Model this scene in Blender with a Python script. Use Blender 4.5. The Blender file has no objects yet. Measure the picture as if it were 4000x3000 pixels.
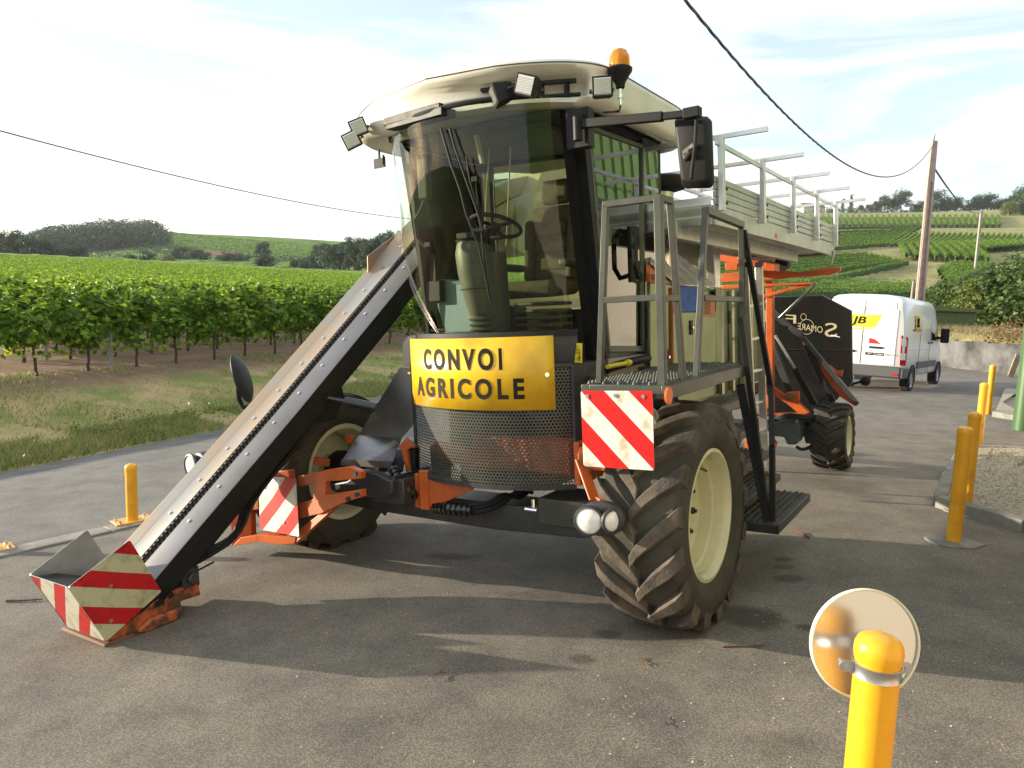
import bpy, bmesh, math, random
import numpy as np
from mathutils import Vector, Matrix, noise
random.seed(7); np.random.seed(7)
sc = bpy.context.scene
COL = sc.collection
# ------------------------------------------------------------------ camera
F_, CX, CY = 2903., 2000., 1500.          # focal length and centre, in pixels of the 4000 px wide photograph
def nrm(v):
    v = np.array(v, float); return v / np.linalg.norm(v)
gdown = nrm([-790, 23500, F_])
Lr = nrm([1917, -337, F_]); T_ = nrm([-4410, -79, F_])
T_ = nrm(T_ - Lr * T_.dot(Lr)); U_ = nrm(np.cross(Lr, T_))
if U_[1] > 0: U_ = -U_
Zw = -gdown; Yw = nrm(np.array([0, 0, 1.]) - Zw * Zw[2]); Xw = np.cross(Yw, Zw)
W = np.array([Xw, Yw, Zw])                 # camera (x right, y down, z forward) -> world
M = np.array([-T_, Lr, U_])                # camera -> machine frame (x to its left side, y rearwards, z up)
CAMZ = 2.0
cam_d = bpy.data.cameras.new('camera'); cam = bpy.data.objects.new('camera', cam_d); COL.objects.link(cam)
cam_d.sensor_width = 36; cam_d.lens = F_ / 4000 * 36; cam_d.clip_end = 5000; cam_d.clip_start = .05
R3 = Matrix(((W @ np.array([1, 0, 0])).tolist(), (W @ np.array([0, -1, 0])).tolist(), (W @ np.array([0, 0, -1])).tolist())).transposed()
cam.matrix_world = Matrix.Translation((0, 0, CAMZ)) @ R3.to_4x4()
sc.camera = cam
# ------------------------------------------------------------------ world and sun
SUN_TO = nrm([-.98, .19, 0]); SUN_EL = math.radians(9.2)
tosun = np.array([SUN_TO[0] * math.cos(SUN_EL), SUN_TO[1] * math.cos(SUN_EL), math.sin(SUN_EL)])
world = bpy.data.worlds.new('World'); sc.world = world; world.use_nodes = True
nt = world.node_tree; nt.nodes.clear()
def N(t, **k):
    n = nt.nodes.new(t)
    for a, b in k.items(): setattr(n, a, b)
    return n
out = N('ShaderNodeOutputWorld'); bg = N('ShaderNodeBackground'); sky = N('ShaderNodeTexSky')
sky.sky_type = 'NISHITA'; sky.sun_disc = False; sky.sun_elevation = SUN_EL
sky.sun_rotation = math.atan2(tosun[0], tosun[1]); sky.air_density = 1.0; sky.dust_density = .6; sky.ozone_density = 2.0
tc = N('ShaderNodeTexCoord'); mp = N('ShaderNodeMapping'); mp.inputs['Scale'].default_value = (1.1, 1.6, 6.0); mp.inputs['Rotation'].default_value = (0, .16, .2)
n1 = N('ShaderNodeTexNoise'); n1.inputs['Scale'].default_value = 2.1; n1.inputs['Detail'].default_value = 7; n1.inputs['Roughness'].default_value = .55; n1.inputs['Distortion'].default_value = .5
rmp = N('ShaderNodeValToRGB'); rmp.color_ramp.elements[0].position = .42; rmp.color_ramp.elements[1].position = .6
rmp.color_ramp.elements[0].color = (.38, .38, .38, 1); rmp.color_ramp.elements[1].color = (1, 1, 1, 1)
mixc = N('ShaderNodeMixRGB'); cloud = N('ShaderNodeRGB'); cloud.outputs[0].default_value = (3.3, 3.36, 3.4, 1)
nt.links.new(tc.outputs['Generated'], mp.inputs['Vector']); nt.links.new(mp.outputs[0], n1.inputs['Vector'])
nt.links.new(n1.outputs['Fac'], rmp.inputs['Fac']); nt.links.new(rmp.outputs[0], mixc.inputs['Fac'])
nt.links.new(sky.outputs[0], mixc.inputs[1]); nt.links.new(cloud.outputs[0], mixc.inputs[2])
nt.links.new(mixc.outputs[0], bg.inputs['Color']); nt.links.new(bg.outputs[0], out.inputs['Surface'])
bg.inputs['Strength'].default_value = .15
sun_d = bpy.data.lights.new('sun', 'SUN'); sun = bpy.data.objects.new('sun', sun_d); COL.objects.link(sun)
sun_d.energy = 4.2; sun_d.angle = math.radians(.6); sun_d.color = (1, .86, .66)
sun.rotation_euler = Vector(tosun.tolist()).to_track_quat('Z', 'Y').to_euler(); sun.location = (-30, 10, 30)
sc.view_settings.view_transform = 'Standard'; sc.view_settings.look = 'None'; sc.view_settings.gamma = 1; sc.view_settings.exposure = 1.38
sc.view_settings.use_curve_mapping = False
sc.cycles.max_bounces = 8; sc.cycles.transparent_max_bounces = 16; sc.cycles.use_denoising = True
# ------------------------------------------------------------------ measuring helpers
CM = np.array([3.19, -4.29, 1.80])         # camera in the machine frame
def ray(u, v): return np.array([(u - CX) / F_, (v - CY) / F_, 1.])
def Q(u, v, X=None, Y=None, Z=None, d=None):
    "a point of the machine (machine frame), sighted at (u, v) on a known plane of the machine"
    r = M @ ray(u, v)
    if d is not None: return CM + r * d
    i, val = (0, X) if X is not None else (1, Y) if Y is not None else (2, Z)
    return CM + r * (val - CM[i]) / r[i]
def WD(u, v, d):
    "world point sighted at depth d"
    p = W @ ray(u, v) * d; return np.array([p[0], p[1], p[2] + CAMZ])
MW = W @ M.T                               # machine -> world rotation
ORG = np.array([0, 0, CAMZ]) - MW @ CM
def m2w(p): return MW @ np.array(p, float) + ORG
# ------------------------------------------------------------------ materials
MATS = {}
def mat(name, col=(.5, .5, .5), rough=.6, metal=0., spec=.5, noise_amt=0., noise_scale=8., col2=None, bump=0., bump_scale=40., trans=0., emis=None, coat=0., detail=6, lo=.38, hi=.66):
    m = bpy.data.materials.new(name); m.use_nodes = True; t = m.node_tree; b = t.nodes['Principled BSDF']
    b.inputs['Base Color'].default_value = (*col, 1); b.inputs['Roughness'].default_value = rough
    b.inputs['Metallic'].default_value = metal; b.inputs['Specular IOR Level'].default_value = spec
    b.inputs['Coat Weight'].default_value = coat
    if trans: b.inputs['Transmission Weight'].default_value = trans
    if emis: b.inputs['Emission Color'].default_value = (*emis[0], 1); b.inputs['Emission Strength'].default_value = emis[1]
    c = t.nodes.new('ShaderNodeTexCoord')
    if noise_amt or col2:
        n = t.nodes.new('ShaderNodeTexNoise'); n.inputs['Scale'].default_value = noise_scale; n.inputs['Detail'].default_value = detail; n.inputs['Roughness'].default_value = .6
        t.links.new(c.outputs['Object'], n.inputs['Vector'])
        r = t.nodes.new('ShaderNodeValToRGB'); r.color_ramp.elements[0].position = lo; r.color_ramp.elements[1].position = hi
        c2 = col2 if col2 else tuple(x * (1 - noise_amt) for x in col)
        r.color_ramp.elements[0].color = (*c2, 1); r.color_ramp.elements[1].color = (*col, 1)
        t.links.new(n.outputs['Fac'], r.inputs['Fac']); t.links.new(r.outputs[0], b.inputs['Base Color'])
        if not metal:
            rr = t.nodes.new('ShaderNodeMapRange'); rr.inputs['To Min'].default_value = min(1, rough + .15); rr.inputs['To Max'].default_value = max(0, rough - .08)
            t.links.new(n.outputs['Fac'], rr.inputs['Value']); t.links.new(rr.outputs[0], b.inputs['Roughness'])
    if bump:
        n2 = t.nodes.new('ShaderNodeTexNoise'); n2.inputs['Scale'].default_value = bump_scale; n2.inputs['Detail'].default_value = 5
        t.links.new(c.outputs['Object'], n2.inputs['Vector'])
        bp = t.nodes.new('ShaderNodeBump'); bp.inputs['Strength'].default_value = bump; bp.inputs['Distance'].default_value = .02
        t.links.new(n2.outputs['Fac'], bp.inputs['Height']); t.links.new(bp.outputs[0], b.inputs['Normal'])
    MATS[name] = m; return m
def glass_mat(name, tint=(.8, .85, .72), ior=1.5, refl=1.0, rough=0.0):
    m = bpy.data.materials.new(name); m.use_nodes = True; t = m.node_tree; t.nodes.clear()
    o = t.nodes.new('ShaderNodeOutputMaterial'); mx = t.nodes.new('ShaderNodeMixShader'); tr = t.nodes.new('ShaderNodeBsdfTransparent'); gl = t.nodes.new('ShaderNodeBsdfGlossy')
    fr = t.nodes.new('ShaderNodeFresnel'); fr.inputs['IOR'].default_value = ior
    mul = t.nodes.new('ShaderNodeMath'); mul.operation = 'MULTIPLY'; mul.inputs[1].default_value = refl; mul.use_clamp = True
    tr.inputs['Color'].default_value = (*tint, 1); gl.inputs['Roughness'].default_value = rough
    t.links.new(fr.outputs[0], mul.inputs[0]); t.links.new(mul.outputs[0], mx.inputs[0]); t.links.new(tr.outputs[0], mx.inputs[1]); t.links.new(gl.outputs[0], mx.inputs[2]); t.links.new(mx.outputs[0], o.inputs[0])
    MATS[name] = m; return m
def leaf_mat(name, ca, cb, cc, pos=(.0, .55, 1.), transl=.35, rough=.5):
    m = bpy.data.materials.new(name); m.use_nodes = True; t = m.node_tree; b = t.nodes['Principled BSDF']; o = t.nodes['Material Output']
    g = t.nodes.new('ShaderNodeNewGeometry'); r = t.nodes.new('ShaderNodeValToRGB'); r.color_ramp.elements[0].color = (*ca, 1); r.color_ramp.elements[1].color = (*cc, 1)
    r.color_ramp.elements[0].position = pos[0]; r.color_ramp.elements[1].position = pos[2]
    e = r.color_ramp.elements.new(pos[1]); e.color = (*cb, 1)
    t.links.new(g.outputs['Random Per Island'], r.inputs['Fac'])
    t.links.new(r.outputs[0], b.inputs['Base Color']); b.inputs['Roughness'].default_value = rough; b.inputs['Specular IOR Level'].default_value = .35
    tl = t.nodes.new('ShaderNodeBsdfTranslucent'); hs = t.nodes.new('ShaderNodeHueSaturation'); hs.inputs['Value'].default_value = 1.5; hs.inputs['Hue'].default_value = .485
    t.links.new(r.outputs[0], hs.inputs['Color']); t.links.new(hs.outputs[0], tl.inputs['Color'])
    mx = t.nodes.new('ShaderNodeMixShader'); mx.inputs[0].default_value = transl
    t.links.new(b.outputs[0], mx.inputs[1]); t.links.new(tl.outputs[0], mx.inputs[2]); t.links.new(mx.outputs[0], o.inputs[0])
    MATS[name] = m; return m
def stripe_mat(name, ca, cb, period=.68, phase=.34, duty=.5, rough=.35):
    "diagonal stripes read from the UV map of the plate (u+v); ca where the fraction is past the duty"
    m = bpy.data.materials.new(name); m.use_nodes = True; t = m.node_tree; b = t.nodes['Principled BSDF']
    uv = t.nodes.new('ShaderNodeUVMap'); sx = t.nodes.new('ShaderNodeSeparateXYZ'); t.links.new(uv.outputs[0], sx.inputs[0])
    def mth(op, a, bb, v=None):
        n = t.nodes.new('ShaderNodeMath'); n.operation = op
        for i, q in enumerate((a, bb)):
            if q is None: continue
            if isinstance(q, (int, float)): n.inputs[i].default_value = q
            else: t.links.new(q, n.inputs[i])
        return n.outputs[0]
    s = mth('ADD', sx.outputs[0], sx.outputs[1]); s = mth('SUBTRACT', s, phase); s = mth('DIVIDE', s, period); s = mth('SUBTRACT', s, mth('FLOOR', s, None)); k = mth('LESS_THAN', s, duty)
    nz = t.nodes.new('ShaderNodeTexNoise'); nz.inputs['Scale'].default_value = 14; nz.inputs['Detail'].default_value = 8; tc2 = t.nodes.new('ShaderNodeTexCoord'); t.links.new(tc2.outputs['Object'], nz.inputs['Vector'])
    mx = t.nodes.new('ShaderNodeMixRGB'); mx.inputs[1].default_value = (*cb, 1); mx.inputs[2].default_value = (*ca, 1); t.links.new(k, mx.inputs[0])
    dr = t.nodes.new('ShaderNodeValToRGB'); dr.color_ramp.elements[0].position = .3; dr.color_ramp.elements[0].color = (.62, .58, .48, 1); dr.color_ramp.elements[1].position = .5
    m2 = t.nodes.new('ShaderNodeMixRGB'); m2.blend_type = 'MULTIPLY'; m2.inputs[0].default_value = 1; t.links.new(nz.outputs[0], dr.inputs[0]); t.links.new(mx.outputs[0], m2.inputs[1]); t.links.new(dr.outputs[0], m2.inputs[2])
    t.links.new(m2.outputs[0], b.inputs['Base Color']); b.inputs['Roughness'].default_value = rough
    MATS[name] = m; return m
mat('cream', (.7, .67, .56), .32, noise_amt=.16, noise_scale=3, coat=.3)
mat('orange', (.58, .115, .02), .42, noise_amt=.3, noise_scale=5, coat=.15)
mat('orange_worn', (.55, .12, .03), .55, col2=(.1, .05, .035), noise_scale=11, lo=.42, hi=.56)
mat('lamp_white', (.8, .8, .78), .25, metal=.4)
mat('black', (.016, .016, .017), .5, spec=.25, noise_amt=.3, noise_scale=9)
mat('black_gloss', (.012, .012, .013), .18, coat=.4)
mat('dark_steel', (.07, .072, .075), .42, metal=.4, noise_amt=.35, noise_scale=7)
mat('grey_paint', (.1, .105, .09), .38, metal=.45, noise_amt=.25, noise_scale=6)
mat('rail_grey', (.085, .09, .075), .4, metal=.3, noise_amt=.25, noise_scale=9)
mat('steel_sheet', (.42, .42, .42), .3, metal=.9, noise_amt=.3, noise_scale=4)
mat('conveyor_sheet', (.36, .35, .33), .45, metal=.5, col2=(.42, .33, .24), noise_scale=2.4, lo=.44, hi=.56)
mat('conveyor_grey', (.2, .2, .21), .42, metal=.6, col2=(.16, .15, .13), noise_scale=2.0, lo=.34, hi=.6)
mat('hood_sheet', (.62, .56, .45), .5, metal=.2, col2=(.48, .4, .28), noise_scale=2.1)
mat('aluminium', (.72, .72, .7), .28, metal=.85, noise_amt=.15, noise_scale=8)
mat('alu_board', (.42, .44, .38), .36, metal=.75, noise_amt=.22, noise_scale=5)
mat('galvanised', (.6, .62, .64), .32, metal=.9, noise_amt=.2, noise_scale=12)
mat('green_panel', (.17, .22, .09), .3, metal=.8, noise_amt=.3, noise_scale=2.5)
mat('blue_panel', (.02, .12, .55), .5, spec=.2, noise_amt=.2)
mat('stainless', (.62, .6, .5), .2, metal=.95, noise_amt=.15, noise_scale=3)
mat('rubber', (.055, .045, .036), .82, col2=(.03, .027, .024), noise_scale=5, bump=.3, bump_scale=60)
mat('rubber_dusty', (.15, .12, .09), .88, col2=(.055, .048, .04), noise_scale=6, bump=.3, bump_scale=60)
mat('rubber_side', (.075, .07, .045), .8, col2=(.04, .038, .03), noise_scale=4, bump=.2)
mat('rim_cream', (.68, .66, .42), .35, noise_amt=.1, noise_scale=6, coat=.2)
mat('rust', (.2, .1, .05), .8)
mat('yellow_sign', (.8, .5, .02), .3, col2=(.62, .33, .015), noise_scale=3.5, lo=.3, hi=.55)
mat('print_black', (.016, .015, .013), .6, spec=.15)
mat('sticker_yellow', (.75, .6, .03), .4)
mat('lens_clear', (.8, .8, .78), .08, metal=.6)
mat('lens_orange', (.9, .35, .02), .15, coat=.4)
mat('reflector_orange', (.75, .14, .02), .3)
mat('chrome', (.8, .8, .8), .12, metal=1)
mat('seat_fabric', (.085, .078, .05), .85, noise_amt=.3, noise_scale=14)
mat('cab_plastic', (.1, .11, .085), .5, noise_amt=.15)
mat('cab_plastic_dark', (.035, .045, .038), .5)
mat('blue_plastic', (.16, .27, .3), .4, noise_amt=.15)
mat('interior_light', (.4, .4, .33), .7)
mat('beacon_amber', (.95, .38, .01), .1, trans=.6)
mat('bollard_yellow', (.86, .42, .012), .36, col2=(.68, .3, .012), noise_scale=4, lo=.3, hi=.55, coat=.25)
mat('white_plastic', (.62, .6, .54), .3, noise_amt=.05)
mat('concrete', (.3, .29, .26), .85, noise_amt=.35, noise_scale=4, bump=.3, bump_scale=50)
mat('concrete_wall', (.15, .15, .15), .85, col2=(.035, .037, .04), noise_scale=1.1, bump=.2, lo=.35, hi=.62)
mat('kerb', (.27, .265, .24), .85, noise_amt=.35, noise_scale=6, bump=.3)
mat('van_white', (.82, .82, .8), .22, coat=.5)
mat('van_grey', (.09, .09, .09), .55)
mat('van_glass', (.01, .012, .014), .05, coat=.3)
mat('red_lamp', (.5, .01, .012), .15, coat=.5)
mat('white_print', (.8, .8, .78), .5)
mat('pole_concrete', (.46, .34, .29), .8, noise_amt=.2, noise_scale=3)
mat('pole_grey', (.34, .32, .27), .85, noise_amt=.2)
mat('cable', (.03, .04, .08), .5)
mat('bark', (.085, .055, .04), .9, noise_amt=.4, noise_scale=12)
mat('vine_bark', (.1, .065, .05), .9, noise_amt=.4, noise_scale=20)
mat('post_metal', (.3, .3, .28), .6, metal=.4)
mat('green_cladding', (.12, .21, .08), .45, noise_amt=.12)
mat('hut_green', (.13, .16, .06), .6, noise_amt=.25)
mat('plaster', (.48, .44, .37), .85, noise_amt=.12, noise_scale=1.2)
mat('roof_tile', (.3, .15, .1), .9, noise_amt=.3)
mat('house_wall', (.6, .5, .38), .85)
mat('white_wall', (.75, .75, .73), .8)
mat('twig', (.13, .055, .035), .9)
mat('wood', (.35, .27, .18), .8, noise_amt=.3)
mat('red_print', (.55, .02, .02), .4)
stripe_mat('stripe_plate', (.62, .012, .012), (.72, .7, .62), .68, .32, .5)
stripe_mat('stripe_plate_b', (.5, .01, .014), (.58, .56, .38), .68, .62, .55)
glass_mat('windscreen', (.77, .82, .67), 1.5, 1.0)
glass_mat('door_glass', (.75, .78, .66), 1.52, 2.4)
leaf_mat('vine_leaf', (.055, .125, .012), (.12, .235, .02), (.33, .43, .04), transl=.42)
leaf_mat('vine_far', (.06, .13, .014), (.11, .22, .02), (.24, .34, .035), transl=.3)
leaf_mat('tree_leaf', (.035, .065, .016), (.06, .105, .025), (.11, .16, .04), transl=.25)
leaf_mat('tree_leaf_yellow', (.07, .11, .02), (.12, .16, .03), (.22, .24, .05), transl=.3)
leaf_mat('wood_leaf', (.025, .055, .025), (.04, .075, .03), (.065, .11, .04), transl=.2)
leaf_mat('grass_blade', (.13, .2, .045), (.25, .29, .09), (.46, .4, .19), transl=.3)
leaf_mat('dry_blade', (.2, .19, .09), (.3, .25, .14), (.36, .26, .15), transl=.3)
# ------------------------------------------------------------------ mesh builder
class MB:
    def __init__(s): s.v = []; s.f = []; s.m = []; s.uv = {}; s.cm = 0
    def add(s, vs, fs):
        o = len(s.v); s.v += [tuple(float(c) for c in p) for p in vs]
        for f in fs: s.f.append(tuple(o + i for i in f)); s.m.append(s.cm)
        return s
    def box(s, c, size, R=None):
        x, y, z = [q / 2 for q in size]; P = np.array([(a * x, b * y, d * z) for a in (-1, 1) for b in (-1, 1) for d in (-1, 1)])
        if R is not None: P = P @ np.array(R).T
        return s.add(P + np.array(c), [(0, 1, 3, 2), (4, 6, 7, 5), (0, 4, 5, 1), (2, 3, 7, 6), (0, 2, 6, 4), (1, 5, 7, 3)])
    def bb(s, a, b):
        a = np.array(a, float); b = np.array(b, float); return s.box((a + b) / 2, np.abs(b - a))
    def beam(s, p, q, w=.04, h=None, up=(0, 0, 1)):
        h = w if h is None else h; p = np.array(p, float); q = np.array(q, float); d = q - p; L = np.linalg.norm(d); d = d / L
        u = np.array(up, float)
        if abs(d.dot(nrm(u))) > .97: u = np.array([1., 0, 0]) if abs(d[0]) < .9 else np.array([0, 1., 0])
        a = nrm(np.cross(u, d)); b = np.cross(d, a)
        return s.box((p + q) / 2, (L, w, h), np.array([d, a, b]).T)
    def cyl(s, p, q, r, n=16, r2=None, cap=True):
        p = np.array(p, float); q = np.array(q, float); d = nrm(q - p); u = np.array([0, 0, 1.]) if abs(d[2]) < .9 else np.array([1., 0, 0])
        a = nrm(np.cross(u, d)); b = np.cross(d, a); r2 = r if r2 is None else r2
        A = [p + r * (math.cos(t) * a + math.sin(t) * b) for t in np.linspace(0, 2 * math.pi, n, endpoint=False)]
        B = [q + r2 * (math.cos(t) * a + math.sin(t) * b) for t in np.linspace(0, 2 * math.pi, n, endpoint=False)]
        fs = [(i, (i + 1) % n, n + (i + 1) % n, n + i) for i in range(n)]
        if cap: fs += [tuple(range(n))[::-1], tuple(range(n, 2 * n))]
        return s.add(A + B, fs)
    def tube(s, pts, r, n=8, cap=True):
        P = [np.array(p, float) for p in pts]; rs = r if isinstance(r, (list, tuple)) else [r] * len(P); vs = []; a = None
        for i, p in enumerate(P):
            d = nrm(P[min(i + 1, len(P) - 1)] - P[max(i - 1, 0)])
            if a is None:
                u = np.array([0, 0, 1.]) if abs(d[2]) < .9 else np.array([1., 0, 0]); a = nrm(np.cross(u, d))
            a = nrm(a - d * a.dot(d)); b = np.cross(d, a)
            vs += [p + rs[i] * (math.cos(t) * a + math.sin(t) * b) for t in np.linspace(0, 2 * math.pi, n, endpoint=False)]
        fs = [(k * n + i, k * n + (i + 1) % n, (k + 1) * n + (i + 1) % n, (k + 1) * n + i) for k in range(len(P) - 1) for i in range(n)]
        if cap: fs += [tuple(range(n))[::-1], tuple((len(P) - 1) * n + i for i in range(n))]
        return s.add(vs, fs)
    def lathe(s, prof, c=(0, 0, 0), axis=(0, 0, 1), n=32, cap=False):
        "prof: (radius, height along axis)"
        ax = nrm(axis); u = np.array([0, 0, 1.]) if abs(ax[2]) < .9 else np.array([1., 0, 0]); a = nrm(np.cross(u, ax)); b = np.cross(ax, a); c = np.array(c, float)
        vs = [c + ax * h + r * (math.cos(t) * a + math.sin(t) * b) for r, h in prof for t in np.linspace(0, 2 * math.pi, n, endpoint=False)]
        fs = [(k * n + i, k * n + (i + 1) % n, (k + 1) * n + (i + 1) % n, (k + 1) * n + i) for k in range(len(prof) - 1) for i in range(n)]
        if cap: fs += [tuple(range(n))[::-1], tuple((len(prof) - 1) * n + i for i in range(n))]
        return s.add(vs, fs)
    def prism(s, poly, vec):
        P = [np.array(p, float) for p in poly]; v = np.array(vec, float); n = len(P)
        return s.add(P + [p + v for p in P], [tuple(range(n))[::-1], tuple(range(n, 2 * n))] + [(i, (i + 1) % n, n + (i + 1) % n, n + i) for i in range(n)])
    def sphere(s, c, r, n=16, k=10, sc_=(1, 1, 1)):
        vs = [(c[0] + r * sc_[0] * math.sin(a) * math.cos(t), c[1] + r * sc_[1] * math.sin(a) * math.sin(t), c[2] + r * sc_[2] * math.cos(a)) for a in np.linspace(.001, math.pi - .001, k) for t in np.linspace(0, 2 * math.pi, n, endpoint=False)]
        return s.add(vs, [(j * n + i, (j + 1) * n + i, (j + 1) * n + (i + 1) % n, j * n + (i + 1) % n) for j in range(k - 1) for i in range(n)])
    def mesh(s, name, mats, smooth=True, angle=35):
        me = bpy.data.meshes.new(name); me.from_pydata(s.v, [], s.f)
        for mm in (mats if isinstance(mats, (list, tuple)) else [mats]): me.materials.append(MATS[mm] if isinstance(mm, str) else mm)
        if any(s.m): me.polygons.foreach_set('material_index', s.m)
        if s.uv:
            l = me.uv_layers.new(name='UVMap')
            for p in me.polygons:
                if p.index in s.uv:
                    for li, c in zip(p.loop_indices, s.uv[p.index]): l.data[li].uv = c
        me.validate(); me.update()
        bmx = bmesh.new(); bmx.from_mesh(me); bmesh.ops.recalc_face_normals(bmx, faces=bmx.faces); bmx.to_mesh(me); bmx.free()
        if smooth:
            me.polygons.foreach_set('use_smooth', [True] * len(me.polygons)); me.set_sharp_from_angle(angle=math.radians(angle))
        return me
def obj(name, me, parent=None, loc=None, rot=None, label=None, cat=None, group=None, kind=None):
    o = bpy.data.objects.new(name, me); COL.objects.link(o)
    if parent: o.parent = parent
    if loc is not None: o.location = [float(c) for c in loc]
    if rot is not None: o.rotation_euler = rot
    for k, v in (('label', label), ('category', cat), ('group', group), ('kind', kind)):
        if v: o[k] = v
    return o
def part(name, mb, mats, parent, bevel=0, kind=None, label=None, smooth=True, angle=35):
    o = obj(name, mb.mesh(name, mats, smooth, angle), parent, kind=kind, label=label)
    if bevel:
        b = o.modifiers.new('bevel', 'BEVEL'); b.width = bevel; b.segments = 2; b.limit_method = 'ANGLE'; b.angle_limit = math.radians(40)
    return o
def thing(name, loc, label, cat, group=None, rot=None): return obj(name, None, None, loc, rot, label, cat, group)
def fast_mesh(name, verts, faces, mats):
    "verts (n,3) array, faces (m,k) array"
    me = bpy.data.meshes.new(name); k = faces.shape[1]
    me.vertices.add(len(verts)); me.vertices.foreach_set('co', verts.astype(np.float32).ravel())
    me.loops.add(faces.size); me.loops.foreach_set('vertex_index', faces.astype(np.int32).ravel())
    me.polygons.add(len(faces)); me.polygons.foreach_set('loop_start', np.arange(0, faces.size, k, dtype=np.int32)); me.polygons.foreach_set('loop_total', np.full(len(faces), k, dtype=np.int32))
    for mm in (mats if isinstance(mats, (list, tuple)) else [mats]): me.materials.append(MATS[mm])
    me.update(calc_edges=True); return me
def leaves(P, size, up=.35, aspect=.8, rng=None, out=None):
    "leaf quads (folded rhombs) round the points P; size scalar or array; out: preferred outward normals"
    rng = rng or np.random; n = len(P); Nn = rng.normal(size=(n, 3)); Nn[:, 2] = np.abs(Nn[:, 2]) + up
    if out is not None: Nn = Nn * .55 + out
    Nn /= np.linalg.norm(Nn, axis=1)[:, None]
    A = np.cross(Nn, rng.normal(size=(n, 3))); A /= np.linalg.norm(A, axis=1)[:, None]; B = np.cross(Nn, A)
    s = (np.asarray(size) * rng.uniform(.65, 1.25, n))[:, None]
    v = np.stack([P - A * s * .5, P + B * s * .42 * aspect + Nn * s * .12 - A * s * .08, P + A * s * .5, P - B * s * .42 * aspect + Nn * s * .12 - A * s * .08], 1).reshape(-1, 3)
    return v, np.arange(4 * n).reshape(n, 4)
def copy_tree(o, parent=None):
    c = o.copy(); COL.objects.link(c)
    if parent is not None: c.parent = parent
    for ch in list(o.children): copy_tree(ch, c)
    return c
def text_mesh(txt, size=1, bold=0., squeeze=1., space=1.0):
    cu = bpy.data.curves.new('txt', 'FONT'); cu.body = txt; cu.size = size; cu.offset = bold; cu.align_x = 'CENTER'; cu.align_y = 'CENTER'; cu.space_character = space; cu.resolution_u = 6
    o = bpy.data.objects.new('txt', cu); COL.objects.link(o)
    dg = bpy.context.evaluated_depsgraph_get(); me = bpy.data.meshes.new_from_object(o.evaluated_get(dg))
    V = [(v.co.x * squeeze, v.co.y) for v in me.vertices]; Fc = [tuple(p.vertices) for p in me.polygons]
    bpy.data.objects.remove(o); bpy.data.meshes.remove(me); return V, Fc
# tread plate: raised bars as relief on sheet
def tread(name, col, sc_=1.):
    m = bpy.data.materials.new(name); m.use_nodes = True; t = m.node_tree; b = t.nodes['Principled BSDF']; b.inputs['Base Color'].default_value = (*col, 1); b.inputs['Metallic'].default_value = .85; b.inputs['Roughness'].default_value = .32
    c = t.nodes.new('ShaderNodeTexCoord'); mp = t.nodes.new('ShaderNodeMapping'); mp.inputs['Rotation'].default_value = (.3, .2, .785); mp.inputs['Scale'].default_value = (22 * sc_,) * 3; t.links.new(c.outputs['Object'], mp.inputs[0])
    ck = t.nodes.new('ShaderNodeTexChecker'); ck.inputs['Scale'].default_value = 1; t.links.new(mp.outputs[0], ck.inputs[0])
    w1 = t.nodes.new('ShaderNodeTexWave'); w1.inputs['Scale'].default_value = 1.2; w1.bands_direction = 'Y'; t.links.new(mp.outputs[0], w1.inputs[0]); w2 = t.nodes.new('ShaderNodeTexWave'); w2.inputs['Scale'].default_value = 1.2; w2.bands_direction = 'Z'; t.links.new(mp.outputs[0], w2.inputs[0])
    mx = t.nodes.new('ShaderNodeMixRGB'); t.links.new(ck.outputs['Fac'], mx.inputs[0]); t.links.new(w1.outputs['Fac'], mx.inputs[1]); t.links.new(w2.outputs['Fac'], mx.inputs[2])
    bp = t.nodes.new('ShaderNodeBump'); bp.inputs['Strength'].default_value = .9; bp.inputs['Distance'].default_value = .01; t.links.new(mx.outputs[0], bp.inputs['Height']); t.links.new(bp.outputs[0], b.inputs['Normal'])
    MATS[name] = m
tread('tread_plate', (.62, .62, .56)); tread('tread_plate_dark', (.34, .32, .3)); tread('tread_plate_gold', (.6, .54, .34))
mat('blue_grey', (.05, .07, .08), .5)
mat('lens_front', (.85, .85, .83), .12, spec=.8, coat=.6)
mat('gravel', (.5, .46, .33), .95, col2=(.25, .22, .16), noise_scale=30, bump=.6, bump_scale=60)
mat('litter', (.42, .37, .22), .8)
mat('pole_slot', (.2, .13, .14), .9)
mat('green_panel_paint', (.05, .12, .04), .4)
mat('row_green', (.22, .33, .04), .9, col2=(.1, .18, .022), noise_scale=.9, lo=.4, hi=.6)
mat('disc_white', (.5, .5, .48), .22, metal=.75, spec=.6); mat('disc_rim', (.72, .7, .5), .3)
leaf_mat('bramble_leaf', (.2, .09, .035), (.24, .15, .06), (.12, .15, .05))
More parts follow.
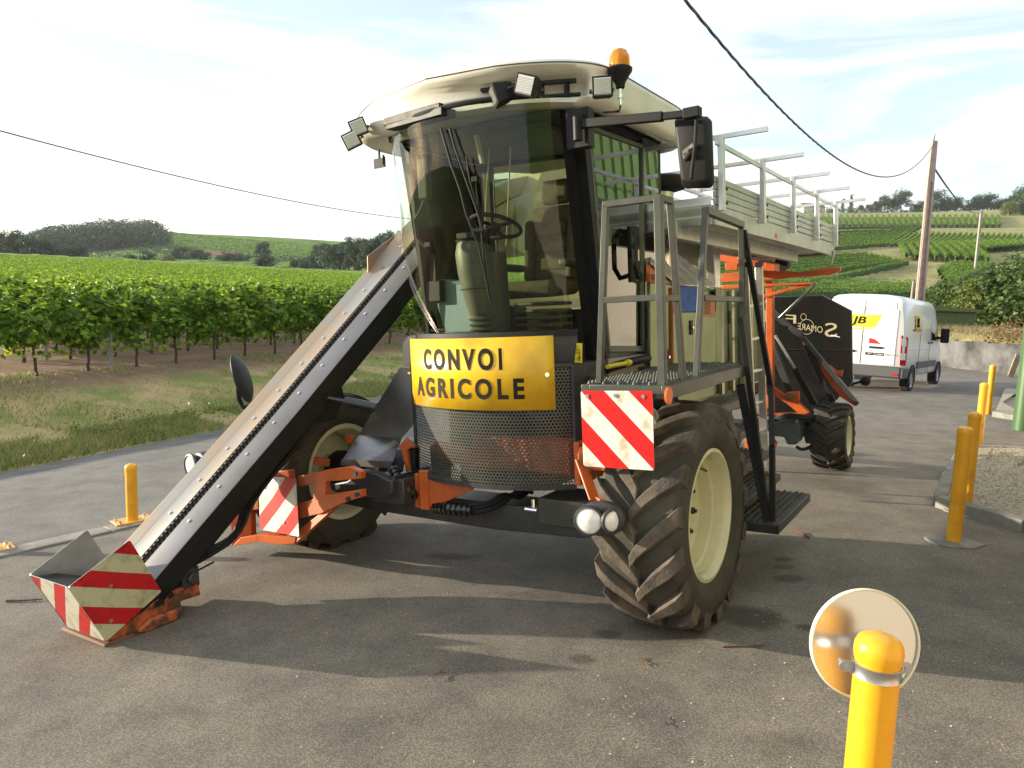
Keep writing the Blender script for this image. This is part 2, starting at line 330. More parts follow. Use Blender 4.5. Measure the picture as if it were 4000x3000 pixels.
# ================================================================== terrain
nrow = np.array([-.909, .416]); drow = np.array([.416, .909])
ASPH = np.array([(-16, -14), (-11.6, -1), (-6.92, 9.7), (-6.15, 11.23), (-5.1, 13.5), (2.2, 29.4), (5.5, 36), (12.6, 36.6), (16.4, 36.4), (17.3, 33.3), (18.47, 26.75), (19.7, 20.2), (40, 18), (40, -20), (0, -24)])
def poly_sd(x, y, P=ASPH):
    "signed distance, negative inside"
    x = np.asarray(x, float); y = np.asarray(y, float); d = np.full(x.shape, 1e9); ins = np.zeros(x.shape, bool)
    for i in range(len(P)):
        a = P[i]; b = P[(i + 1) % len(P)]; e = b - a
        t = np.clip(((x - a[0]) * e[0] + (y - a[1]) * e[1]) / e.dot(e), 0, 1)
        d = np.minimum(d, np.hypot(x - a[0] - t * e[0], y - a[1] - t * e[1]))
        c = (a[1] > y) != (b[1] > y)
        with np.errstate(divide='ignore', invalid='ignore'): xi = (b[0] - a[0]) * (y - a[1]) / (b[1] - a[1] + 1e-12) + a[0]
        ins ^= c & (x < xi)
    return np.where(ins, -d, d)
def h_yard(x, y):
    xe = np.maximum(x, -9.5); ye = np.where(y < 16, y, 16 + (y - 16) * .3); ye = np.maximum(ye, -6)
    base = -1.81 + .0742 * xe - .0338 * ye - .105 * np.clip((x + .6) / 1.6, 0, 1) * np.clip((18 - y) / 6, 0, 1); k = x - 2.5
    base = base - .058 * np.where(k > 1, k - .5, np.where(k > 0, k * k / 2, 0))
    base = base - .035 * np.clip(y - 14, 0, 12) * np.clip((x - 4) / 4, 0, 1)
    return base
PL = np.array([(0, -1.87), (14, -1.87), (30, -1.85), (60, -1.3), (100, .1), (200, 2.4), (250, 3.5), (350, 7.6), (450, 15), (600, 35), (800, 38), (1600, 10)])
PR = np.array([(0, -1.4), (30, -1.15), (60, -.9), (80, -.3), (110, 1.2), (170, 9.0), (240, 18.2), (360, 33.6), (610, 66.), (680, 67.), (2400, 20)])
def h_far(x, y):
    r = np.hypot(x, y); az = np.where(y > 1, x / np.maximum(y, 1), np.where(x > 0, 3, -3)); w = np.clip((az + .05) / .22, 0, 1); w = w * w * (3 - 2 * w)
    und = .35 * np.sin(x * .03 + 1) * np.sin(y * .035) * np.clip((r - 50) / 60, 0, 1) * 2
    ridge = 0; lf = 1 - .72 * np.clip((-az - .47) / .2, 0, 1) * np.clip((r - 260) / 120, 0, 1)
    return (1 - w) * np.interp(r, PL[:, 0], PL[:, 1]) * lf + w * np.interp(r, PR[:, 0], PR[:, 1]) + und
def H(x, y, under=False):
    "height of the ground (world z)"
    x = np.asarray(x, float); y = np.asarray(y, float); sd = poly_sd(x, y)
    hy = h_yard(x, y); hf = h_far(x, y); wall = (x > 14) & (y < 35)
    wd = np.where(wall, 1.0, 3.9); t = np.clip((sd - np.where(wall, .45, 0)) / wd, 0, 1); bank = np.where(wall, t, np.clip(1.25 * t - .25 * t ** 3, 0, 1))
    h = hy * (1 - bank) + hf * bank
    if under: h = np.where(sd < 0, h - .12 * np.clip(-sd / .4, 0, 1), h)
    return h + CAMZ
def gz(x, y): return float(H(np.array([x]), np.array([y]))[0])
def on_ground(u, v, rmax=900):
    "where the sight line through (u, v) meets the ground"
    r = W @ ray(u, v); ts = np.concatenate([np.arange(1, 60, .1), np.arange(60, 300, .5), np.arange(300, rmax, 2)])
    P = r[None] * ts[:, None]; z = P[:, 2] + CAMZ; g = H(P[:, 0], P[:, 1]); k = np.argmax(z < g)
    if k == 0: return None
    return np.array([P[k, 0], P[k, 1], g[k]])
# polar sheet, dense where the ground is looked at
az = np.concatenate([np.radians(np.arange(-180, -42, 3.)), np.radians(np.arange(-42, 42, .35)), np.radians(np.arange(42, 180, 3.))])
rr = np.concatenate([[.0], np.geomspace(1.0, 60, 150), np.geomspace(61, 2500, 130)])
A_, R_ = np.meshgrid(az, rr); X_ = R_ * np.sin(A_); Y_ = R_ * np.cos(A_); Z_ = H(X_, Y_, True)
na, nr = len(az), len(rr)
vs = np.stack([X_, Y_, Z_], -1).reshape(-1, 3); i, j = np.meshgrid(np.arange(nr - 1), np.arange(na), indexing='ij'); j2 = (j + 1) % na
fs = np.stack([i * na + j, i * na + j2, (i + 1) * na + j2, (i + 1) * na + j], -1).reshape(-1, 4)
def ground_mat():
    m = bpy.data.materials.new('field_ground'); m.use_nodes = True; t = m.node_tree; b = t.nodes['Principled BSDF']; b.inputs['Roughness'].default_value = .95; b.inputs['Specular IOR Level'].default_value = .1
    c = t.nodes.new('ShaderNodeTexCoord')
    def nz(s, d=6, r=.6):
        n = t.nodes.new('ShaderNodeTexNoise'); n.inputs['Scale'].default_value = s; n.inputs['Detail'].default_value = d; n.inputs['Roughness'].default_value = r; t.links.new(c.outputs['Object'], n.inputs[0]); return n.outputs[0]
    def ramp(f, *st):
        r = t.nodes.new('ShaderNodeValToRGB')
        for k, (p, col) in enumerate(st):
            e = r.color_ramp.elements[k] if k < 2 else r.color_ramp.elements.new(p)
            e.position = p; e.color = (*col, 1)
        t.links.new(f, r.inputs[0]); return r.outputs[0]
    grass = ramp(nz(.9), (.38, (.5, .37, .2)), (.5, (.38, .33, .14)), (.62, (.22, .27, .08)))
    dry = ramp(nz(.35), (.35, (.36, .3, .15)), (.65, (.2, .23, .08)))
    soil = ramp(nz(3, 8, .7), (.3, (.2, .13, .085)), (.7, (.33, .235, .155)))
    sp = t.nodes.new('ShaderNodeSeparateXYZ'); t.links.new(c.outputs['Object'], sp.inputs[0])
    def mth(op, a, bb, cl=False):
        n = t.nodes.new('ShaderNodeMath'); n.operation = op; n.use_clamp = cl
        for k, q in enumerate((a, bb)):
            if isinstance(q, (int, float)): n.inputs[k].default_value = q
            elif q is not None: t.links.new(q, n.inputs[k])
        return n.outputs[0]
    s = mth('ADD', mth('MULTIPLY', sp.outputs[0], -.909), mth('MULTIPLY', sp.outputs[1], .416))      # distance from the road line
    wob = mth('MULTIPLY', mth('SUBTRACT', nz(.6), .5), 1.6)
    isvine = mth('MULTIPLY', mth('SUBTRACT', mth('ADD', s, wob), 12.8), 1.6, True)
    mx = t.nodes.new('ShaderNodeMixRGB'); t.links.new(isvine, mx.inputs[0]); t.links.new(grass, mx.inputs[1]); t.links.new(soil, mx.inputs[2])
    far = mth('MULTIPLY', mth('SUBTRACT', sp.outputs[1], 30), .1, True); right = mth('MULTIPLY', mth('SUBTRACT', sp.outputs[0], 4), .1, True)
    m2 = t.nodes.new('ShaderNodeMixRGB'); t.links.new(right, m2.inputs[0]); t.links.new(mx.outputs[0], m2.inputs[1]); t.links.new(dry, m2.inputs[2])
    mid = mth('MULTIPLY', mth('SUBTRACT', s, 26), .05, True); fg = ramp(nz(.05, 8), (.35, (.1, .17, .025)), (.65, (.17, .26, .04)))
    m3 = t.nodes.new('ShaderNodeMixRGB'); t.links.new(mid, m3.inputs[0]); t.links.new(m2.outputs[0], m3.inputs[1]); t.links.new(fg, m3.inputs[2])
    t.links.new(m3.outputs[0], b.inputs['Base Color'])
    bp = t.nodes.new('ShaderNodeBump'); bp.inputs['Strength'].default_value = .6; bp.inputs['Distance'].default_value = .05; t.links.new(nz(9, 8, .7), bp.inputs['Height']); t.links.new(bp.outputs[0], b.inputs['Normal'])
    MATS['field_ground'] = m
ground_mat()
terr = obj('ground', fast_mesh('ground', vs, fs, 'field_ground'), kind='structure'); terr.data.polygons.foreach_set('use_smooth', [True] * len(fs))
# asphalt sheet
def asphalt_mat(name, ca, cb, patch, spots=()):
    m = bpy.data.materials.new(name); m.use_nodes = True; t = m.node_tree; b = t.nodes['Principled BSDF']; b.inputs['Specular IOR Level'].default_value = .3
    c = t.nodes.new('ShaderNodeTexCoord')
    def nz(s, d=6, r=.6, dist=0):
        n = t.nodes.new('ShaderNodeTexNoise'); n.inputs['Scale'].default_value = s; n.inputs['Detail'].default_value = d; n.inputs['Roughness'].default_value = r; n.inputs['Distortion'].default_value = dist; t.links.new(c.outputs['Object'], n.inputs[0]); return n.outputs[0]
    def ramp(f, *st):
        r = t.nodes.new('ShaderNodeValToRGB')
        for k, (p, col) in enumerate(st):
            e = r.color_ramp.elements[k] if k < 2 else r.color_ramp.elements.new(p)
            e.position = p; e.color = (*col, 1)
        t.links.new(f, r.inputs[0]); return r.outputs[0]
    def mix(a, bb, f, mode='MIX'):
        x = t.nodes.new('ShaderNodeMixRGB'); x.blend_type = mode
        if isinstance(f, float): x.inputs[0].default_value = f
        else: t.links.new(f, x.inputs[0])
        t.links.new(a, x.inputs[1]); t.links.new(bb, x.inputs[2]); return x.outputs[0]
    base = ramp(nz(.35, 7), (.35, ca), (.68, cb))
    mott = ramp(nz(2.3, 8, .65), (.35, (.72, .72, .74)), (.62, (1.08, 1.06, 1.0)))
    col = mix(base, mott, 1.0, 'MULTIPLY')
    v = t.nodes.new('ShaderNodeTexVoronoi'); v.inputs['Scale'].default_value = 95; t.links.new(c.outputs['Object'], v.inputs[0])
    agg = ramp(v.outputs['Distance'], (.0, (1.5, 1.46, 1.36)), (.6, (.58, .58, .6)))
    col = mix(col, agg, .85, 'MULTIPLY')
    v2 = t.nodes.new('ShaderNodeTexVoronoi'); v2.inputs['Scale'].default_value = 16; v2.inputs['Randomness'].default_value = 1; t.links.new(c.outputs['Object'], v2.inputs[0])
    fleck = ramp(v2.outputs['Distance'], (.05, (1, 1, 1)), (.09, (0, 0, 0)))
    lt = t.nodes.new('ShaderNodeRGB'); lt.outputs[0].default_value = (.3, .27, .19, 1)
    col = mix(col, lt.outputs[0], mix(fleck, ramp(nz(.8), (.45, (0, 0, 0)), (.6, (1, 1, 1))), 1.0, 'MULTIPLY'))
    stain = ramp(nz(1.1, 4, .5, .3), (.64, (0, 0, 0)), (.72, (1, 1, 1)))
    dk = t.nodes.new('ShaderNodeRGB'); dk.outputs[0].default_value = (*patch, 1)
    half = t.nodes.new('ShaderNodeMath'); half.operation = 'MULTIPLY'; half.inputs[1].default_value = .45; t.links.new(stain, half.inputs[0])
    col = mix(col, dk.outputs[0], half.outputs[0])
    if spots:
        sx = t.nodes.new('ShaderNodeSeparateXYZ'); t.links.new(c.outputs['Object'], sx.inputs[0]); tot = None; wob = nz(7, 3)
        def mth(op, a, bb, cl=False):
            n = t.nodes.new('ShaderNodeMath'); n.operation = op; n.use_clamp = cl
            for k, q in enumerate((a, bb)):
                if isinstance(q, (int, float)): n.inputs[k].default_value = q
                elif q is not None: t.links.new(q, n.inputs[k])
            return n.outputs[0]
        for px_, py_, rx_, ry_, am in spots:
            dx = mth('DIVIDE', mth('SUBTRACT', sx.outputs[0], px_), rx_); dy = mth('DIVIDE', mth('SUBTRACT', sx.outputs[1], py_), ry_)
            d = mth('SQRT', mth('ADD', mth('MULTIPLY', dx, dx), mth('MULTIPLY', dy, dy)), 0); d = mth('ADD', d, mth('MULTIPLY', wob, .9)); k = mth('MULTIPLY', mth('MULTIPLY', mth('SUBTRACT', 1.45, d), 2.2, True), am)
            tot = k if tot is None else mth('MAXIMUM', tot, k)
        col = mix(col, dk.outputs[0], tot)
    t.links.new(col, b.inputs['Base Color']); b.inputs['Roughness'].default_value = .88
    bp = t.nodes.new('ShaderNodeBump'); bp.inputs['Strength'].default_value = .5; bp.inputs['Distance'].default_value = .004; t.links.new(nz(160, 4, .7), bp.inputs['Height'])
    b2 = t.nodes.new('ShaderNodeBump'); b2.inputs['Strength'].default_value = .2; b2.inputs['Distance'].default_value = .03; t.links.new(nz(4, 4), b2.inputs['Height']); t.links.new(b2.outputs[0], bp.inputs['Normal'])
    t.links.new(bp.outputs[0], b.inputs['Normal']); MATS[name] = m
SPOTS = []
for u_, v_, a_, b_, am_ in ((3060, 2185, .1, .05, .6), (3060, 2215, .1, .04, .5), (3090, 2260, .14, .06, .6), (2930, 2410, .22, .14, .75), (2850, 2395, .16, .1, .6), (3150, 2452, .08, .04, .7), (2375, 2475, .11, .05, .6), (2275, 2575, .1, .05, .55), (1760, 2170, .25, .06, .5), (2150, 2330, .5, .08, .35), (3300, 1900, .5, .3, .35)):
    r_ = W @ ray(u_, v_); t_ = -1.8 / r_[2]
    for _ in range(8): t_ = float(h_yard(r_[0] * t_, r_[1] * t_)) / r_[2]
    SPOTS.append((float(r_[0] * t_), float(r_[1] * t_), a_, b_ * 1.6, am_))
asphalt_mat('yard_asphalt', (.2, .186, .158), (.27, .249, .212), (.045, .038, .03), SPOTS)
asphalt_mat('road_asphalt', (.19, .19, .185), (.25, .245, .228), (.13, .13, .125))
def sheet(name, P, step, dz, matn, kind='structure', edge=True, ztop=None, jitter=0):
    "sheet draped on the ground inside polygon P"
    P = np.array(P, float); lo = P.min(0); hi = P.max(0)
    bmx = bmesh.new(); f = bmx.faces.new([bmx.verts.new((p[0], p[1], 0)) for p in P])
    for ax in (0, 1):
        for c in np.arange(lo[ax] + step, hi[ax], step):
            co = (c, 0, 0) if ax == 0 else (0, c, 0); no = (1, 0, 0) if ax == 0 else (0, 1, 0)
            bmesh.ops.bisect_plane(bmx, geom=bmx.verts[:] + bmx.edges[:] + bmx.faces[:], plane_co=co, plane_no=no, dist=1e-5)
    xs = np.array([v.co.x for v in bmx.verts]); ys = np.array([v.co.y for v in bmx.verts]); hz = h_yard(xs, ys) + CAMZ + dz
    for v, z in zip(bmx.verts, hz): v.co.z = z
    me = bpy.data.meshes.new(name); bmesh.ops.recalc_face_normals(bmx, faces=bmx.faces); bmx.to_mesh(me); bmx.free()
    me.polygons.foreach_set('use_smooth', [True] * len(me.polygons)); me.materials.append(MATS[matn]); return me
obj('yard', sheet('yard', ASPH, .8, 0, 'yard_asphalt'), kind='structure')
# road: beyond the concrete strip on the left, it runs away to the right behind the machine
strip_a = np.array([-6.2, 3.6]); strip_b = np.array([-3.1, 7.35])
ROAD = [(-15.3, -12), (-11.6, -1), (-6.93, 9.68), (-6.16, 11.2), (-5.12, 13.45), (2.15, 29.3), (5.4, 35.6), (10, 35.9), (6.2, 27), (1, 16.5), (-2.3, 9.3), (-2.62, 8.15), (-3.72, 6.78), (-4.38, 6.05), (-7.72, 1.66), (-10, -4)]
obj('road', sheet('road', ROAD, .8, .004, 'road_asphalt'), kind='structure')
# concrete edging strip: separate blocks
def block_strip(name, pts, w, top, depth, matn, L=1.0, parent=None, label=None):
    seg = []; P = [np.array(p, float) for p in pts]
    D = [0]
    for a, b in zip(P[:-1], P[1:]): D.append(D[-1] + np.linalg.norm(b - a))
    def at(s):
        k = min(max(np.searchsorted(D, s) - 1, 0), len(P) - 2); return P[k] + (P[k + 1] - P[k]) * (s - D[k]) / (D[k + 1] - D[k])
    n = max(1, round(D[-1] / L))
    for k in range(n):
        a = at(D[-1] * k / n + .006); b = at(D[-1] * (k + 1) / n - .006); e = nrm(b - a); nn = np.array([-e[1], e[0]]) * w / 2; mb = MB(); q = []
        for p in (a - nn, b - nn, b + nn, a + nn): q.append((p[0], p[1], float(h_yard(p[0], p[1])) + CAMZ + top + random.uniform(-.003, .003)))
        mb.prism(q, (0, 0, -depth)); part(name, mb, matn, parent, bevel=.012, label=None)
es = obj('edging_strip', None, kind='structure')
block_strip('edging_block', [(-7.6, 1.6), (-4.27, 5.98), (-3.62, 6.72), (-2.6, 8.1)], .24, .02, .2, 'concrete', .9, es)
# ================================================================== the harvester
RM = Matrix(MW.tolist())
root = thing('grape_harvester', ORG, 'orange and cream grape harvester with yellow front sign, parked on the asphalt yard', 'harvester')
root.matrix_world = Matrix.Translation(ORG.tolist()) @ RM.to_4x4()
V3 = lambda p: np.array(p, float)
# ---- wheels
def tyre_mesh(R, w, rb, nl, lugh=.05, lugw=.1, sweep=.42):
    mb = MB(); h = w / 2; Rt = R - lugh
    prof = [(rb, -h * .78), (rb + .03, -h * .92), (rb + (Rt - rb) * .45, -h * 1.04), (rb + (Rt - rb) * .8, -h * 1.0), (Rt - .012, -h * .86), (Rt, -h * .5), (Rt + .006, 0), (Rt, h * .5), (Rt - .012, h * .86), (rb + (Rt - rb) * .8, h * 1.0), (rb + (Rt - rb) * .45, h * 1.04), (rb + .03, h * .92), (rb, h * .78)]
    mb.lathe(prof, axis=(1, 0, 0), n=72); mb.cm = 1
    for k in range(nl):
        for sgn in (-1, 1):
            t0 = 2 * math.pi * (k + (.5 if sgn > 0 else 0)) / nl; S = 7; vs = []
            for i in range(S):
                f = i / (S - 1); x = sgn * (-.02 + f * (h * 1.03 + .02)); th = t0 + sweep * (f ** .8) * (.95 if f < 1 else 1); drop = 0 if f < .8 else (f - .8) / .2 * .035
                rt = R - .002 - .012 * f * f - drop * .55; rbm = Rt - .02 - drop * 1.5; wt = lugw * (.75 + .35 * f) / 2; wb = wt * 1.35
                for rad, ww in ((rbm, -wb), (rt, -wt), (rt, wt), (rbm, wb)):
                    tt = th + ww / R; vs.append((x, -math.cos(tt) * rad, math.sin(tt) * rad))
            fs = [(0, 1, 2, 3), tuple((S - 1) * 4 + q for q in (3, 2, 1, 0))]
            for i in range(S - 1):
                for q in range(3): fs.append((i * 4 + q, i * 4 + q + 1, (i + 1) * 4 + q + 1, (i + 1) * 4 + q))
            mb.add(vs, fs)
    return mb
def rim_mesh(rb, w, side=1, dish=.16, disc_r=None):
    h = w / 2 * .8; mb = MB(); o = side
    prof = [(rb - .02, o * (h - .02)), (rb + .018, o * (h + .0)), (rb + .02, o * (h + .022)), (rb - .002, o * (h + .026)), (rb - .016, o * (h + .01)), (rb - .03, o * (h - .02)), (rb - .034, o * (h - .07)), (rb - .06, o * (h - .085)), (rb - .066, o * (h - dish)), (rb - .1, o * (h - dish - .02)), (.13, o * (h - dish - .05)), (.1, o * (h - dish - .02)), (.001, o * (h - dish - .02))]
    mb.lathe(prof, axis=(1, 0, 0), n=64)
    mb.lathe([(rb - .034, o * (h - .02)), (rb - .07, -o * (h * .3)), (rb - .03, -o * (h - .03)), (rb + .018, -o * h), (rb + .018, -o * (h + .02)), (rb - .02, -o * (h + .01))], axis=(1, 0, 0), n=64); return mb
def wheel(c, R, w, rb, nl, tread, side=1, steer=0, **k):
    wp = obj('wheel', None, root, c, (0, 0, steer)); m = tyre_mesh(R, w, rb, nl, **k).mesh('tyre', ['rubber_side', tread]); t = obj('tyre', m, wp)
    b = t.modifiers.new('bevel', 'BEVEL'); b.width = .006; b.segments = 2; b.limit_method = 'ANGLE'; b.angle_limit = math.radians(50)
    rm = part('rim', rim_mesh(rb, w, side), 'rim_cream', wp, angle=50); x0 = side * (w / 2 * .8 - .175)
    for k2 in range(8):
        a = 2 * math.pi * k2 / 8 + .2; p = V3((x0, -math.cos(a) * rb * .46, math.sin(a) * rb * .46)); mb = MB(); mb.cyl(p, p + V3((side * .03, 0, 0)), .022, 6); mb.cyl(p + V3((side * .028, 0, 0)), p + V3((side * .045, 0, 0)), .012, 8); part('wheel_nut', mb, 'dark_steel', wp)
    mb = MB(); p = V3((side * (w / 2 * .8 - .1), rb * .38, rb * .66)); mb.cyl(p, p + V3((side * .05, 0, -.02)), .008, 8); mb.box(p, (.01, .05, .03)); part('valve', mb, 'rust', wp)
    return wp
wheel((1.53, 0, .572), .69, .49, .382, 17, 'rubber_dusty', 1)
wheel((-1.545, 0, .59), .66, .47, .378, 17, 'rubber', -1)
wheel((1.52, 5.12, .245), .40, .38, .22, 17, 'rubber', 1, lugh=.035, lugw=.06, sweep=.42)
wheel((-1.5, 5.12, .245), .40, .38, .22, 17, 'rubber', -1, lugh=.035, lugw=.045, sweep=.42)
# ---- axles and chassis
mb = MB(); mb.prism([(-1.3, -.14, .36), (-.9, -.14, .34), (.25, -.14, .33), (.95, -.14, .36), (1.3, -.14, .47), (1.3, -.14, .62), (.9, -.14, .6), (.5, -.14, .52), (-.6, -.14, .52), (-1.3, -.14, .62)], (0, .28, 0)); part('front_axle', mb, 'dark_steel', root, .008)
for x0, x1 in ((-1.42, -1.2), (1.2, 1.5)): mb = MB(); mb.cyl((x0, 0, .6), (x1, 0, .6), .16, 20); part('hub_motor', mb, 'black', root)
mb = MB(); mb.bb((.62, -.16, .42), (1.24, .2, .6)); part('axle_housing', mb, 'grey_paint', root, .01)
mb = MB(); mb.bb((-.1, -.05, .62), (.62, 1.3, .78)); mb.bb((-.42, 0, .7), (-.28, 5.2, .86)); mb.bb((.62, 0, .78), (.78, 5.2, .92)); mb.bb((-1.35, 4.98, .28), (1.35, 5.16, .42)); part('chassis_frame', mb, 'dark_steel', root, .006)
mb = MB(); mb.bb((-.35, .3, .85), (.85, 1.35, 1.42)); part('under_cab_housing', mb, 'black', root, .02)
mb = MB(); mb.bb((.85, .3, 1.12), (1.2, .9, 1.3)); part('platform_mount', mb, 'black', root, .01)
# ---- cab
xc, yc, Rc = .27, .59, 1.01
def front_y(x, R=Rc, dy=0): return yc + dy - math.sqrt(max(R * R - (x - xc) ** 2, 1e-6))
XL, XR, YB = -.47, .93, 1.36
def arc_pts(z, dy=0, x0=XL, x1=XR, n=24, R=Rc): return [V3((x, front_y(x, R, dy), z)) for x in np.linspace(x0, x1, n)]
def loft(mb, A, B):
    n = len(A); mb.add(list(A) + list(B), [(i, i + 1, n + i + 1, n + i) for i in range(n - 1)])
ZS, ZT = 1.69, 3.12
cab = MB()
bot = arc_pts(ZS - .045, .1) ; top = arc_pts(ZS, .1)
# sill band
loft(cab, arc_pts(ZS - .02, .07), arc_pts(ZS + .02, .09)); loft(cab, arc_pts(ZS - .02, .07), arc_pts(ZS - .02, .16)); loft(cab, arc_pts(ZS + .02, .09), arc_pts(ZS + .02, .16))
cab.cm = 1
loft(cab, arc_pts(1.47, .1), arc_pts(ZS - .02, .075)); loft(cab, arc_pts(1.47, .1), arc_pts(1.47, .3))
cab.bb((XR - .04, .27, 1.45), (XR, .95, 1.56)); cab.bb((XL, .1, 1.45), (XL + .04, 1.05, 1.72)); cab.beam((XL, 1.05, 1.65), (XR, YB - .02, 1.65), .04, .4)
cab.bb((XL + .02, .2, 1.42), (XR - .02, YB - .02, 1.46)); cab.cm = 0
ap_b, ap_t = V3((XR - .02, .27, 1.5)), V3((XR - .02, .02, 3.12))
cab.beam(ap_b, ap_t, .06, .1); cab.beam(ap_b + V3((-.05, -.04, 0)), ap_t + V3((-.05, -.05, 0)), .06, .06)
cab.beam((XL + .03, .1, 1.5), (XL - .02, .0, 3.05), .02, .03)
cab.beam((XR - .02, .93, 1.5), (XR - .02, 1.0, 3.08), .05, .06); cab.beam((XR - .03, YB - .03, 1.5), (XR - .03, YB - .02, 3.1), .05, .06)
cab.beam((-.5, 1.05, 1.5), (-.52, 1.05, 3.12), .08, .1); cab.beam((-.5, 1.05, 3.1), (XR, YB, 3.1), .04, .03); cab.bb((XR - .05, 0, 3.06), (XR - .005, YB, 3.12)); cab.beam((XL - .06, -.02, 3.11), (-.52, 1.05, 3.11), .03, .03)
part('cab_frame', cab, ['black', 'dark_steel'], root)
def glass(name, A, B, m, parent=root):
    mb = MB(); loft(mb, A, B); o = part(name, mb, m, parent); so = o.modifiers.new('thick', 'SOLIDIFY'); so.thickness = .005; return o
Ab = arc_pts(ZS + .02, .09, -.44, .905, 30); At = [V3((x, front_y(min(max(x, -.7), 1.2), 1.03, -.07), ZT)) for x in np.linspace(-.56, .9, 30)]
Am = [a * .5 + b * .5 + V3((0, -.035, 0)) for a, b in zip(Ab, At)]
mbw = MB(); loft(mbw, Ab, Am); loft(mbw, Am, At); ws = part('windscreen', mbw, 'windscreen', root); mbs = MB(); mbs.tube([a + V3((0, -.004, .0)) for a in At[::2]], .017, 8); part('windscreen_seal', mbs, 'black', root)
dg = V3
def quad_part(name, pts, m, parent=root, thick=.005, uv=None, nsub=1):
    mb = MB(); mb.add(pts, [(0, 1, 2, 3)])
    if uv: mb.uv[0] = uv
    o = part(name, mb, m, parent, smooth=False)
    if thick: so = o.modifiers.new('thick', 'SOLIDIFY'); so.thickness = thick
    return o
door = MB(); X = XR + .012
door.beam((X, .31, 1.55), (X, .1, 3.0), .03, .035); door.beam((X, .9, 1.5), (X, .97, 3.02), .03, .035); door.beam((X, .31, 1.56), (X, .9, 1.53), .03, .045); door.beam((X, .1, 3.0), (X, .97, 3.02), .03, .03)
dr = part('cab_door', door, 'rail_grey', root, .004)
quad_part('door_pane', [(X, .33, 1.57), (X, .89, 1.55), (X, .955, 3.0), (X, .12, 2.99)], 'door_glass', dr)
mb = MB(); hh = Q(2470, 990, X=X + .03)
mb.tube([hh + V3((0, .07, .16)), hh + V3((.04, 0, .17)), hh + V3((.05, -.07, .1)), hh + V3((.05, -.07, -.1)), hh + V3((.04, 0, -.17)), hh + V3((0, .07, -.15))], .018, 8); mb.bb(hh + V3((-.03, .05, -.2)), hh + V3((0, .1, .2))); part('door_handle', mb, 'black', dr)
quad_part('side_window', [(XR, 1.0, 1.6), (XR, YB - .05, 1.6), (XR, YB - .05, 3.1), (XR, 1.03, 3.1)], 'door_glass')
quad_part('side_window', [(XL, .12, 1.74), (-.5, 1.0, 1.74), (-.53, 1.0, 3.09), (XL - .06, -.03, 3.09)], 'windscreen')
quad_part('rear_window', [(-.46, 1.06, 1.86), (XR - .06, YB - .04, 1.86), (XR - .06, YB - .04, 3.09), (-.46, 1.06, 3.09)], 'windscreen')
mb = MB(); mb.bb((XR - .01, 1.02, 1.46), (XR + .012, YB + .02, 2.2)); mb.bb((XR - .01, .32, 1.3), (XR + .01, 1.0, 1.49)); part('door_sill_panel', mb, 'plaster', root, .004)
quad_part('warning_sticker', [tuple(Q(u, v, X=XR + .016)) for u, v in ((2368 + 10, 1405), (2368 + 10, 1405), (2368, 1405), (2368, 1405))], 'sticker_yellow', thick=0) if 0 else None
# ---- roof shell
def ring(z, inset, rec=0., n=120):
    "closed plan outline of the roof at height z"
    pts = []; x0, x1 = -.95 + inset, 1.14 - inset; yb = 1.62 - inset * .6; cxm = (x0 + x1) / 2; hw = (x1 - x0) / 2
    for k in range(n):
        a = 2 * math.pi * k / n - math.pi / 2; ca, sa = math.cos(a), math.sin(a); e = .26
        px = cxm + hw * math.copysign(abs(ca) ** e, ca); sy = math.copysign(abs(sa) ** e, sa)
        if sy < 0:
            f = (px - cxm) / hw; yf = -.47 + .34 * f * f + inset * .9; y = .55 + (yf - .55) * -sy
            if rec and .3 < px < 1.1 and sy < -.6:
                w = min(1, (px - .3) / .22) * min(1, (1.1 - px) / .14); w = w * w * (3 - 2 * w); y += rec * w
        else: y = .55 + (yb - .55) * sy
        pts.append((px, y, z + .02 * math.cos((px - cxm) / hw * 1.5) + (.06 * min(1, max(0, (-.35 - px) / .3)) if z < 3.2 else -.03 * min(1, max(0, (-.35 - px) / .4)))))
    return pts
rings = [ring(3.13, .55), ring(3.13, .2), ring(3.075, .12), ring(3.068, .06), ring(3.09, .025), ring(3.12, .0, .06), ring(3.145, .0, .17), ring(3.225, .0, .19), ring(3.255, .0, .14), ring(3.28, .0, .03), ring(3.305, .0), ring(3.33, .012), ring(3.35, .04), ring(3.366, .1), ring(3.38, .2), ring(3.39, .4), ring(3.395, .65)]
mb = MB(); n = len(rings[0]); mb.add([p for r in rings for p in r], [(k * n + i, k * n + (i + 1) % n, (k + 1) * n + (i + 1) % n, (k + 1) * n + i) for k in range(len(rings) - 1) for i in range(n)] + [tuple(range(n))[::-1], tuple((len(rings) - 1) * n + i for i in range(n))])
roof = part('cab_roof', mb, 'cream', root, angle=60)
mb = MB(); rp = [ring(3.318, .002)[i] for i in range(120)]; mb.tube([V3(p) for p in rp] + [V3(rp[0])], .0035, 5, cap=False); part('seam', mb, 'dark_steel', roof)
mb = MB(); mb.bb((-.45, .3, 3.38), (.25, 1.1, 3.44)); part('roof_hatch', mb, 'cream', roof, .02)
mb = MB(); mb.tube([(-.74, .75, 3.37), (-.74, .3, 3.37), (-.62, -.05, 3.38), (-.3, -.15, 3.4)], .018, 6); part('hatch_seal', mb, 'dark_steel', roof)
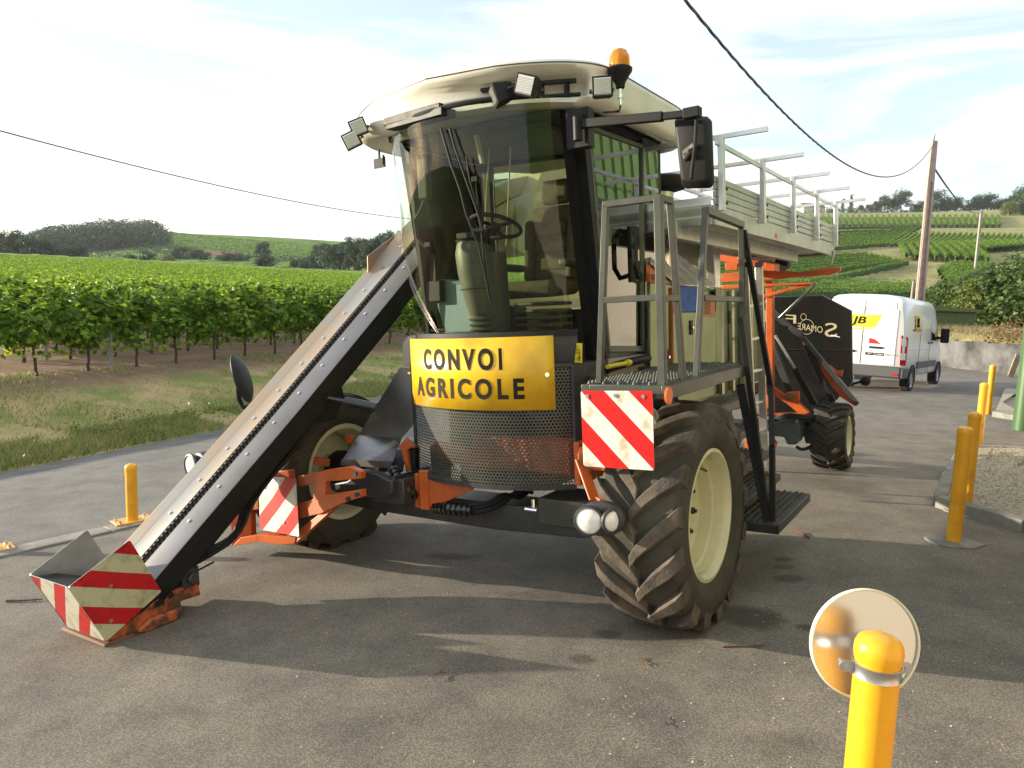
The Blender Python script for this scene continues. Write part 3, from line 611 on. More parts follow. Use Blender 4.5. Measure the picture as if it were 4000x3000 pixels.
# black brackets in the brow
mb = MB()
for a, b in (((.42, .98), (3.225, 3.245)), ((.42, 1.0), (3.145, 3.16))):
    for t in range(10):
        x0 = a[0] + (a[1] - a[0]) * t / 10; x1 = a[0] + (a[1] - a[0]) * (t + 1) / 10; f = lambda x: -.47 + .34 * ((x - .155) / .975) ** 2
        mb.beam((x0, f(x0) + .13, (b[0] + b[1]) / 2), (x1, f(x1) + .13, (b[0] + b[1]) / 2), .04, b[1] - b[0])
for x in (.5, .64, .78, .92): mb.bb((x, -.47 + .34 * ((x - .155) / .975) ** 2 + .11, 3.14), (x + .02, -.47 + .34 * ((x - .155) / .975) ** 2 + .15, 3.23))
part('light_bracket', mb, 'black', root)
def work_light(c, R, s=.1):
    wl = obj('work_light', None, root); c = V3(c); R = np.array(Matrix.Rotation(R[2], 3, 'Z') @ Matrix.Rotation(R[0], 3, 'X') @ Matrix.Rotation(R[1], 3, 'Y'))
    def tr(p): return c + R @ V3(p)
    h = s / 2; mb = MB(); mb.add([tr(p) for p in ((-h, -.045, -h), (h, -.045, -h), (h, -.045, h), (-h, -.045, h), (-h * .8, .05, -h * .8), (h * .8, .05, -h * .8), (h * .8, .05, h * .8), (-h * .8, .05, h * .8))], [(0, 1, 2, 3), (4, 7, 6, 5), (0, 4, 5, 1), (1, 5, 6, 2), (2, 6, 7, 3), (3, 7, 4, 0)])
    for k in range(5): x = -h * .7 + k * h * .35; mb.add([tr(p) for p in ((x, .04, -h * .75), (x + .004, .04, -h * .75), (x + .004, .075, -h * .7), (x, .075, -h * .7), (x, .04, h * .75), (x + .004, .04, h * .75), (x + .004, .075, h * .7), (x, .075, h * .7))], [(0, 1, 2, 3), (4, 5, 6, 7), (0, 4, 7, 3), (1, 5, 6, 2), (3, 2, 6, 7)])
    part('lamp_housing', mb, 'black', wl, .004)
    mb = MB(); a = h * .82
    for k in range(8):
        z0 = -a + 2 * a * k / 8; z1 = -a + 2 * a * (k + 1) / 8; mb.add([tr(p) for p in ((-a, -.047, z0), (a, -.047, z0), (a, -.054, (z0 + z1) / 2), (-a, -.054, (z0 + z1) / 2), (a, -.047, z1), (-a, -.047, z1))], [(0, 1, 2, 3), (3, 2, 4, 5)])
    part('lamp_lens', mb, 'lens_clear', wl, smooth=False)
    mb = MB(); mb.tube([tr((-h * 1.1, .03, 0)), tr((-h * 1.15, .08, 0)), tr((0, .12, 0)), tr((h * 1.15, .08, 0)), tr((h * 1.1, .03, 0))], .007, 6); mb.cyl(tr((0, .05, 0)), tr((0, .16, 0)), .012, 8); part('lamp_bracket', mb, 'dark_steel', wl)
work_light(Q(2352, 345, Y=-.36), (.05, 0, .5), .115)
work_light(Q(2062, 335, Y=-.44), (.15, .35, .15), .125)
work_light(Q(1955, 368, Y=-.46), (.3, -.1, -.75), .12)
work_light(Q(1402, 500, Y=-.44), (.1, -.35, .7), .115)
work_light(Q(1378, 548, Y=-.46), (.2, -.4, .6), .115)
# beacon
bp = Q(2423, 345, X=1.2); bc = obj('beacon', None, root)
mb = MB(); mb.cyl(bp + V3((0, 0, -.1)), bp + V3((0, 0, .03)), .012, 10); mb.cyl(bp + V3((0, 0, -.06)), bp + V3((0, 0, -.04)), .02, 10); mb.tube([bp + V3((0, 0, -.1)), bp + V3((-.02, .02, -.13)), bp + V3((-.12, .0, -.12))], .008, 6); part('beacon_stem', mb, 'chrome', bc)
mb = MB(); mb.lathe([(.026, .0), (.032, .03), (.06, .075), (.075, .095), (.078, .115), (.066, .125), (.0, .125)], bp, n=24); part('beacon_base', mb, 'black', bc)
mb = MB(); mb.lathe([(.064, .12), (.066, .15), (.062, .19), (.045, .222), (.02, .235), (.001, .238)], bp, n=24); part('beacon_dome', mb, 'beacon_amber', bc)
mb = MB(); mb.cyl(bp + V3((0, 0, .12)), bp + V3((0, 0, .19)), .02, 10); mb.add([bp + V3((-.03, .02, .13)), bp + V3((.03, .02, .13)), bp + V3((.03, .02, .2)), bp + V3((-.03, .02, .2))], [(0, 1, 2, 3)]); part('beacon_bulb', mb, 'sticker_yellow', bc)
# small dark visor under the brow (left of the wipers) and bracket plate below the left lights
mb = MB(); a, b = Q(1505, 478, Y=-.42), Q(1725, 418, Y=-.51); mb.beam(a, b, .04, .05); mb.beam(a + V3((.03, .04, -.03)), b + V3((.03, .03, -.03)), .12, .05); part('wiper_cover', mb, 'black', root, .004)
mb = MB(); p = Q(1483, 637, Y=-.1); mb.bb(p - V3((.055, .004, .035)), p + V3((.055, .004, .035))); mb.beam(p + V3((.055, 0, 0)), p + V3((.09, -.06, .005)), .006, .07); mb.beam(p + V3((0, 0, .03)), p + V3((0, 0, .1)), .012); part('camera_bracket', mb, 'black', root)
# wipers
def wscr(u, v): r = M @ ray(u, v); best = None; P = [Ab, Am, At]; ts = np.linspace(3.2, 5.8, 900); pts = CM[None] + r[None] * ts[:, None]
mb = MB()
def wp(u, v): 
    z = None; t = 4.2
    for _ in range(30):
        p = CM + (M @ ray(u, v)) * t; f = (p[2] - 1.7) / 1.36; yy = front_y(min(max(p[0], -.7), 1.2), 1.015, .09 - .16 * f - .06 * (1 - (2 * f - 1) ** 2)) - .03
        t += (yy - p[1]) * .8
    return p
for pts in ([(1722, 500), (1748, 590), (1762, 640), (1798, 740), (1820, 830), (1845, 895)], [(1757, 500), (1775, 570), (1820, 700), (1860, 810), (1885, 890)]): mb.tube([wp(*p) for p in pts], .008, 6)
for pts in ([(1822, 610), (1835, 700), (1862, 800), (1880, 900), (1890, 1010), (1900, 1100), (1918, 1190)], [(1845, 895), (1870, 960), (1890, 1050), (1905, 1120)]): mb.tube([wp(*p) for p in pts], .006, 6)
mb.beam(wp(1842, 898), wp(1890, 898), .02); part('windscreen_wiper', mb, 'black', root)
# ---- grille (real perforated sheet: holes cut between strips)
ZG0, ZG1 = .72, 1.49
def cylp(s, z, R=Rc, dy=0):
    "point at arc length s from the centre of the front cylinder"
    a = s / Rc; return V3((xc + R * math.sin(a), yc + dy - R * math.cos(a), z))
S0 = -Rc * math.asin((xc - XL + .0) / Rc); S1 = Rc * math.asin((XR - xc) / Rc)
hole = .0135; pit = .0235; pv = pit * .866; mb = MB(); nz_ = int((ZG1 - ZG0) / pv); ns = int((S1 - S0) / pit)
hx = [(math.cos(math.pi / 3 * k + math.pi / 6), math.sin(math.pi / 3 * k + math.pi / 6)) for k in range(6)]
VG = []; FG = []
for j in range(nz_):
    for i in range(ns):
        cs = S0 + (i + .5 + (.5 if j % 2 else 0)) * pit; cz = ZG0 + (j + .5) * pv
        if cs > S1: continue
        o = len(VG)
        for k in range(6): VG.append(cylp(cs + hx[k][0] * pit / 1.732 * 1.0, cz + hx[k][1] * pit / 1.732))
        for k in range(6): VG.append(cylp(cs + hx[k][0] * hole / 2 * 1.12, cz + hx[k][1] * hole / 2 * 1.12))
        for k in range(6): FG.append((o + k, o + (k + 1) % 6, o + 6 + (k + 1) % 6, o + 6 + k))
gr = obj('front_grille', fast_mesh('front_grille', np.array(VG), np.array(FG), 'grey_paint'), root)
mb = MB()
for z, hgt in ((ZG0 - .012, .03), (ZG1, .02)):
    A = [cylp(s, z) for s in np.linspace(S0, S1, 24)]; 
    for a, b in zip(A[:-1], A[1:]): mb.beam(a, b, .02, hgt)
for s_ in (S0, S1): mb.beam(cylp(s_, ZG0), cylp(s_, ZG1), .02, .02)
mb.prism([cylp(S1, ZG0), cylp(S1, ZG1), cylp(S1, ZG1) + V3((.02, .42, 0)), cylp(S1, ZG0) + V3((.02, .42, 0))], (.006, 0, 0)); part('grille_frame', mb, 'dark_steel', root)
# stuff behind the grille
mb = MB(); mb.bb((-.3, .1, .75), (.85, .3, 1.46)); part('radiator', mb, 'black', root)
mb = MB(); mb.tube([(-.35, .02, .84), (.1, -.08, .8), (.5, -.1, .84), (.9, -.02, .8)], .075, 10); mb.bb((.1, -.16, .77), (.88, -.0, .99)); part('counterweight', mb, 'orange', root, .01)
mb = MB(); P0 = [tuple(Q(u, v, Y=-.33)) for u, v in ((1630, 1850), (1672, 1862), (1850, 1890), (1840, 1915), (1692, 1983), (1670, 1985), (1632, 1980))]; mb.prism(P0, (0, .03, 0)); mb.bb((-.25, -.34, .47), (-.17, -.3, .75)); part('front_bracket', mb, 'orange', root, .004)
a = [Q(u, v, Y=-.3) for u, v in ((1629, 1845), (1675, 1862), (1672, 1985), (1632, 1978))]; mb = MB(); mb.prism(a, (0, -.03, 0)); part('front_bracket', mb, 'orange', root, .006)
mb = MB(); mb.bb((.93, -.2, .72), (.97, .4, 1.0)); mb.bb((.95, -.16, .82), (1.3, -.1, .98)); part('side_bracket', mb, 'orange', root, .006)
# ---- yellow convoy sign, curved round the grille
mb = MB(); sg0, sg1 = None, None
def Ssign(u, v, R=Rc + .03):
    r = M @ ray(u, v); dx, dy = CM[0] - xc, CM[1] - yc; a = r[0] ** 2 + r[1] ** 2; b = 2 * (dx * r[0] + dy * r[1]); c = dx * dx + dy * dy - R * R; D = max(b * b - 4 * a * c, 0); t = (-b - math.sqrt(D)) / 2 / a; p = CM + r * t
    return math.atan2(p[0] - xc, yc - p[1]) * Rc, p[2]
s0 = Ssign(1605, 1400)[0]; s1 = Ssign(2166, 1450)[0]; z0, z1 = 1.215, 1.68
NS = 24
for k in range(NS + 1):
    s_ = s0 + (s1 - s0) * k / NS; mb.v += [tuple(cylp(s_, z0, Rc + .03)), tuple(cylp(s_, z1, Rc + .03))]
for k in range(NS): mb.f.append((2 * k, 2 * k + 2, 2 * k + 3, 2 * k + 1)); mb.m.append(0)
sign = part('convoy_sign', mb, 'yellow_sign', root); so = sign.modifiers.new('thick', 'SOLIDIFY'); so.thickness = .004
def put_text(txt, u0, u1, vt, vb, name, bold=.035):
    V, Fc = text_mesh(txt, 1, bold, 1, 1.4); V = np.array(V); lo = V.min(0); hi = V.max(0)
    sa, za = Ssign(u0, (vt + vb) / 2); sb, zb_ = Ssign(u1, (vt + vb) / 2); um = (u0 + u1) / 2; zt = Ssign(um, vt)[1]; zbm = Ssign(um, vb)[1]
    q = (V - lo) / (hi - lo); P = [cylp(sa + (sb - sa) * a, zbm + (zt - zbm) * b, Rc + .0335) for a, b in q]
    mb = MB(); mb.add(P, Fc); part(name, mb, 'print_black', sign, smooth=False)
bold_ = .03; put_text('CONVOI', 1657, 1962, 1362, 1447, 'lettering'); put_text('AGRICOLE', 1632, 2049, 1479, 1560, 'lettering')
for u, v in ((1603, 1458), (2137, 1463)):
    s_, z = Ssign(u, v); p = cylp(s_, z, Rc + .034); nn = nrm(p - V3((xc, yc, z))); mb = MB(); mb.cyl(p, p + nn * .008, .014, 12); mb.cyl(p, p + nn * .016, .007, 8); part('bolt', mb, 'chrome', sign)
# warning label on the sill panel
def pict(pts_px, plane, m, parent, off=(0, 0, 0)):
    mb = MB(); P = [Q(u, v, **plane) + V3(off) for u, v in pts_px]; mb.add(P, [tuple(range(len(P)))]); return part('pictogram', mb, m, parent, smooth=False)
k14 = lambda x, y: (1400 + x / 1.3825, 1200 + y / 1.3825)
pl = dict(Y=-.1)
mb = MB(); A = [Q(*k14(x, y), **pl) for x, y in ((1148, 194), (1206, 195), (1205, 300), (1150, 300))]; mb.prism(A, (0, .01, 0)); ws_ = part('warning_sticker', mb, 'sticker_yellow', root)
def bar(px, w=2.0):
    mb = MB()
    for (a, b) in zip(px[:-1], px[1:]):
        p, q = Q(*k14(*a), **pl) + V3((0, -.004, 0)), Q(*k14(*b), **pl) + V3((0, -.004, 0)); mb.beam(p, q, .002, w * .0011)
    part('pictogram', mb, 'print_black', ws_, smooth=False)
bar([(1154, 244), (1177, 203), (1200, 244), (1154, 244)], 2.2); bar([(1152, 250), (1204, 250)], 1.6); bar([(1166, 238), (1178, 224), (1186, 238)], 3); bar([(1153, 263), (1164, 263), (1164, 288), (1153, 288), (1153, 263)], 1.5); bar([(1168, 277), (1184, 277)], 1.8); bar([(1194, 258), (1194, 290)], 4.5); bar([(1188, 268), (1188, 277)], 1.8); bar([(1200, 268), (1200, 277)], 1.8)
# ---- cab interior
seat = obj('driver_seat', None, root)
def cushion(name, c, s, rot, parent, m='seat_fabric', b=.05):
    mb = MB(); mb.box((0, 0, 0), s); o = part(name, mb, m, parent, angle=180); o.location = c; o.rotation_euler = rot; bv = o.modifiers.new('b', 'BEVEL'); bv.width = b; bv.segments = 4; return o
sx = .15
cushion('seat_cushion', (sx, .78, 2.02), (.46, .46, .13), (.06, 0, 0), seat); cushion('backrest', (sx, 1.03, 2.38), (.46, .13, .62), (-.12, 0, 0), seat)
cushion('backrest_side', (sx - .2, .98, 2.33), (.08, .16, .5), (-.12, 0, .1), seat, b=.035); cushion('backrest_side', (sx + .2, .98, 2.33), (.08, .16, .5), (-.12, 0, -.1), seat, b=.035)
cushion('headrest', (sx, 1.07, 2.8), (.26, .09, .2), (-.1, 0, 0), seat, b=.04); cushion('armrest', (sx - .3, .8, 2.2), (.08, .34, .06), (0, 0, 0), seat, 'cab_plastic_dark', .02); cushion('armrest', (sx + .28, .8, 2.2), (.08, .34, .06), (0, 0, 0), seat, 'cab_plastic_dark', .02)
for zc_ in (2.22, 2.36, 2.5): cushion('back_roll', (sx, .955, zc_), (.3, .05, .11), (-.12, 0, 0), seat, b=.022)
for k in range(5): cushion('suspension_fold', (sx, .8, 1.68 + k * .055), (.34, .34, .028), (0, 0, 0), seat, 'cab_plastic', .012)
col = obj('steering_column', None, root); cxs, cys = .3, .2; DX_ = -.3
mb = MB()
prof = [((.0, .22, 1.5), .08), ((-.01, .2, 1.75), .085), ((-.02, .18, 1.95), .115), ((-.03, .16, 2.15), .135), ((-.035, .155, 2.28), .14), ((-.035, .16, 2.33), .13), ((-.035, .17, 2.345), .05)]
mb.tube([V3(p) for p, r in prof], [r for p, r in prof], 20); part('column_cover', mb, 'cab_plastic', col, angle=50)
for yy_, zz_ in ((-.02, 2.02), (.0, 2.2)): mb = MB(); mb.lathe([(.137 if zz_ > 2.1 else .125, -.003), (.137 if zz_ > 2.1 else .125, .003)], (-.03, .16, zz_), n=24); part('trim_line', mb, 'black', col)
mb = MB(); mb.box((-.035, .1, 2.4), (.16, .1, .05)); mb.box((-.17, .2, 2.38), (.12, .03, .03)); mb.box((.12, .22, 2.38), (.1, .03, .03)); part('instrument_pod', mb, 'black', col, .01)
mb = MB(); mb.tube([(.07, .25, 1.5), (.07, .24, 1.9), (.08, .22, 2.28)], [.09, .11, .1], 14); part('column_cover', mb, 'cab_plastic_dark', col, angle=60)
mb = MB(); mb.lathe([(.12, 0), (.095, .02), (.12, .04), (.095, .06), (.12, .08), (.095, .1), (.115, .12)], (-.005, .2, 1.72), n=20); part('bellows', mb, 'cab_plastic', col)
mb = MB(); mb.cyl((-.01, .2, 2.34), (.03, .3, 2.45), .035, 12); part('steering_shaft', mb, 'black', col)
wc = V3((.05, .32, 2.48)); wn = nrm((.05, .35, .93)); ua = nrm(np.cross(wn, (1, 0, 0))); ub = np.cross(wn, ua)
mb = MB(); mb.tube([wc + .19 * (math.cos(t) * ua + math.sin(t) * ub) for t in np.linspace(0, 2 * math.pi, 33)], .016, 8, cap=False); mb.cyl(wc - wn * .03, wc + wn * .01, .045, 14)
for t in (.3, 2.4, 4.5): mb.tube([wc, wc + .19 * (math.cos(t) * ua + math.sin(t) * ub)], .014, 6)
part('steering_wheel', mb, 'black', col)
mb = MB(); P = [Q(u, v, Y=.12) for u, v in ((1690, 1090), (1820, 1098), (1840, 1200), (1860, 1245), (1870, 1310), (1735, 1310), (1705, 1200))]; mb.prism(P, (0, .3, 0)); part('footwell_bin', mb, 'blue_plastic', root, .03)
mb = MB(); mb.bb((-.38, .65, 1.5), (-.12, 1.0, 1.9)); part('side_console', mb, 'cab_plastic_dark', root, .03)
mb = MB(); mb.bb((-.4, .08, 1.95), (-.34, .14, 2.3)); mb.box((-.36, .12, 2.02), (.12, .1, .16)); part('control_box', mb, 'black', root, .01)
mb = MB(); mb.prism([(XL - .05, -.02, 3.115), (XR - .03, .0, 3.115), (XR - .03, YB - .02, 3.115), (-.5, 1.05, 3.115)], (0, 0, .02)); mb.bb((.1, .15, 3.05), (.6, .5, 3.115)); part('headliner', mb, 'cab_plastic', root, .01)
mb = MB(); a = [Q(1860, 530, Y=.05), Q(1885, 640, Y=.05)]; mb.beam(a[0], a[1], .04, .02); part('sun_strip', mb, 'interior_light', root)
mb = MB(); mb.tube([Q(1912, 560, Y=.6), Q(1890, 960, Y=.6)], .006, 6); mb.tube([Q(1995, 560, Y=.4), Q(1978, 960, Y=.5)], .006, 6); part('aerial', mb, 'interior_light', root)
mb = MB(); A = [Q(1858, 700, Y=.1), Q(1880, 690, Y=.1)]; mb.box(A[0], (.05, .04, .035)); mb.tube([A[0], A[0] + V3((0, .03, -.3))], .006, 6); part('cab_camera', mb, 'black', root)
# curved inner mirror on the left side
mb = MB(); p = Q(1657, 700, Y=-.12); mb.box(p, (.1, .05, .3)); part('inside_mirror', mb, 'black', root, .02); mb = MB(); mb.tube([Q(1660, 780, Y=-.12), Q(1640, 830, Y=-.12), Q(1620, 860, Y=-.1), Q(1632, 930, Y=-.1), Q(1665, 970, Y=-.12)], .012, 6); mb.box(Q(1672, 955, Y=-.12), (.05, .03, .03)); part('mirror_arm', mb, 'black', root)
# ---- main mirror (left side of the machine)
mb = MB(); a = Q(2262, 485, Y=-.28); b = Q(2590, 455, Y=-.3); c = Q(2722, 440, Y=-.3)
mb.beam(a, b, .045, .05); mb.beam(b, c, .035, .038); mb.bb(a + V3((-.1, .02, -.13)), a + V3((.05, .1, .1))); mb.cyl(a + V3((-.0, -.02, -.1)), a + V3((.0, -.02, .06)), .028, 12); mb.bb(c + V3((-.07, -.03, -.025)), c + V3((.02, .03, .03)))
mb.tube([c + V3((.0, 0, .0)), Q(2716, 560, Y=-.3), Q(2700, 700, Y=-.31)], .011, 8); mb.beam(Q(2716, 565, Y=-.28), Q(2672, 600, Y=-.24), .03, .03)
mb.beam(a + V3((-.06, .06, 0)), V3((XR - .05, .05, a[2])), .1, .16)
mm = part('main_mirror_arm', mb, 'black', root, .004)
mb = MB(); Pm = [Q(u, v, Y=-.2) for u, v in ((2650, 447), (2765, 452), (2778, 470), (2787, 715), (2775, 735), (2680, 738), (2662, 722), (2634, 470))]
cpt = sum(Pm) / len(Pm); mb.v = [tuple(p) for p in Pm] + [tuple(cpt + (p - cpt) * .82 + V3((0, -.05, 0))) for p in Pm] + [tuple(cpt + (p - cpt) * .97 + V3((0, .035, 0))) for p in Pm]; n = 8
mb.f = [tuple(range(8, 16))] + [(i, (i + 1) % 8, 8 + (i + 1) % 8, 8 + i) for i in range(8)] + [(i, (i + 1) % 8, 16 + (i + 1) % 8, 16 + i) for i in range(8)] + [tuple(range(16, 24))]; mb.m = [0] * len(mb.f)
part('mirror_housing', mb, 'black', root, .012, angle=60)
mb = MB(); mb.tube([Q(2675, 590, Y=-.24), Q(2680, 620, Y=-.25), Q(2698, 590, Y=-.3)], .016, 8); part('mirror_clamp', mb, 'dark_steel', root)
# ---- platform and rails
PZ = 1.42
mb = MB(); mb.bb((1.24, -.65, 1.345), (1.29, .9, 1.415)); mb.bb((1.71, -.65, 1.345), (1.752, .9, 1.415)); mb.bb((1.29, -.65, 1.345), (1.71, -.61, 1.415)); mb.bb((1.29, .86, 1.345), (1.71, .9, 1.415)); mb.bb((.95, .0, 1.345), (1.24, .06, 1.4)); mb.bb((.95, .8, 1.345), (1.24, .86, 1.4))
plat = part('platform', mb, 'grey_paint', root, .003)
def grating(name, x0, x1, y0, y1, z, parent, sp=.045):
    mb = MB(); mb.bb((x0, y0, z - .012), (x1, y1, z - .004)); part(name, mb, 'galvanised' if 0 else 'grey_paint', parent)
    V = []; Fq = []
    for i, x in enumerate(np.arange(x0 + sp / 2, x1 - sp / 3, sp)):
        for j, y in enumerate(np.arange(y0 + sp / 2 + (sp / 2 if i % 2 else 0), y1 - sp / 3, sp)):
            o = len(V); r = sp * .33
            for k in range(6): a = k * math.pi / 3; V.append((x + r * math.cos(a), y + r * math.sin(a), z - .004))
            for k in range(6): a = k * math.pi / 3; V.append((x + r * .55 * math.cos(a), y + r * .55 * math.sin(a), z + .012 + .004 * (k % 2)))
            for k in range(6): Fq.append((o + k, o + (k + 1) % 6, o + 6 + (k + 1) % 6, o + 6 + k))
    o = obj('grating_studs', fast_mesh('grating_studs', np.array(V), np.array(Fq), 'rail_grey'), parent, kind='stuff'); return o
grating('grating', 1.25, 1.73, -.63, .88, PZ, plat)
def rail(name, p, q, w=.034, m='rail_grey'):
    mb = MB(); mb.beam(p, q, w); part(name, mb, m, rails, .003)
rails = part('guard_rail', MB().beam((1.33, -.6, PZ), (1.4, -.6, 2.38), .034), 'rail_grey', root, .003)
rail('rail_post', (1.7, -.6, PZ - .05), (1.7, -.6, 2.38), .042); rail('top_rail', (1.385, -.6, 2.385), (1.72, -.6, 2.385)); rail('mid_rail', (1.37, -.6, 1.875), (1.68, -.6, 1.875))
rail('rail_post', (1.7, -.3, PZ - .03), (1.7, -.44, 2.38)); rail('top_rail', (1.7, -.58, 2.386), (1.7, -.43, 2.386)); rail('mid_rail', (1.7, -.58, 1.87), (1.7, -.38, 1.87))
rail('rail_post', (1.7, -.09, PZ - .03), (1.7, .13, 2.4)); rail('rail_post', (1.7, .85, PZ - .06), (1.7, .86, 2.38)); rail('top_rail', (1.7, .12, 2.39), (1.7, .87, 2.365), .042); rail('mid_rail', (1.7, .05, 1.87), (1.7, .85, 1.86))
mb = MB(); p = Q(2607, 1546, X=1.755); mb.cyl(p, p + V3((.012, 0, 0)), .045, 20); part('side_reflector', mb, 'reflector_orange', plat)
# stair
mb = MB()
for a, b in (((1.71, .88, 2.33), Q(3010, 1505, X=1.82)), (Q(3010, 1505, X=1.82), Q(3016, 1745, X=1.93)), (Q(3016, 1745, X=1.93), Q(3019, 2035, X=1.93)), (Q(2893, 1240, X=1.72), Q(3000, 2030, X=1.9))): mb.beam(a, b, .036, .036)
part('stair_rail', mb, 'black', root, .003)
mb = MB(); mb.beam(Q(2893, 1500, X=1.7), Q(3000, 2040, X=1.88), .03, .06); part('stair_stringer', mb, 'dark_steel', root, .003)
for k, (x0, x1, z) in enumerate(((1.25, 1.48, 1.08), (1.35, 1.56, .86), (1.42, 1.66, .66), (1.5, 1.74, .48))):
    mb = MB(); mb.bb((x0, .78, z - .05), (x1, 1.7, z)); st = part('stair_step', mb, 'dark_steel', root, .003); grating('step_tread', x0 + .01, x1 - .01, .8, 1.68, z + .012, st, .04)
mb = MB(); x0, x1, y0, y1, z = 1.5, 1.95, .76, 1.76, .33; mb.bb((x0, y0, z - .06), (x1, y0 + .03, z)); mb.bb((x0, y1 - .03, z - .06), (x1, y1, z)); mb.bb((x1 - .03, y0, z - .06), (x1, y1, z)); mb.bb((x0, y0, z - .06), (x0 + .03, y1, z)); mb.bb((x1 - .2, y1 - .2, z - .12), (x1 - .1, y1 - .05, z - .06)); st = part('bottom_step', mb, 'dark_steel', root, .003); grating('step_tread', x0 + .02, x1 - .02, y0 + .02, y1 - .02, z + .004, st, .045)
# ---- red and white plates
def plate(name, C4, m, parent=root, rivets=(), thick=.004, uvs=((0, 1), (1, 1), (1, 0), (0, 0)), rc=.03):
    "four corners UL, UR, LR, LL; rounded corners"
    C4 = [V3(c) for c in C4]; at = lambda a, b: (C4[0] * (1 - a) + C4[1] * a) * b + (C4[3] * (1 - a) + C4[2] * a) * (1 - b)
    ab = []
    for cx_, cy_, t0 in ((rc, rc, 180), (1 - rc, rc, 270), (1 - rc, 1 - rc, 0), (rc, 1 - rc, 90)):
        for t in np.linspace(t0, t0 + 90, 5): ab.append((cx_ + rc * math.cos(math.radians(t)), cy_ + rc * math.sin(math.radians(t))))
    mb = MB(); nn = nrm(np.cross(C4[1] - C4[0], C4[3] - C4[0])); mb.add([at(a, b) for a, b in ab], [tuple(range(len(ab)))])
    u = [V3((*q, 0))[:2] for q in uvs]; mb.uv[0] = [tuple((u[0] * (1 - a) + u[1] * a) * b + (u[3] * (1 - a) + u[2] * a) * (1 - b)) for a, b in ab]
    cen = at(.5, .5); s = 1 if nn.dot(CM - cen) < 0 else -1
    back = [at(a, b) + nn * s * thick for a, b in ab]; o = len(ab); mb.cm = 1; mb.add(back, [tuple(range(o))]); 
    mb.add([at(a, b) for a, b in ab] + back, [(i, (i + 1) % o, o + (i + 1) % o, o + i) for i in range(o)])
    me = bpy.data.meshes.new(name); me.from_pydata(mb.v, [], mb.f); me.materials.append(MATS[m]); me.materials.append(MATS['galvanised']); me.polygons.foreach_set('material_index', mb.m)
    l = me.uv_layers.new(name='UVMap')
    for li, c in zip(me.polygons[0].loop_indices, mb.uv[0]): l.data[li].uv = c
    ob = obj(name, me, parent)
    for a, b in rivets: r = MB(); r.cyl(at(a, b) - nn * s * .0, at(a, b) - nn * s * .006, .011, 12); part('rivet', r, 'galvanised', ob)
    return ob
plate('warning_plate', [Q(2268, 1526, Y=-.68), Q(2548, 1527, Y=-.68), Q(2556, 1838, Y=-.66), Q(2279, 1821, Y=-.66)], 'stripe_plate', rivets=((.1, .93), (.5, .94), (.88, .93)))
mb = MB(); mb.bb((1.25, -.655, 1.0), (1.32, -.63, 1.36)); part('plate_bracket', mb, 'dark_steel', root)
plate('warning_plate', [Q(1010, 1858, d=5.8), Q(1155, 1868, d=5.45), Q(1168, 2097, d=5.4), Q(1015, 2068, d=5.75)], 'stripe_plate', uvs=((1, 1.08), (0, 1.08), (0, .08), (1, .08)), rivets=((.6, .93), (.65, .2)))
# ---- headlights
def twin_light(c, yaw, s=1., one=False):
    hl = obj('headlight', None, root); c = V3(c); R = np.array(Matrix.Rotation(yaw, 3, 'Z')); tr = lambda p: c + R @ (V3(p) * s)
    mb = MB(); mb.sphere((0, 0, 0), .12, 20, 12, (1.25 if not one else .95, .75, .88)); mb.v = [tuple(tr((p[0] + .04, p[1] + .05, p[2]))) if p[1] > -.04 else tuple(tr((p[0] + .04, -.04 + .05, p[2]))) for p in mb.v]; part('lamp_housing', mb, 'dark_steel', hl, angle=80)
    for k, (x, r, ry) in enumerate(((-.025, .078, 0), (.105, .062, .75))[:1 if one else 2]):
        R2 = np.array(Matrix.Rotation(ry, 3, 'Z')); cc = V3((x, -.005 if k == 0 else .015, 0)); mb = MB()
        t2 = lambda p: tr(cc + R2 @ V3(p)); mb2 = MB(); mb2.lathe([(r + .012, 0), (r + .012, -.02), (r, -.024), (r, 0)], (0, 0, 0), (0, 1, 0), 28); mb2.v = [tuple(t2(p)) for p in mb2.v]; part('lamp_ring', mb2, 'dark_steel', hl)
        mb.lathe([(r, -.012), (r * .8, -.022), (r * .45, -.03), (.001, -.033)], (0, 0, 0), (0, 1, 0), 28); mb.v = [tuple(t2(p)) for p in mb.v]; part('lamp_lens', mb, 'lens_front', hl)
        mb = MB(); mb.lathe([(r, -.01), (r * .75, .012), (r * .4, .03), (.001, .034)], (0, 0, 0), (0, 1, 0), 28); mb.v = [tuple(t2(p)) for p in mb.v]; part('lamp_reflector', mb, 'lamp_white', hl)
glass_mat('lens_glass', (.93, .93, .92), 1.5, 1.2, .05)
hp = Q(2318, 2032, Y=-.82); twin_light(hp, .25, .92)
mb = MB(); mb.beam(Q(2268, 1800, Y=-.62), Q(2325, 1960, Y=-.74), .012, .09, up=(0, 1, 0)); mb.beam(Q(2325, 1955, Y=-.74), hp + V3((.02, .06, .08)), .02, .05); mb.beam(V3((.97, -.15, .93)), Q(2268, 1800, Y=-.62), .03, .08); part('headlight_arm', mb, 'orange', root, .004)
hp = Q(756, 1820, d=5.6); twin_light(hp + V3((.02, 0, 0)), -.1, 1.05, True)
mb = MB(); mb.beam(hp + V3((.02, .1, 0)), V3((-1.6, -.5, .8)), .03, .06); mb.beam(V3((-1.6, -.5, .8)), V3((-1.3, -.2, .7)), .03, .06); part('headlight_arm', mb, 'orange', root)
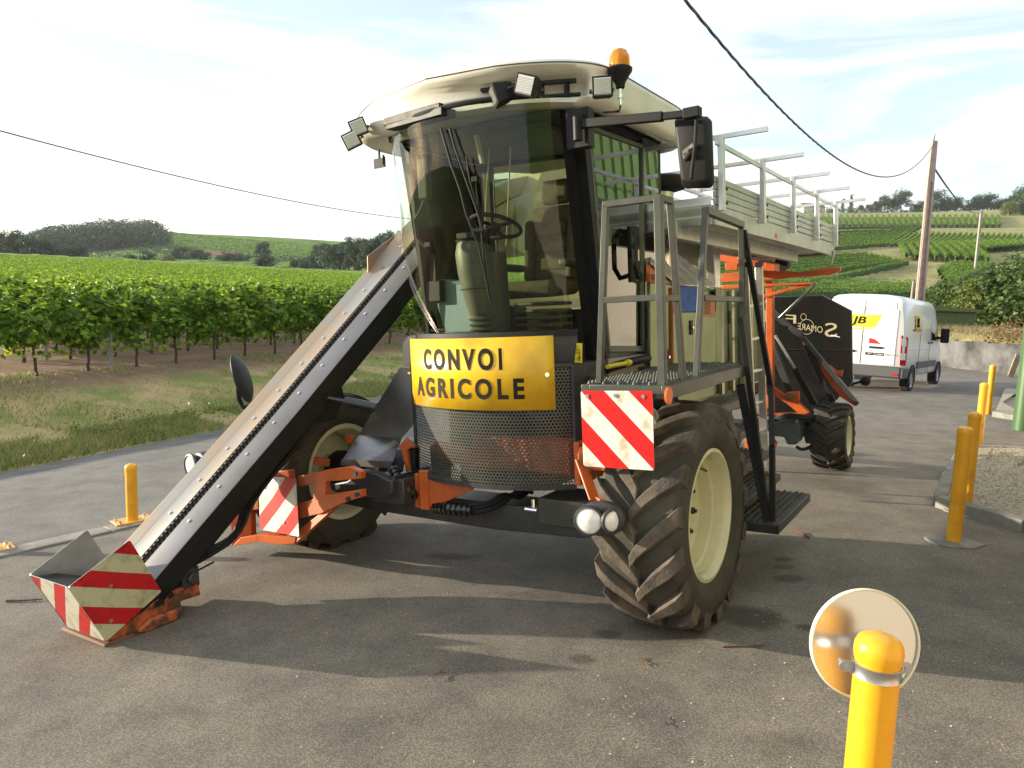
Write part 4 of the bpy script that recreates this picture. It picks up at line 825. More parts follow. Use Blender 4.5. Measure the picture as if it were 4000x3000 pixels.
# left kerb mirror
mb = MB(); c = Q(945, 1478, d=6.1); nn = nrm(M @ V3((.95, -.3, .06))); 
mb.lathe([(.001, .05), (.1, .045), (.16, .03), (.21, .0), (.205, -.01), (.001, -.012)], c, nn, 28); part('kerb_mirror', mb, 'black', root)
mb = MB(); mb.tube([Q(930, 1520, d=6.1), Q(934, 1560, d=6.15), Q(950, 1592, d=6.15), Q(1000, 1588, d=6.2), Q(1100, 1570, d=6.3)], .02, 8); part('mirror_arm', mb, 'black', root)
# ---- conveyor
slot = [Q(u, v, X=x) for (u, v), x in (((564, 2179), -1.38), ((1070, 1600), -1.22), ((1577, 1000), -1.06), ((1695, 853), -1.02), ((1864, 730), -.98), ((2012, 690), -.95), ((2115, 712), -.93))]
d0 = nrm(slot[1] - slot[0]); slot = [slot[0] - d0 * .3] + slot
slot += [slot[-1] + V3((.01, .4, -.12)), slot[-1] + V3((.02, .75, -.38))]
def resample(P, n):
    D = np.concatenate([[0], np.cumsum([np.linalg.norm(b - a) for a, b in zip(P[:-1], P[1:])])]); t = np.linspace(0, D[-1], n); P = np.array(P); return np.stack([np.interp(t, D, P[:, k]) for k in range(3)], 1), D[-1]
def smooth_(P, it=3):
    P = [V3(p) for p in P]
    for _ in range(it):
        Q_ = [P[0]]
        for a, b in zip(P[:-1], P[1:]): Q_ += [a * .75 + b * .25, a * .25 + b * .75]
        P = Q_ + [P[-1]]
    return P
C_, CL = resample(slot[:3] + smooth_(slot[3:], 2), 60)
tg = np.gradient(C_, axis=0); tg /= np.linalg.norm(tg, axis=1)[:, None]; XA = np.array([1., 0, 0]); up_ = np.cross(XA[None], tg); up_ /= np.linalg.norm(up_, axis=1)[:, None]; xs_ = np.cross(tg, up_)
def sweep(mb, prof, a=0, b=60, closed=False):
    "prof: (x, n) across the conveyor"
    P = [[C_[i] + xs_[i] * x + up_[i] * z for x, z in prof] for i in range(a, b)]; n = len(prof); m_ = n if closed else n - 1
    mb.add([p for r in P for p in r], [(k * n + i, k * n + (i + 1) % n, (k + 1) * n + (i + 1) % n, (k + 1) * n + i) for k in range(b - a - 1) for i in range(m_)])
conv = MB(); sweep(conv, [(-.045, -.06), (-.045, -.002), (-.2, .0), (-.255, .03), (-.262, .03), (-.262, -.14), (-.25, -.14)])
cv = part('conveyor_bed', conv, 'conveyor_sheet', root, label='dusty left cover sheet of the conveyor')
conv = MB(); sweep(conv, [(.045, -.06), (.045, -.002), (.25, .0), (.258, -.004)]); part('conveyor_cover', conv, 'conveyor_grey', root)
conv = MB(); sweep(conv, [(.26, -.004), (.262, -.15), (.22, -.17), (-.26, -.17), (-.266, -.14), (-.25, -.13), (.24, -.13), (.25, -.01)], 0, 37, closed=True); sweep(conv, [(-.047, -.05), (.047, -.05)]); part('conveyor_side', conv, 'black', root, .0); conv = MB(); sweep(conv, [(.26, -.004), (.262, -.15), (.22, -.17), (-.26, -.17), (-.266, -.14), (-.25, -.13), (.24, -.13), (.25, -.01)], 36, 60, closed=True); part('conveyor_casing', conv, 'hood_sheet', root)
# chain of rubber teeth in the slot
Cc, CLn = resample([V3(c) for c in C_], 1200); V = []; Fq = []; sp = .034; k = 0; s_ = .3
dC = np.linspace(0, CLn, 1200)
while s_ < CLn - .5:
    i = int(np.searchsorted(dC, s_)); i = min(i, 1190); t = nrm(Cc[i + 1] - Cc[i]); u = nrm(np.cross(XA, t)); x = nrm(np.cross(t, u))
    for sg in (-1, 1):
        o = len(V); c0 = Cc[i] + x * sg * .036 - u * .01; c1 = Cc[i] - x * sg * .006 + u * .004 + t * sg * .008
        for c, w in ((c0, .011), (c1, .007)):
            for a, b in ((-1, -1), (1, -1), (1, 1), (-1, 1)): V.append(c + t * a * w + u * b * .007)
        for a in range(4): Fq.append((o + a, o + (a + 1) % 4, o + 4 + (a + 1) % 4, o + 4 + a))
        Fq.append((o + 7, o + 6, o + 5, o + 4))
    s_ += sp
obj('conveyor_chain', fast_mesh('conveyor_chain', np.array(V), np.array(Fq), 'black'), root, kind='stuff')
# bolts along both covers
s_ = .62
while s_ < 4.4:
    i = int(np.searchsorted(dC, s_)); t = nrm(Cc[i + 1] - Cc[i]); u = nrm(np.cross(XA, t)); x = nrm(np.cross(t, u))
    for sx_ in (-.13, .12): mb = MB(); p = Cc[i] + x * sx_; mb.cyl(p - u * .01, p + u * .008, .012, 10); part('bolt', mb, 'chrome', cv)
    s_ += .285
# upstand on the left edge near the bend and side sheets of the arch
mb = MB(); P = [Q(u, v, X=-1.32) for u, v in ((1434, 1000), (1436, 1080), (1500, 1045), (1600, 905), (1560, 905))]; mb.prism(P, (.006, 0, 0)); part('conveyor_guard', mb, 'conveyor_sheet', root)
mb = MB(); A = []; B = []
for i in range(34, 60): A.append(C_[i] + xs_[i] * .27 - up_[i] * (.02 + .14 * min(1, (i - 34) / 6))); B.append(C_[i] + xs_[i] * .27 - up_[i] * (.3 + .14 * math.sin((i - 34) / 25 * math.pi) ** .7))
loft(mb, A, B); A2 = [a + V3((-.56, 0, 0)) for a in A]; B2 = [b + V3((-.56, 0, .15)) for b in B]; loft(mb, A2, B2); loft(mb, B, B2)
o = part('conveyor_hood', mb, 'hood_sheet', root); so = o.modifiers.new('t', 'SOLIDIFY'); so.thickness = .008
mb = MB(); P = [Q(u, v, X=-.55) for u, v in ((2095, 735), (2120, 665), (2200, 645), (2262, 690), (2262, 760), (2200, 850), (2120, 900), (2060, 1000), (1990, 960), (2060, 850))]; mb.prism(P, (-.4, 0, 0)); part('discharge_chute', mb, 'hood_sheet', root, .01)
mb = MB(); P = [Q(u, v, X=-.66) for u, v in ((1690, 925), (1692, 675), (1735, 675), (1755, 900))]; mb.prism(P, (-.1, 0, 0)); part('orange_column', mb, 'orange', root, .01)
# dark under frame, hoses, hydraulic ram below the conveyor
def onc(f, x, z): i = int(np.searchsorted(dC, f)); t = nrm(Cc[i + 1] - Cc[i]); u = nrm(np.cross(XA, t)); xx = nrm(np.cross(t, u)); return Cc[i] + xx * x + u * z
mb = MB(); mb.beam(onc(.4, .1, -.2), onc(2.9, .1, -.2), .1, .1); mb.beam(onc(.4, -.15, -.2), onc(3.2, -.15, -.2), .1, .1); part('conveyor_frame', mb, 'black', root, .01)
mb = MB(); P = [Q(u, v, X=-.98) for u, v in ((1345, 1500), (1360, 1420), (1300, 1560), (1240, 1650), (1330, 1640))]; P = [Q(u, v, X=-1.02) for u, v in ((1190, 1590), (1330, 1480), (1345, 1540), (1320, 1640), (1180, 1660), (1130, 1650))]; mb.prism(P, (-.3, 0, 0)); part('pivot_bracket', mb, 'black', root, .01)
mb = MB(); a, b = Q(1272, 1553, X=-.95), Q(1470, 1592, X=-.6); mb.cyl(a, a * .6 + b * .4, .018, 12); mb.cyl(a * .62 + b * .38, b, .035, 14); mb.cyl(a - V3((.03, 0, 0)), a + V3((.03, 0, 0)), .035, 14); part('hydraulic_ram', mb, 'black_gloss', root)
mb = MB()
for k in range(4): mb.tube(smooth_([onc(1.9, .1 - .05 * k, -.22), onc(1.5, .12 - .05 * k, -.28 - .03 * k), onc(1.0, .14 - .04 * k, -.26), onc(.75, .16 - .04 * k, -.36 - .02 * k), onc(.5, .15 - .05 * k, -.26), onc(.35, .1 - .03 * k, -.2)], 2), .012, 6)
part('hose', mb, 'black', root)
# boot: square plates round the foot of the conveyor
BP = [Q(u, v, X=-1.1) for u, v in [(507, 2108), (632, 2310), (415, 2507), (265, 2295)]]
def st(uvs): return uvs
plate('boot_plate', [BP[0], BP[1], BP[2], BP[3]], 'stripe_plate_b', uvs=((0, 0), (1, 0), (1, 1), (0, 1)), rivets=((.38, .45), (.8, .2)), rc=.04).data.materials[0] = MATS['stripe_plate_b']
dxp = V3((-.43, 0, 0))
stripe_mat('stripe_plate_c', (.6, .012, .012), (.66, .64, .52), .65, 0, .45); stripe_mat('stripe_plate_b', (.5, .01, .014), (.5, .5, .34), .685, -.03, .47)
bpy.data.objects['boot_plate'].data.materials[0] = MATS['stripe_plate_b']
plate('boot_plate', [BP[3] + dxp * 1.02, BP[3] + V3((-.006, 0, 0)), BP[2] + V3((-.006, 0, 0)), BP[2] + dxp], 'stripe_plate_c', uvs=((0, 0), (1, 0), (2, 0) if 0 else (2, 0), (1, 0)), rc=.02)
plate('boot_plate', [BP[3] + dxp * 1.04, BP[0] + dxp * 1.12, BP[1] + dxp * 1.12, BP[2] + dxp * 1.04], 'galvanised', rc=.04)
mb = MB(); q = (BP[3] * .35 + BP[2] * .65); mb.prism([BP[3] * .6 + BP[0] * .4 + V3((-.03, 0, -.1)), BP[3] + V3((-.03, .02, -.02)), BP[2] + V3((-.03, .02, .03)), BP[1] + V3((-.03, 0, 0))], (-.39, 0, 0)); part('boot_pocket', mb, 'black', root)
k246 = lambda x, y: (x / 2.4578, 2000 + y / 2.4578)
mb = MB(); P = [Q(*k246(x, y), X=-1.14) for x, y in ((1010, 1290), (1180, 1255), (1400, 1175), (1690, 1060), (1755, 960), (1740, 860), (1935, 800), (1905, 655), (1840, 700), (1690, 745), (1560, 775), (1390, 945), (1300, 1010), (1150, 1130))]; mb.prism(P, (-.42, 0, 0)); part('boot_casting', mb, 'orange_worn', root, .012)
mb = MB(); P = [Q(*k246(x, y), X=-1.1) for x, y in ((1330, 1160), (1390, 1085), (1460, 1020), (1700, 930), (1760, 900), (1755, 975), (1690, 1050), (1480, 1130), (1400, 1170))]; mb.prism(P, (-.06, 0, 0)); part('boot_casting', mb, 'orange_worn', root, .015)
mb = MB(); 
for x0, y0, x1, y1 in ((1490, 890, 1575, 855), (1625, 780, 1650, 815)): mb.beam(Q(*k246(x0, y0), X=-1.095), Q(*k246(x1, y1), X=-1.095), .01, .035)
part('casting_slot', mb, 'black', root)
mb = MB(); P = [Q(*k246(x, y), X=-1.12) for x, y in ((1000, 1300), (1010, 1270), (1180, 1200), (1300, 1170), (1300, 1195), (1150, 1265))]; mb.prism(P, (-.5, 0, 0)); part('skid_plate', mb, 'rust', root, .004)
mb = MB(); c = Q(*k246(1780, 620), X=-1.2); mb.box(c, (.12, .12, .13)); mb.cyl(c + V3((.06, 0, 0)), c + V3((.1, 0, 0)), .035, 14); mb.tube([c + V3((0, 0, .05)), c + V3((.0, .03, .16)), c + V3((-.02, .1, .26))], .012, 6); mb.cyl(c + V3((.02, .08, .02)), c + V3((.02, .2, .04)), .008, 6); part('hydraulic_motor', mb, 'dark_steel', root, .006)
# ---- orange swing frame next to the right-hand wheel
kz = lambda x, y: (1000 + x / 2.37, 1500 + y / 2.37)
def pb(name, pts, w, h, m, d=None, Yv=None):
    mb = MB(); P = [Q(*kz(x, y), d=d_) if Yv is None else Q(*kz(x, y), Y=Yv) for (x, y), d_ in pts]
    for a, b in zip(P[:-1], P[1:]): mb.beam(a, b, w, h, up=(0, 1, 0))
    return part(name, mb, m, root, .004)
def ppoly(name, pts, th, m, bev=.004):
    mb = MB(); P = [Q(*kz(x, y), d=d_) for x, y, d_ in pts]; mb.prism(P, (0, th, 0)); return part(name, mb, m, root, bev)
ppoly('swing_frame', [(385, 855, 5.5), (640, 798, 5.25), (860, 765, 5.05), (970, 812, 4.98), (970, 878, 4.98), (640, 905, 5.25), (395, 950, 5.5)], .05, 'orange')
ppoly('swing_frame', [(390, 1110, 5.5), (640, 1030, 5.25), (970, 980, 4.98), (978, 1048, 4.98), (850, 1085, 5.05), (745, 1130, 5.15), (600, 1200, 5.3), (400, 1245, 5.5)], .05, 'orange')
ppoly('swing_frame', [(530, 905, 5.36), (640, 890, 5.25), (640, 1050, 5.25), (530, 1080, 5.36)], .05, 'orange')
ppoly('swing_frame', [(250, 1410, 5.62), (330, 1400, 5.56), (640, 1160, 5.28), (700, 1150, 5.24), (735, 1140, 5.2), (350, 1490, 5.52), (250, 1490, 5.62)], .05, 'orange')
ppoly('swing_frame', [(205, 805, 5.62), (300, 800, 5.58), (310, 880, 5.58), (210, 890, 5.62)], .06, 'orange')
ppoly('swing_frame', [(45, 830, 5.75), (205, 815, 5.62), (255, 850, 5.6), (255, 875, 5.6), (60, 850, 5.75)], .05, 'orange')
k13 = lambda x, y: (x / 1.3825, 1600 + y / 1.3825)
def pp2(name, pts, th, m):
    mb = MB(); P = [Q(*k13(x, y), d=d_) for x, y, d_ in pts]; mb.prism(P, (0, th, 0)); return part(name, mb, m, root, .004)
pp2('swing_frame', [(1240, 510, 5.95), (1290, 470, 5.95), (1300, 700, 5.95), (1252, 740, 5.95)], .05, 'orange'); pp2('swing_frame', [(1298, 430, 5.9), (1350, 395, 5.9), (1358, 680, 5.9), (1300, 690, 5.9)], .05, 'orange')
pp2('swing_frame', [(1252, 740, 5.95), (1380, 715, 5.85), (1530, 730, 5.6), (1590, 725, 5.5), (1595, 690, 5.5), (1400, 675, 5.8), (1300, 690, 5.9)], .12, 'orange'); pp2('swing_frame', [(1350, 490, 5.9), (1395, 480, 5.86), (1395, 540, 5.86), (1350, 545, 5.9)], .05, 'orange')
mb = MB(); P = [Q(*kz(x, y), Y=-.5) for x, y in ((970, 800), (1110, 830), (1200, 880), (1260, 900), (1260, 1030), (1130, 1060), (980, 1050), (840, 1040), (700, 990), (680, 930), (840, 900))]; mb.prism(P, (0, .08, 0)); part('knuckle_arm', mb, 'dark_steel', root, .01)
mb = MB(); P = [Q(*kz(x, y), Y=-.48) for x, y in ((1230, 885), (1275, 850), (1275, 1030), (1230, 1050))]; mb.prism(P, (0, .4, 0)); mb.bb((-.62, -.45, .52), (-.3, .1, .7)); part('axle_bracket', mb, 'dark_steel', root, .008)
for x, y in ((930, 830), (945, 1020), (862, 1060)): mb = MB(); p = Q(*kz(x, y), d=4.96); mb.cyl(p, p - V3((0, .02, 0)), .016, 12); part('bolt', mb, 'dark_steel', root)
# grey splash sheet and orange mounts beside the cab
k16 = lambda x, y: (700 + x / 1.659, 1200 + y / 1.659)
mb = MB(); P = [Q(*k16(x, y), Y=yy) for x, y, yy in ((1430, 390, -.1), (1500, 395, -.1), (1520, 640, -.1), (1510, 770, -.1), (1442, 848, -.1), (1165, 828, -.1), (1285, 625, -.1))]; mb.prism(P, (0, .005, 0)); P = [Q(*k16(x, y), Y=yy) for x, y, yy in ((1442, 848, -.102), (1380, 1010, -.35), (1060, 985, -.35), (1165, 828, -.102))]; mb.prism(P, (0, .005, 0)); P = [Q(*k16(x, y), Y=-.352) for x, y in ((1375, 1000), (1370, 1045), (1045, 1025), (1052, 985))]; mb.prism(P, (0, .005, 0)); part('splash_guard', mb, 'steel_sheet', root, smooth=False)
mb = MB(); P = [Q(*k16(x, y), Y=.1) for x, y in ((1450, 385), (1450, 230), (1480, 190), (1530, 180), (1545, 385))]; mb.prism(P, (0, .01, 0)); part('splash_guard', mb, 'plaster', root)
mb = MB(); P = [Q(*k16(x, y), Y=-.25) for x, y in ((1410, 915), (1465, 850), (1525, 900), (1475, 925), (1490, 1060), (1470, 1070), (1440, 925))]; mb.prism(P, (0, .03, 0)); part('mounting_bracket', mb, 'orange', root, .004); mb = MB(); P = [Q(*k16(x, y), Y=-.2) for x, y in ((1070, 830), (1115, 830), (1100, 885), (1080, 890))]; mb.prism(P, (0, .03, 0)); part('mounting_bracket', mb, 'orange', root, .004)
mb = MB(); P = [Q(*k16(x, y), Y=-.22) for x, y in ((1480, 915), (1530, 910), (1530, 1060), (1490, 1060))]; mb.prism(P, (0, .05, 0)); part('mounting_plate', mb, 'black', root)
# spiral wrapped hoses
def spiral(P, r, name='hose_bundle'):
    P = smooth_(P, 3); mb = MB(); rs = [r * (1 + .0) for _ in P]; mb.tube(P, r * .85, 10); Pd, L_ = resample([V3(p) for p in P], int(max(8, np.sum([np.linalg.norm(np.array(b) - np.array(a)) for a, b in zip(P[:-1], P[1:])]) / .012)))
    for i in range(0, len(Pd) - 3, 3):
        t = nrm(Pd[i + 2] - Pd[i]); mb.cyl(Pd[i], Pd[i] + t * .026, r * 1.1, 12)
    part(name, mb, 'black_gloss', root)
spiral([Q(*k16(1385, 1050), Y=-.35), Q(*k16(1430, 1130), Y=-.4), Q(*k16(1490, 1190), Y=-.38), Q(*k16(1545, 1235), Y=-.3)], .035)
kk = k14
spiral([Q(*kk(420, 1080), Y=-.3), Q(*kk(500, 1090), Y=-.34), Q(*kk(610, 1095), Y=-.3)], .042)
mb = MB()
for k in range(7):
    r_ = random.Random(k); P = [Q(*kk(610, 1070 + 8 * k), Y=-.28), Q(*kk(700 + r_.uniform(-10, 10), 1060 + 12 * k * .5), Y=-.22), Q(*kk(760 + 30 * r_.random(), 1000 + 10 * k), Y=-.15), Q(*kk(850 + 60 * r_.random(), 1040 - 12 * k), Y=0), Q(*kk(900 + 40 * r_.random(), 970 + 6 * k), Y=.1)]; mb.tube(smooth_(P, 2), .016, 6)
part('hose', mb, 'black', root); mb = MB()
for k in range(5): mb.tube(smooth_([Q(*k16(1400 + 12 * k, 930), Y=-.1), Q(*k16(1395 + 14 * k, 1000), Y=-.25), Q(*k16(1400 + 10 * k, 1060), Y=-.33)], 2), .013, 6)
part('hose', mb, 'black', root)
mb = MB(); p = Q(*kk(945, 1095), Y=-.3); mb.cyl(p - V3((.06, 0, 0)), p + V3((.03, 0, 0)), .014, 10); mb.cyl(p, p + V3((0, 0, .07)), .009, 8); part('hydraulic_valve', mb, 'chrome', root)
# ---- engine body behind the cab
k18 = lambda x, y: (2250 + x / 1.8427, 700 + y / 1.8427)
def poly(name, pts, fix, vec, m, bev=.0, parent=root, kf=k18, **k):
    mb = MB(); P = [Q(*kf(x, y), **fix) for x, y in pts]; mb.prism(P, vec); return part(name, mb, m, parent, bev, **k)
bx = 1.0
poly('body_panel', [(535, 745), (682, 758), (690, 1392), (535, 1385)], dict(X=bx), (-.02, 0, 0), 'green_panel', .004)
poly('body_panel', [(700, 962), (1008, 950), (1010, 1390), (706, 1395)], dict(X=bx), (-.02, 0, 0), 'green_panel', .004)
poly('body_panel', [(715, 760), (915, 782), (915, 948), (722, 960)], dict(X=bx + .012), (-.02, 0, 0), 'blue_panel', .004, label='blue panel of the engine body')
poly('hood_side', [(535, 612), (690, 755), (535, 742)], dict(X=bx + .01), (-.03, 0, 0), 'orange', .002)
mb = MB(); A = [Q(*k18(535, 606), X=bx + .03), Q(*k18(735, 765), X=bx + .03), Q(*k18(1003, 778), X=bx + .03), Q(*k18(728, 536), X=.62), Q(*k18(540, 510), X=.72)]; mb.prism(A, (0, 0, .012)); part('tread_plate_hood', mb, 'tread_plate', root)
poly('air_grille', [(918, 830), (1000, 835), (1003, 990), (918, 990)], dict(X=bx + .01), (-.04, 0, 0), 'orange', .002)
poly('body_panel', [(1008, 785), (1050, 785), (1050, 1400), (1012, 1392)], dict(X=bx + .0), (-.02, 0, 0), 'green_panel', .004)
poly('fuel_tank', [(1055, 790), (1135, 795), (1150, 960), (1140, 1300), (1048, 1300), (1045, 900)], dict(X=bx - .05), (-.4, 0, 0), 'stainless', .01)
poly('lower_tank', [(835, 1480), (1120, 1500), (1130, 1800), (900, 1700), (838, 1590)], dict(X=bx - .1), (-.4, 0, 0), 'green_panel', .01)
mb = MB(); mb.bb((.3, 1.55, 1.0), (.96, 4.2, 1.98)); part('engine_body', mb, 'green_panel', root, .01)
mb = MB()
for y in np.linspace(2.6, 3.6, 4): mb.bb((.97, y, 1.0), (1.0, y + .07, 1.98))
part('tank_strap', mb, 'stainless', root)
for x, y in ((830, 1068), (658, 1280), (1103, 995)):
    p = Q(*k18(x, y), X=bx + .004); mb = MB(); mb.bb(p - V3((.004, .03, .06)), p + V3((.006, .03, .06))); l_ = part('latch', mb, 'black', root, .003); mb = MB(); mb.cyl(p, p + V3((.02, 0, 0)), .012, 10); part('latch_knob', mb, 'chrome', l_)
mb = MB(); mb.beam(Q(*k18(690, 780), X=bx + .01), Q(*k18(693, 1390), X=bx + .01), .012, .02); part('trim_strip', mb, 'orange', root)
# small perforation in the two orange grilles
mb = MB()
for j in range(8):
    for i in range(4):
        p = Q(*k18(925 + i * 12 + (6 if j % 2 else 0), 872 + j * 14), X=bx + .0115); mb.cyl(p, p + V3((.001, 0, 0)), .009, 6)
for j in range(4):
    for i in range(4 - j // 2):
        p = Q(*k18(543 + i * 13 + (6 if j % 2 else 0), 690 + j * 12), X=bx + .0115); mb.cyl(p, p + V3((.001, 0, 0)), .008, 6)
part('grille_hole', mb, 'print_black', root, kind='stuff', smooth=False)
poly('tread_plate_wall', [(708, 448), (905, 430), (905, 640), (880, 640), (755, 545), (712, 540)], dict(X=.72), (-.01, 0, 0), 'tread_plate_dark')
poly('tread_plate_wall', [(908, 425), (1000, 440), (1000, 770), (905, 690)], dict(X=.75), (-.01, 0, 0), 'tread_plate_gold')
poly('support_post', [(985, 275), (1040, 280), (1040, 785), (1003, 780)], dict(X=.9), (-.08, 0, 0), 'aluminium', .004)
# air intake and polished pipe
mb = MB(); b0 = Q(*k18(605, 520), X=.78); tp = Q(*k18(610, 105), X=.78); mb.cyl(b0 - V3((0, 0, .3)), tp, .11, 28); part('intake_pipe', mb, 'stainless', root)
mb = MB(); mb.lathe([(.09, -.03), (.09, .0), (.2, .03), (.215, .06), (.215, .12), (.17, .14), (.0, .145)], tp + V3((.0, 0, .0)), n=32); part('intake_cap', mb, 'black', root)
mb = MB(); mb.cyl(Q(*k18(700, 408), X=.7), Q(*k18(1050, 405), X=.7), .022, 10); part('hand_tube', mb, 'galvanised', root)
# under platform: mudguard hose + bits behind rail
mb = MB(); mb.tube(smooth_([Q(*k18(215, 1370), X=.95), Q(*k18(330, 1330), X=.97), Q(*k18(520, 1285), X=1.0)], 2), .03, 10); part('hose', mb, 'black', root)
mb = MB(); a, b = Q(*k18(225, 1350), X=1.0), Q(*k18(385, 1320), X=1.0); mb.cyl(a, b, .016, 8); mb.cyl(b - V3((0, .05, 0)), b, .024, 8); part('hose_fitting', mb, 'sticker_yellow', root)
# ---- aluminium ladder hung on the side
lad = part('ladder', MB().beam(Q(*k18(1212, 625), X=1.12), Q(*k18(1262, 1659), X=1.12), .03, .075), 'aluminium', root, .004)
yR = Q(2965, 1035, X=1.12); yR2 = Q(2978, 1860, X=1.12); yL2 = Q(2925, 1880, X=1.12)
mb = MB(); mb.beam(Q(2965, 1040, X=1.12), Q(2986, 1825, X=1.12), .03, .075); part('ladder_rail', mb, 'aluminium', lad, .004); mb = MB(); mb.beam(Q(2935, 1600, X=1.12), Q(2945, 1860, X=1.12), .03, .075); part('ladder_rail', mb, 'aluminium', lad, .004)
for v in (1195, 1325, 1450, 1575, 1690, 1800): mb = MB(); mb.beam(Q(2915 + (v - 1190) * .055, v + 3, X=1.12), Q(2972 + (v - 1190) * .025, v - 8, X=1.12), .028); part('rung', mb, 'aluminium', lad, .003)
for u in (2908, 2963): mb = MB(); p = Q(u + 2, 1036, X=1.12); mb.bb(p - V3((.03, .045, .02)), p + V3((.03, .045, .03))); part('end_cap', mb, 'black', lad)
# ---- raised basket of aluminium boards
bk = part('basket_frame', MB().beam((1.46, 1.0, 2.47), (1.46, 5.5, 2.46), .03, .14), 'alu_board', root, .004)
mb = MB(); mb.beam((.62, 1.0, 2.47), (.62, 5.5, 2.46), .03, .14); mb.beam((.62, 1.0, 2.47), (1.46, 1.0, 2.47), .03, .14); mb.beam((.62, 5.5, 2.47), (1.46, 5.5, 2.47), .03, .14); mb.beam((1.2, .9, 2.38), (1.2, 4.7, 2.36), .06, .12); part('floor_beam', mb, 'alu_board', bk, .004)
for k in range(30): y = 1.12 + k * .147; mb = MB(); mb.bb((.64, y, 2.43), (1.44, y + .1, 2.45)); part('floor_slat', mb, 'alu_board', bk)
ys = np.linspace(1.07, 5.44, 5)
for y in ys:
    mb = MB(); mb.bb((1.485, y - .027, 2.5), (1.525, y + .027, 3.03)); part('basket_post', mb, 'aluminium', bk, .004)
    mb = MB(); mb.bb((.57, y - .035, 2.4), (.61, y + .035, 3.03)); part('basket_post', mb, 'aluminium', bk, .004)
    mb = MB(); mb.bb((.5, y - .01, 3.0), (1.83, y + .01, 3.035)); part('cross_arm', mb, 'aluminium', bk, .003)
    mb = MB(); p = V3((1.535, y, 2.55)); mb.cyl(p, p + V3((.012, 0, 0)), .012, 8); mb.cyl(p + V3((0, 0, .1)), p + V3((.012, 0, .1)), .012, 8); part('bolt', mb, 'dark_steel', bk)
for k in range(4): mb = MB(); mb.bb((1.455, 1.02, 2.545 + k * .052), (1.475, 5.48, 2.545 + k * .052 + .045)); part('side_board', mb, 'alu_board', bk, .004)
for k in range(4): mb = MB(); mb.bb((.615, 1.02, 2.545 + k * .052), (.635, 5.48, 2.545 + k * .052 + .045)); part('side_board', mb, 'alu_board', bk, .004)
for k in range(3): mb = MB(); mb.bb((.64, .985, 2.4 + k * .07), (1.45, 1.0, 2.4 + k * .07 + .062)); part('end_board', mb, 'aluminium', bk, .004)
for x in (.61, 1.49): mb = MB(); mb.beam((x, 1.0, 2.97), (x, 5.5, 2.97), .02, .035); part('basket_rail', mb, 'aluminium', bk, .004); mb = MB(); mb.beam((x, 1.0, 2.84), (x, 5.5, 2.84), .02, .03) ; part('basket_rail', mb, 'aluminium', bk, .003) if x < 1 else None
mb = MB(); p = V3((1.478, 2.75, 2.44)); mb.bb(p - V3((0, .05, .02)), p + V3((.002, .05, .02))); part('sticker', mb, 'reflector_orange', bk)
mb = MB(); mb.beam(V3((.9, 1.0, 2.4)), V3((.9, 1.0, 2.4)) + V3((0, .0, -.3)), .02); part('basket_hanger', mb, 'aluminium', bk)
# ---- rear orange frame
k16b = lambda x, y: (2700 + x / 1.659, 900 + y / 1.659)
def rb(name, pts, Yv, w, h, m='orange', bev=.006):
    mb = MB(); P = [Q(*k16b(x, y), Y=yy if isinstance(Yv, str) else Yv) for x, y, *r in pts for yy in [r[0] if r else 0]]
    for a, b in zip(P[:-1], P[1:]): mb.beam(a, b, w, h, up=(0, 1, 0))
    return part(name, mb, m, root, bev)
rb('mast', [(512, 330), (515, 1180)], 5.0, .08, .1); 
def rp(name, pts, Yv, th, m='orange', bev=.006, **k):
    mb = MB(); P = [Q(*k16b(x, y), Y=Yv) for x, y in pts]; mb.prism(P, (0, th, 0)); return part(name, mb, m, root, bev, **k)
rp('upper_beam', [(190, 95), (300, 80), (475, 200), (520, 215), (520, 262), (190, 200)], 4.6, .1); rp('upper_beam', [(195, 280), (540, 255), (700, 270), (900, 240), (965, 240), (965, 262), (900, 290), (700, 300), (520, 320), (195, 335)], 4.8, .08)
rp('upper_beam', [(195, 355), (780, 335), (780, 350), (195, 380)], 4.7, .06); rb('brace', [(470, 430), (640, 380), (770, 350)], 4.75, .04, .05); rp('upper_box', [(220, 210), (300, 215), (300, 260), (220, 258)], 4.5, .2); rp('upper_box', [(470, 190), (545, 215), (545, 265), (480, 262)], 4.5, .2)
rb('hydraulic_ram', [(300, 175), (535, 195)], 4.5, .03, .03, 'galvanised'); 
mb = MB(); p = Q(*k16b(580, 212), Y=5.1); mb.cyl(p, p + V3((0, .15, 0)), .085, 20); part('horn_lamp', mb, 'black', root)
rp('lamp_post', [(505, 115), (540, 130), (540, 200), (505, 190)], 5.0, .05, 'aluminium'); rp('marker_lamp', [(542, 135), (565, 135), (562, 160), (542, 160)], 5.0, .05, 'lens_orange')
rb('pipe', [(225, 40), (228, 95)], 4.6, .02, .02); rb('pipe', [(480, 110), (482, 175)], 4.6, .02, .02)
mb = MB()
for k in range(6): mb.tube(smooth_([Q(*k16b(330 + 6 * k, 70 + 5 * k), Y=4.5), Q(*k16b(400 + 5 * k, 110 + 4 * k), Y=4.4), Q(*k16b(460, 90 + 12 * k), Y=4.5), Q(*k16b(470 - 6 * k, 160), Y=4.5)], 2), .014, 6)
part('hose', mb, 'black', root)
rb('flat_bar', [(930, 130), (905, 220)], 5.4, .02, .08, 'steel_sheet'); rb('flat_bar', [(815, 340), (570, 570)], 5.0, .02, .1, 'steel_sheet')
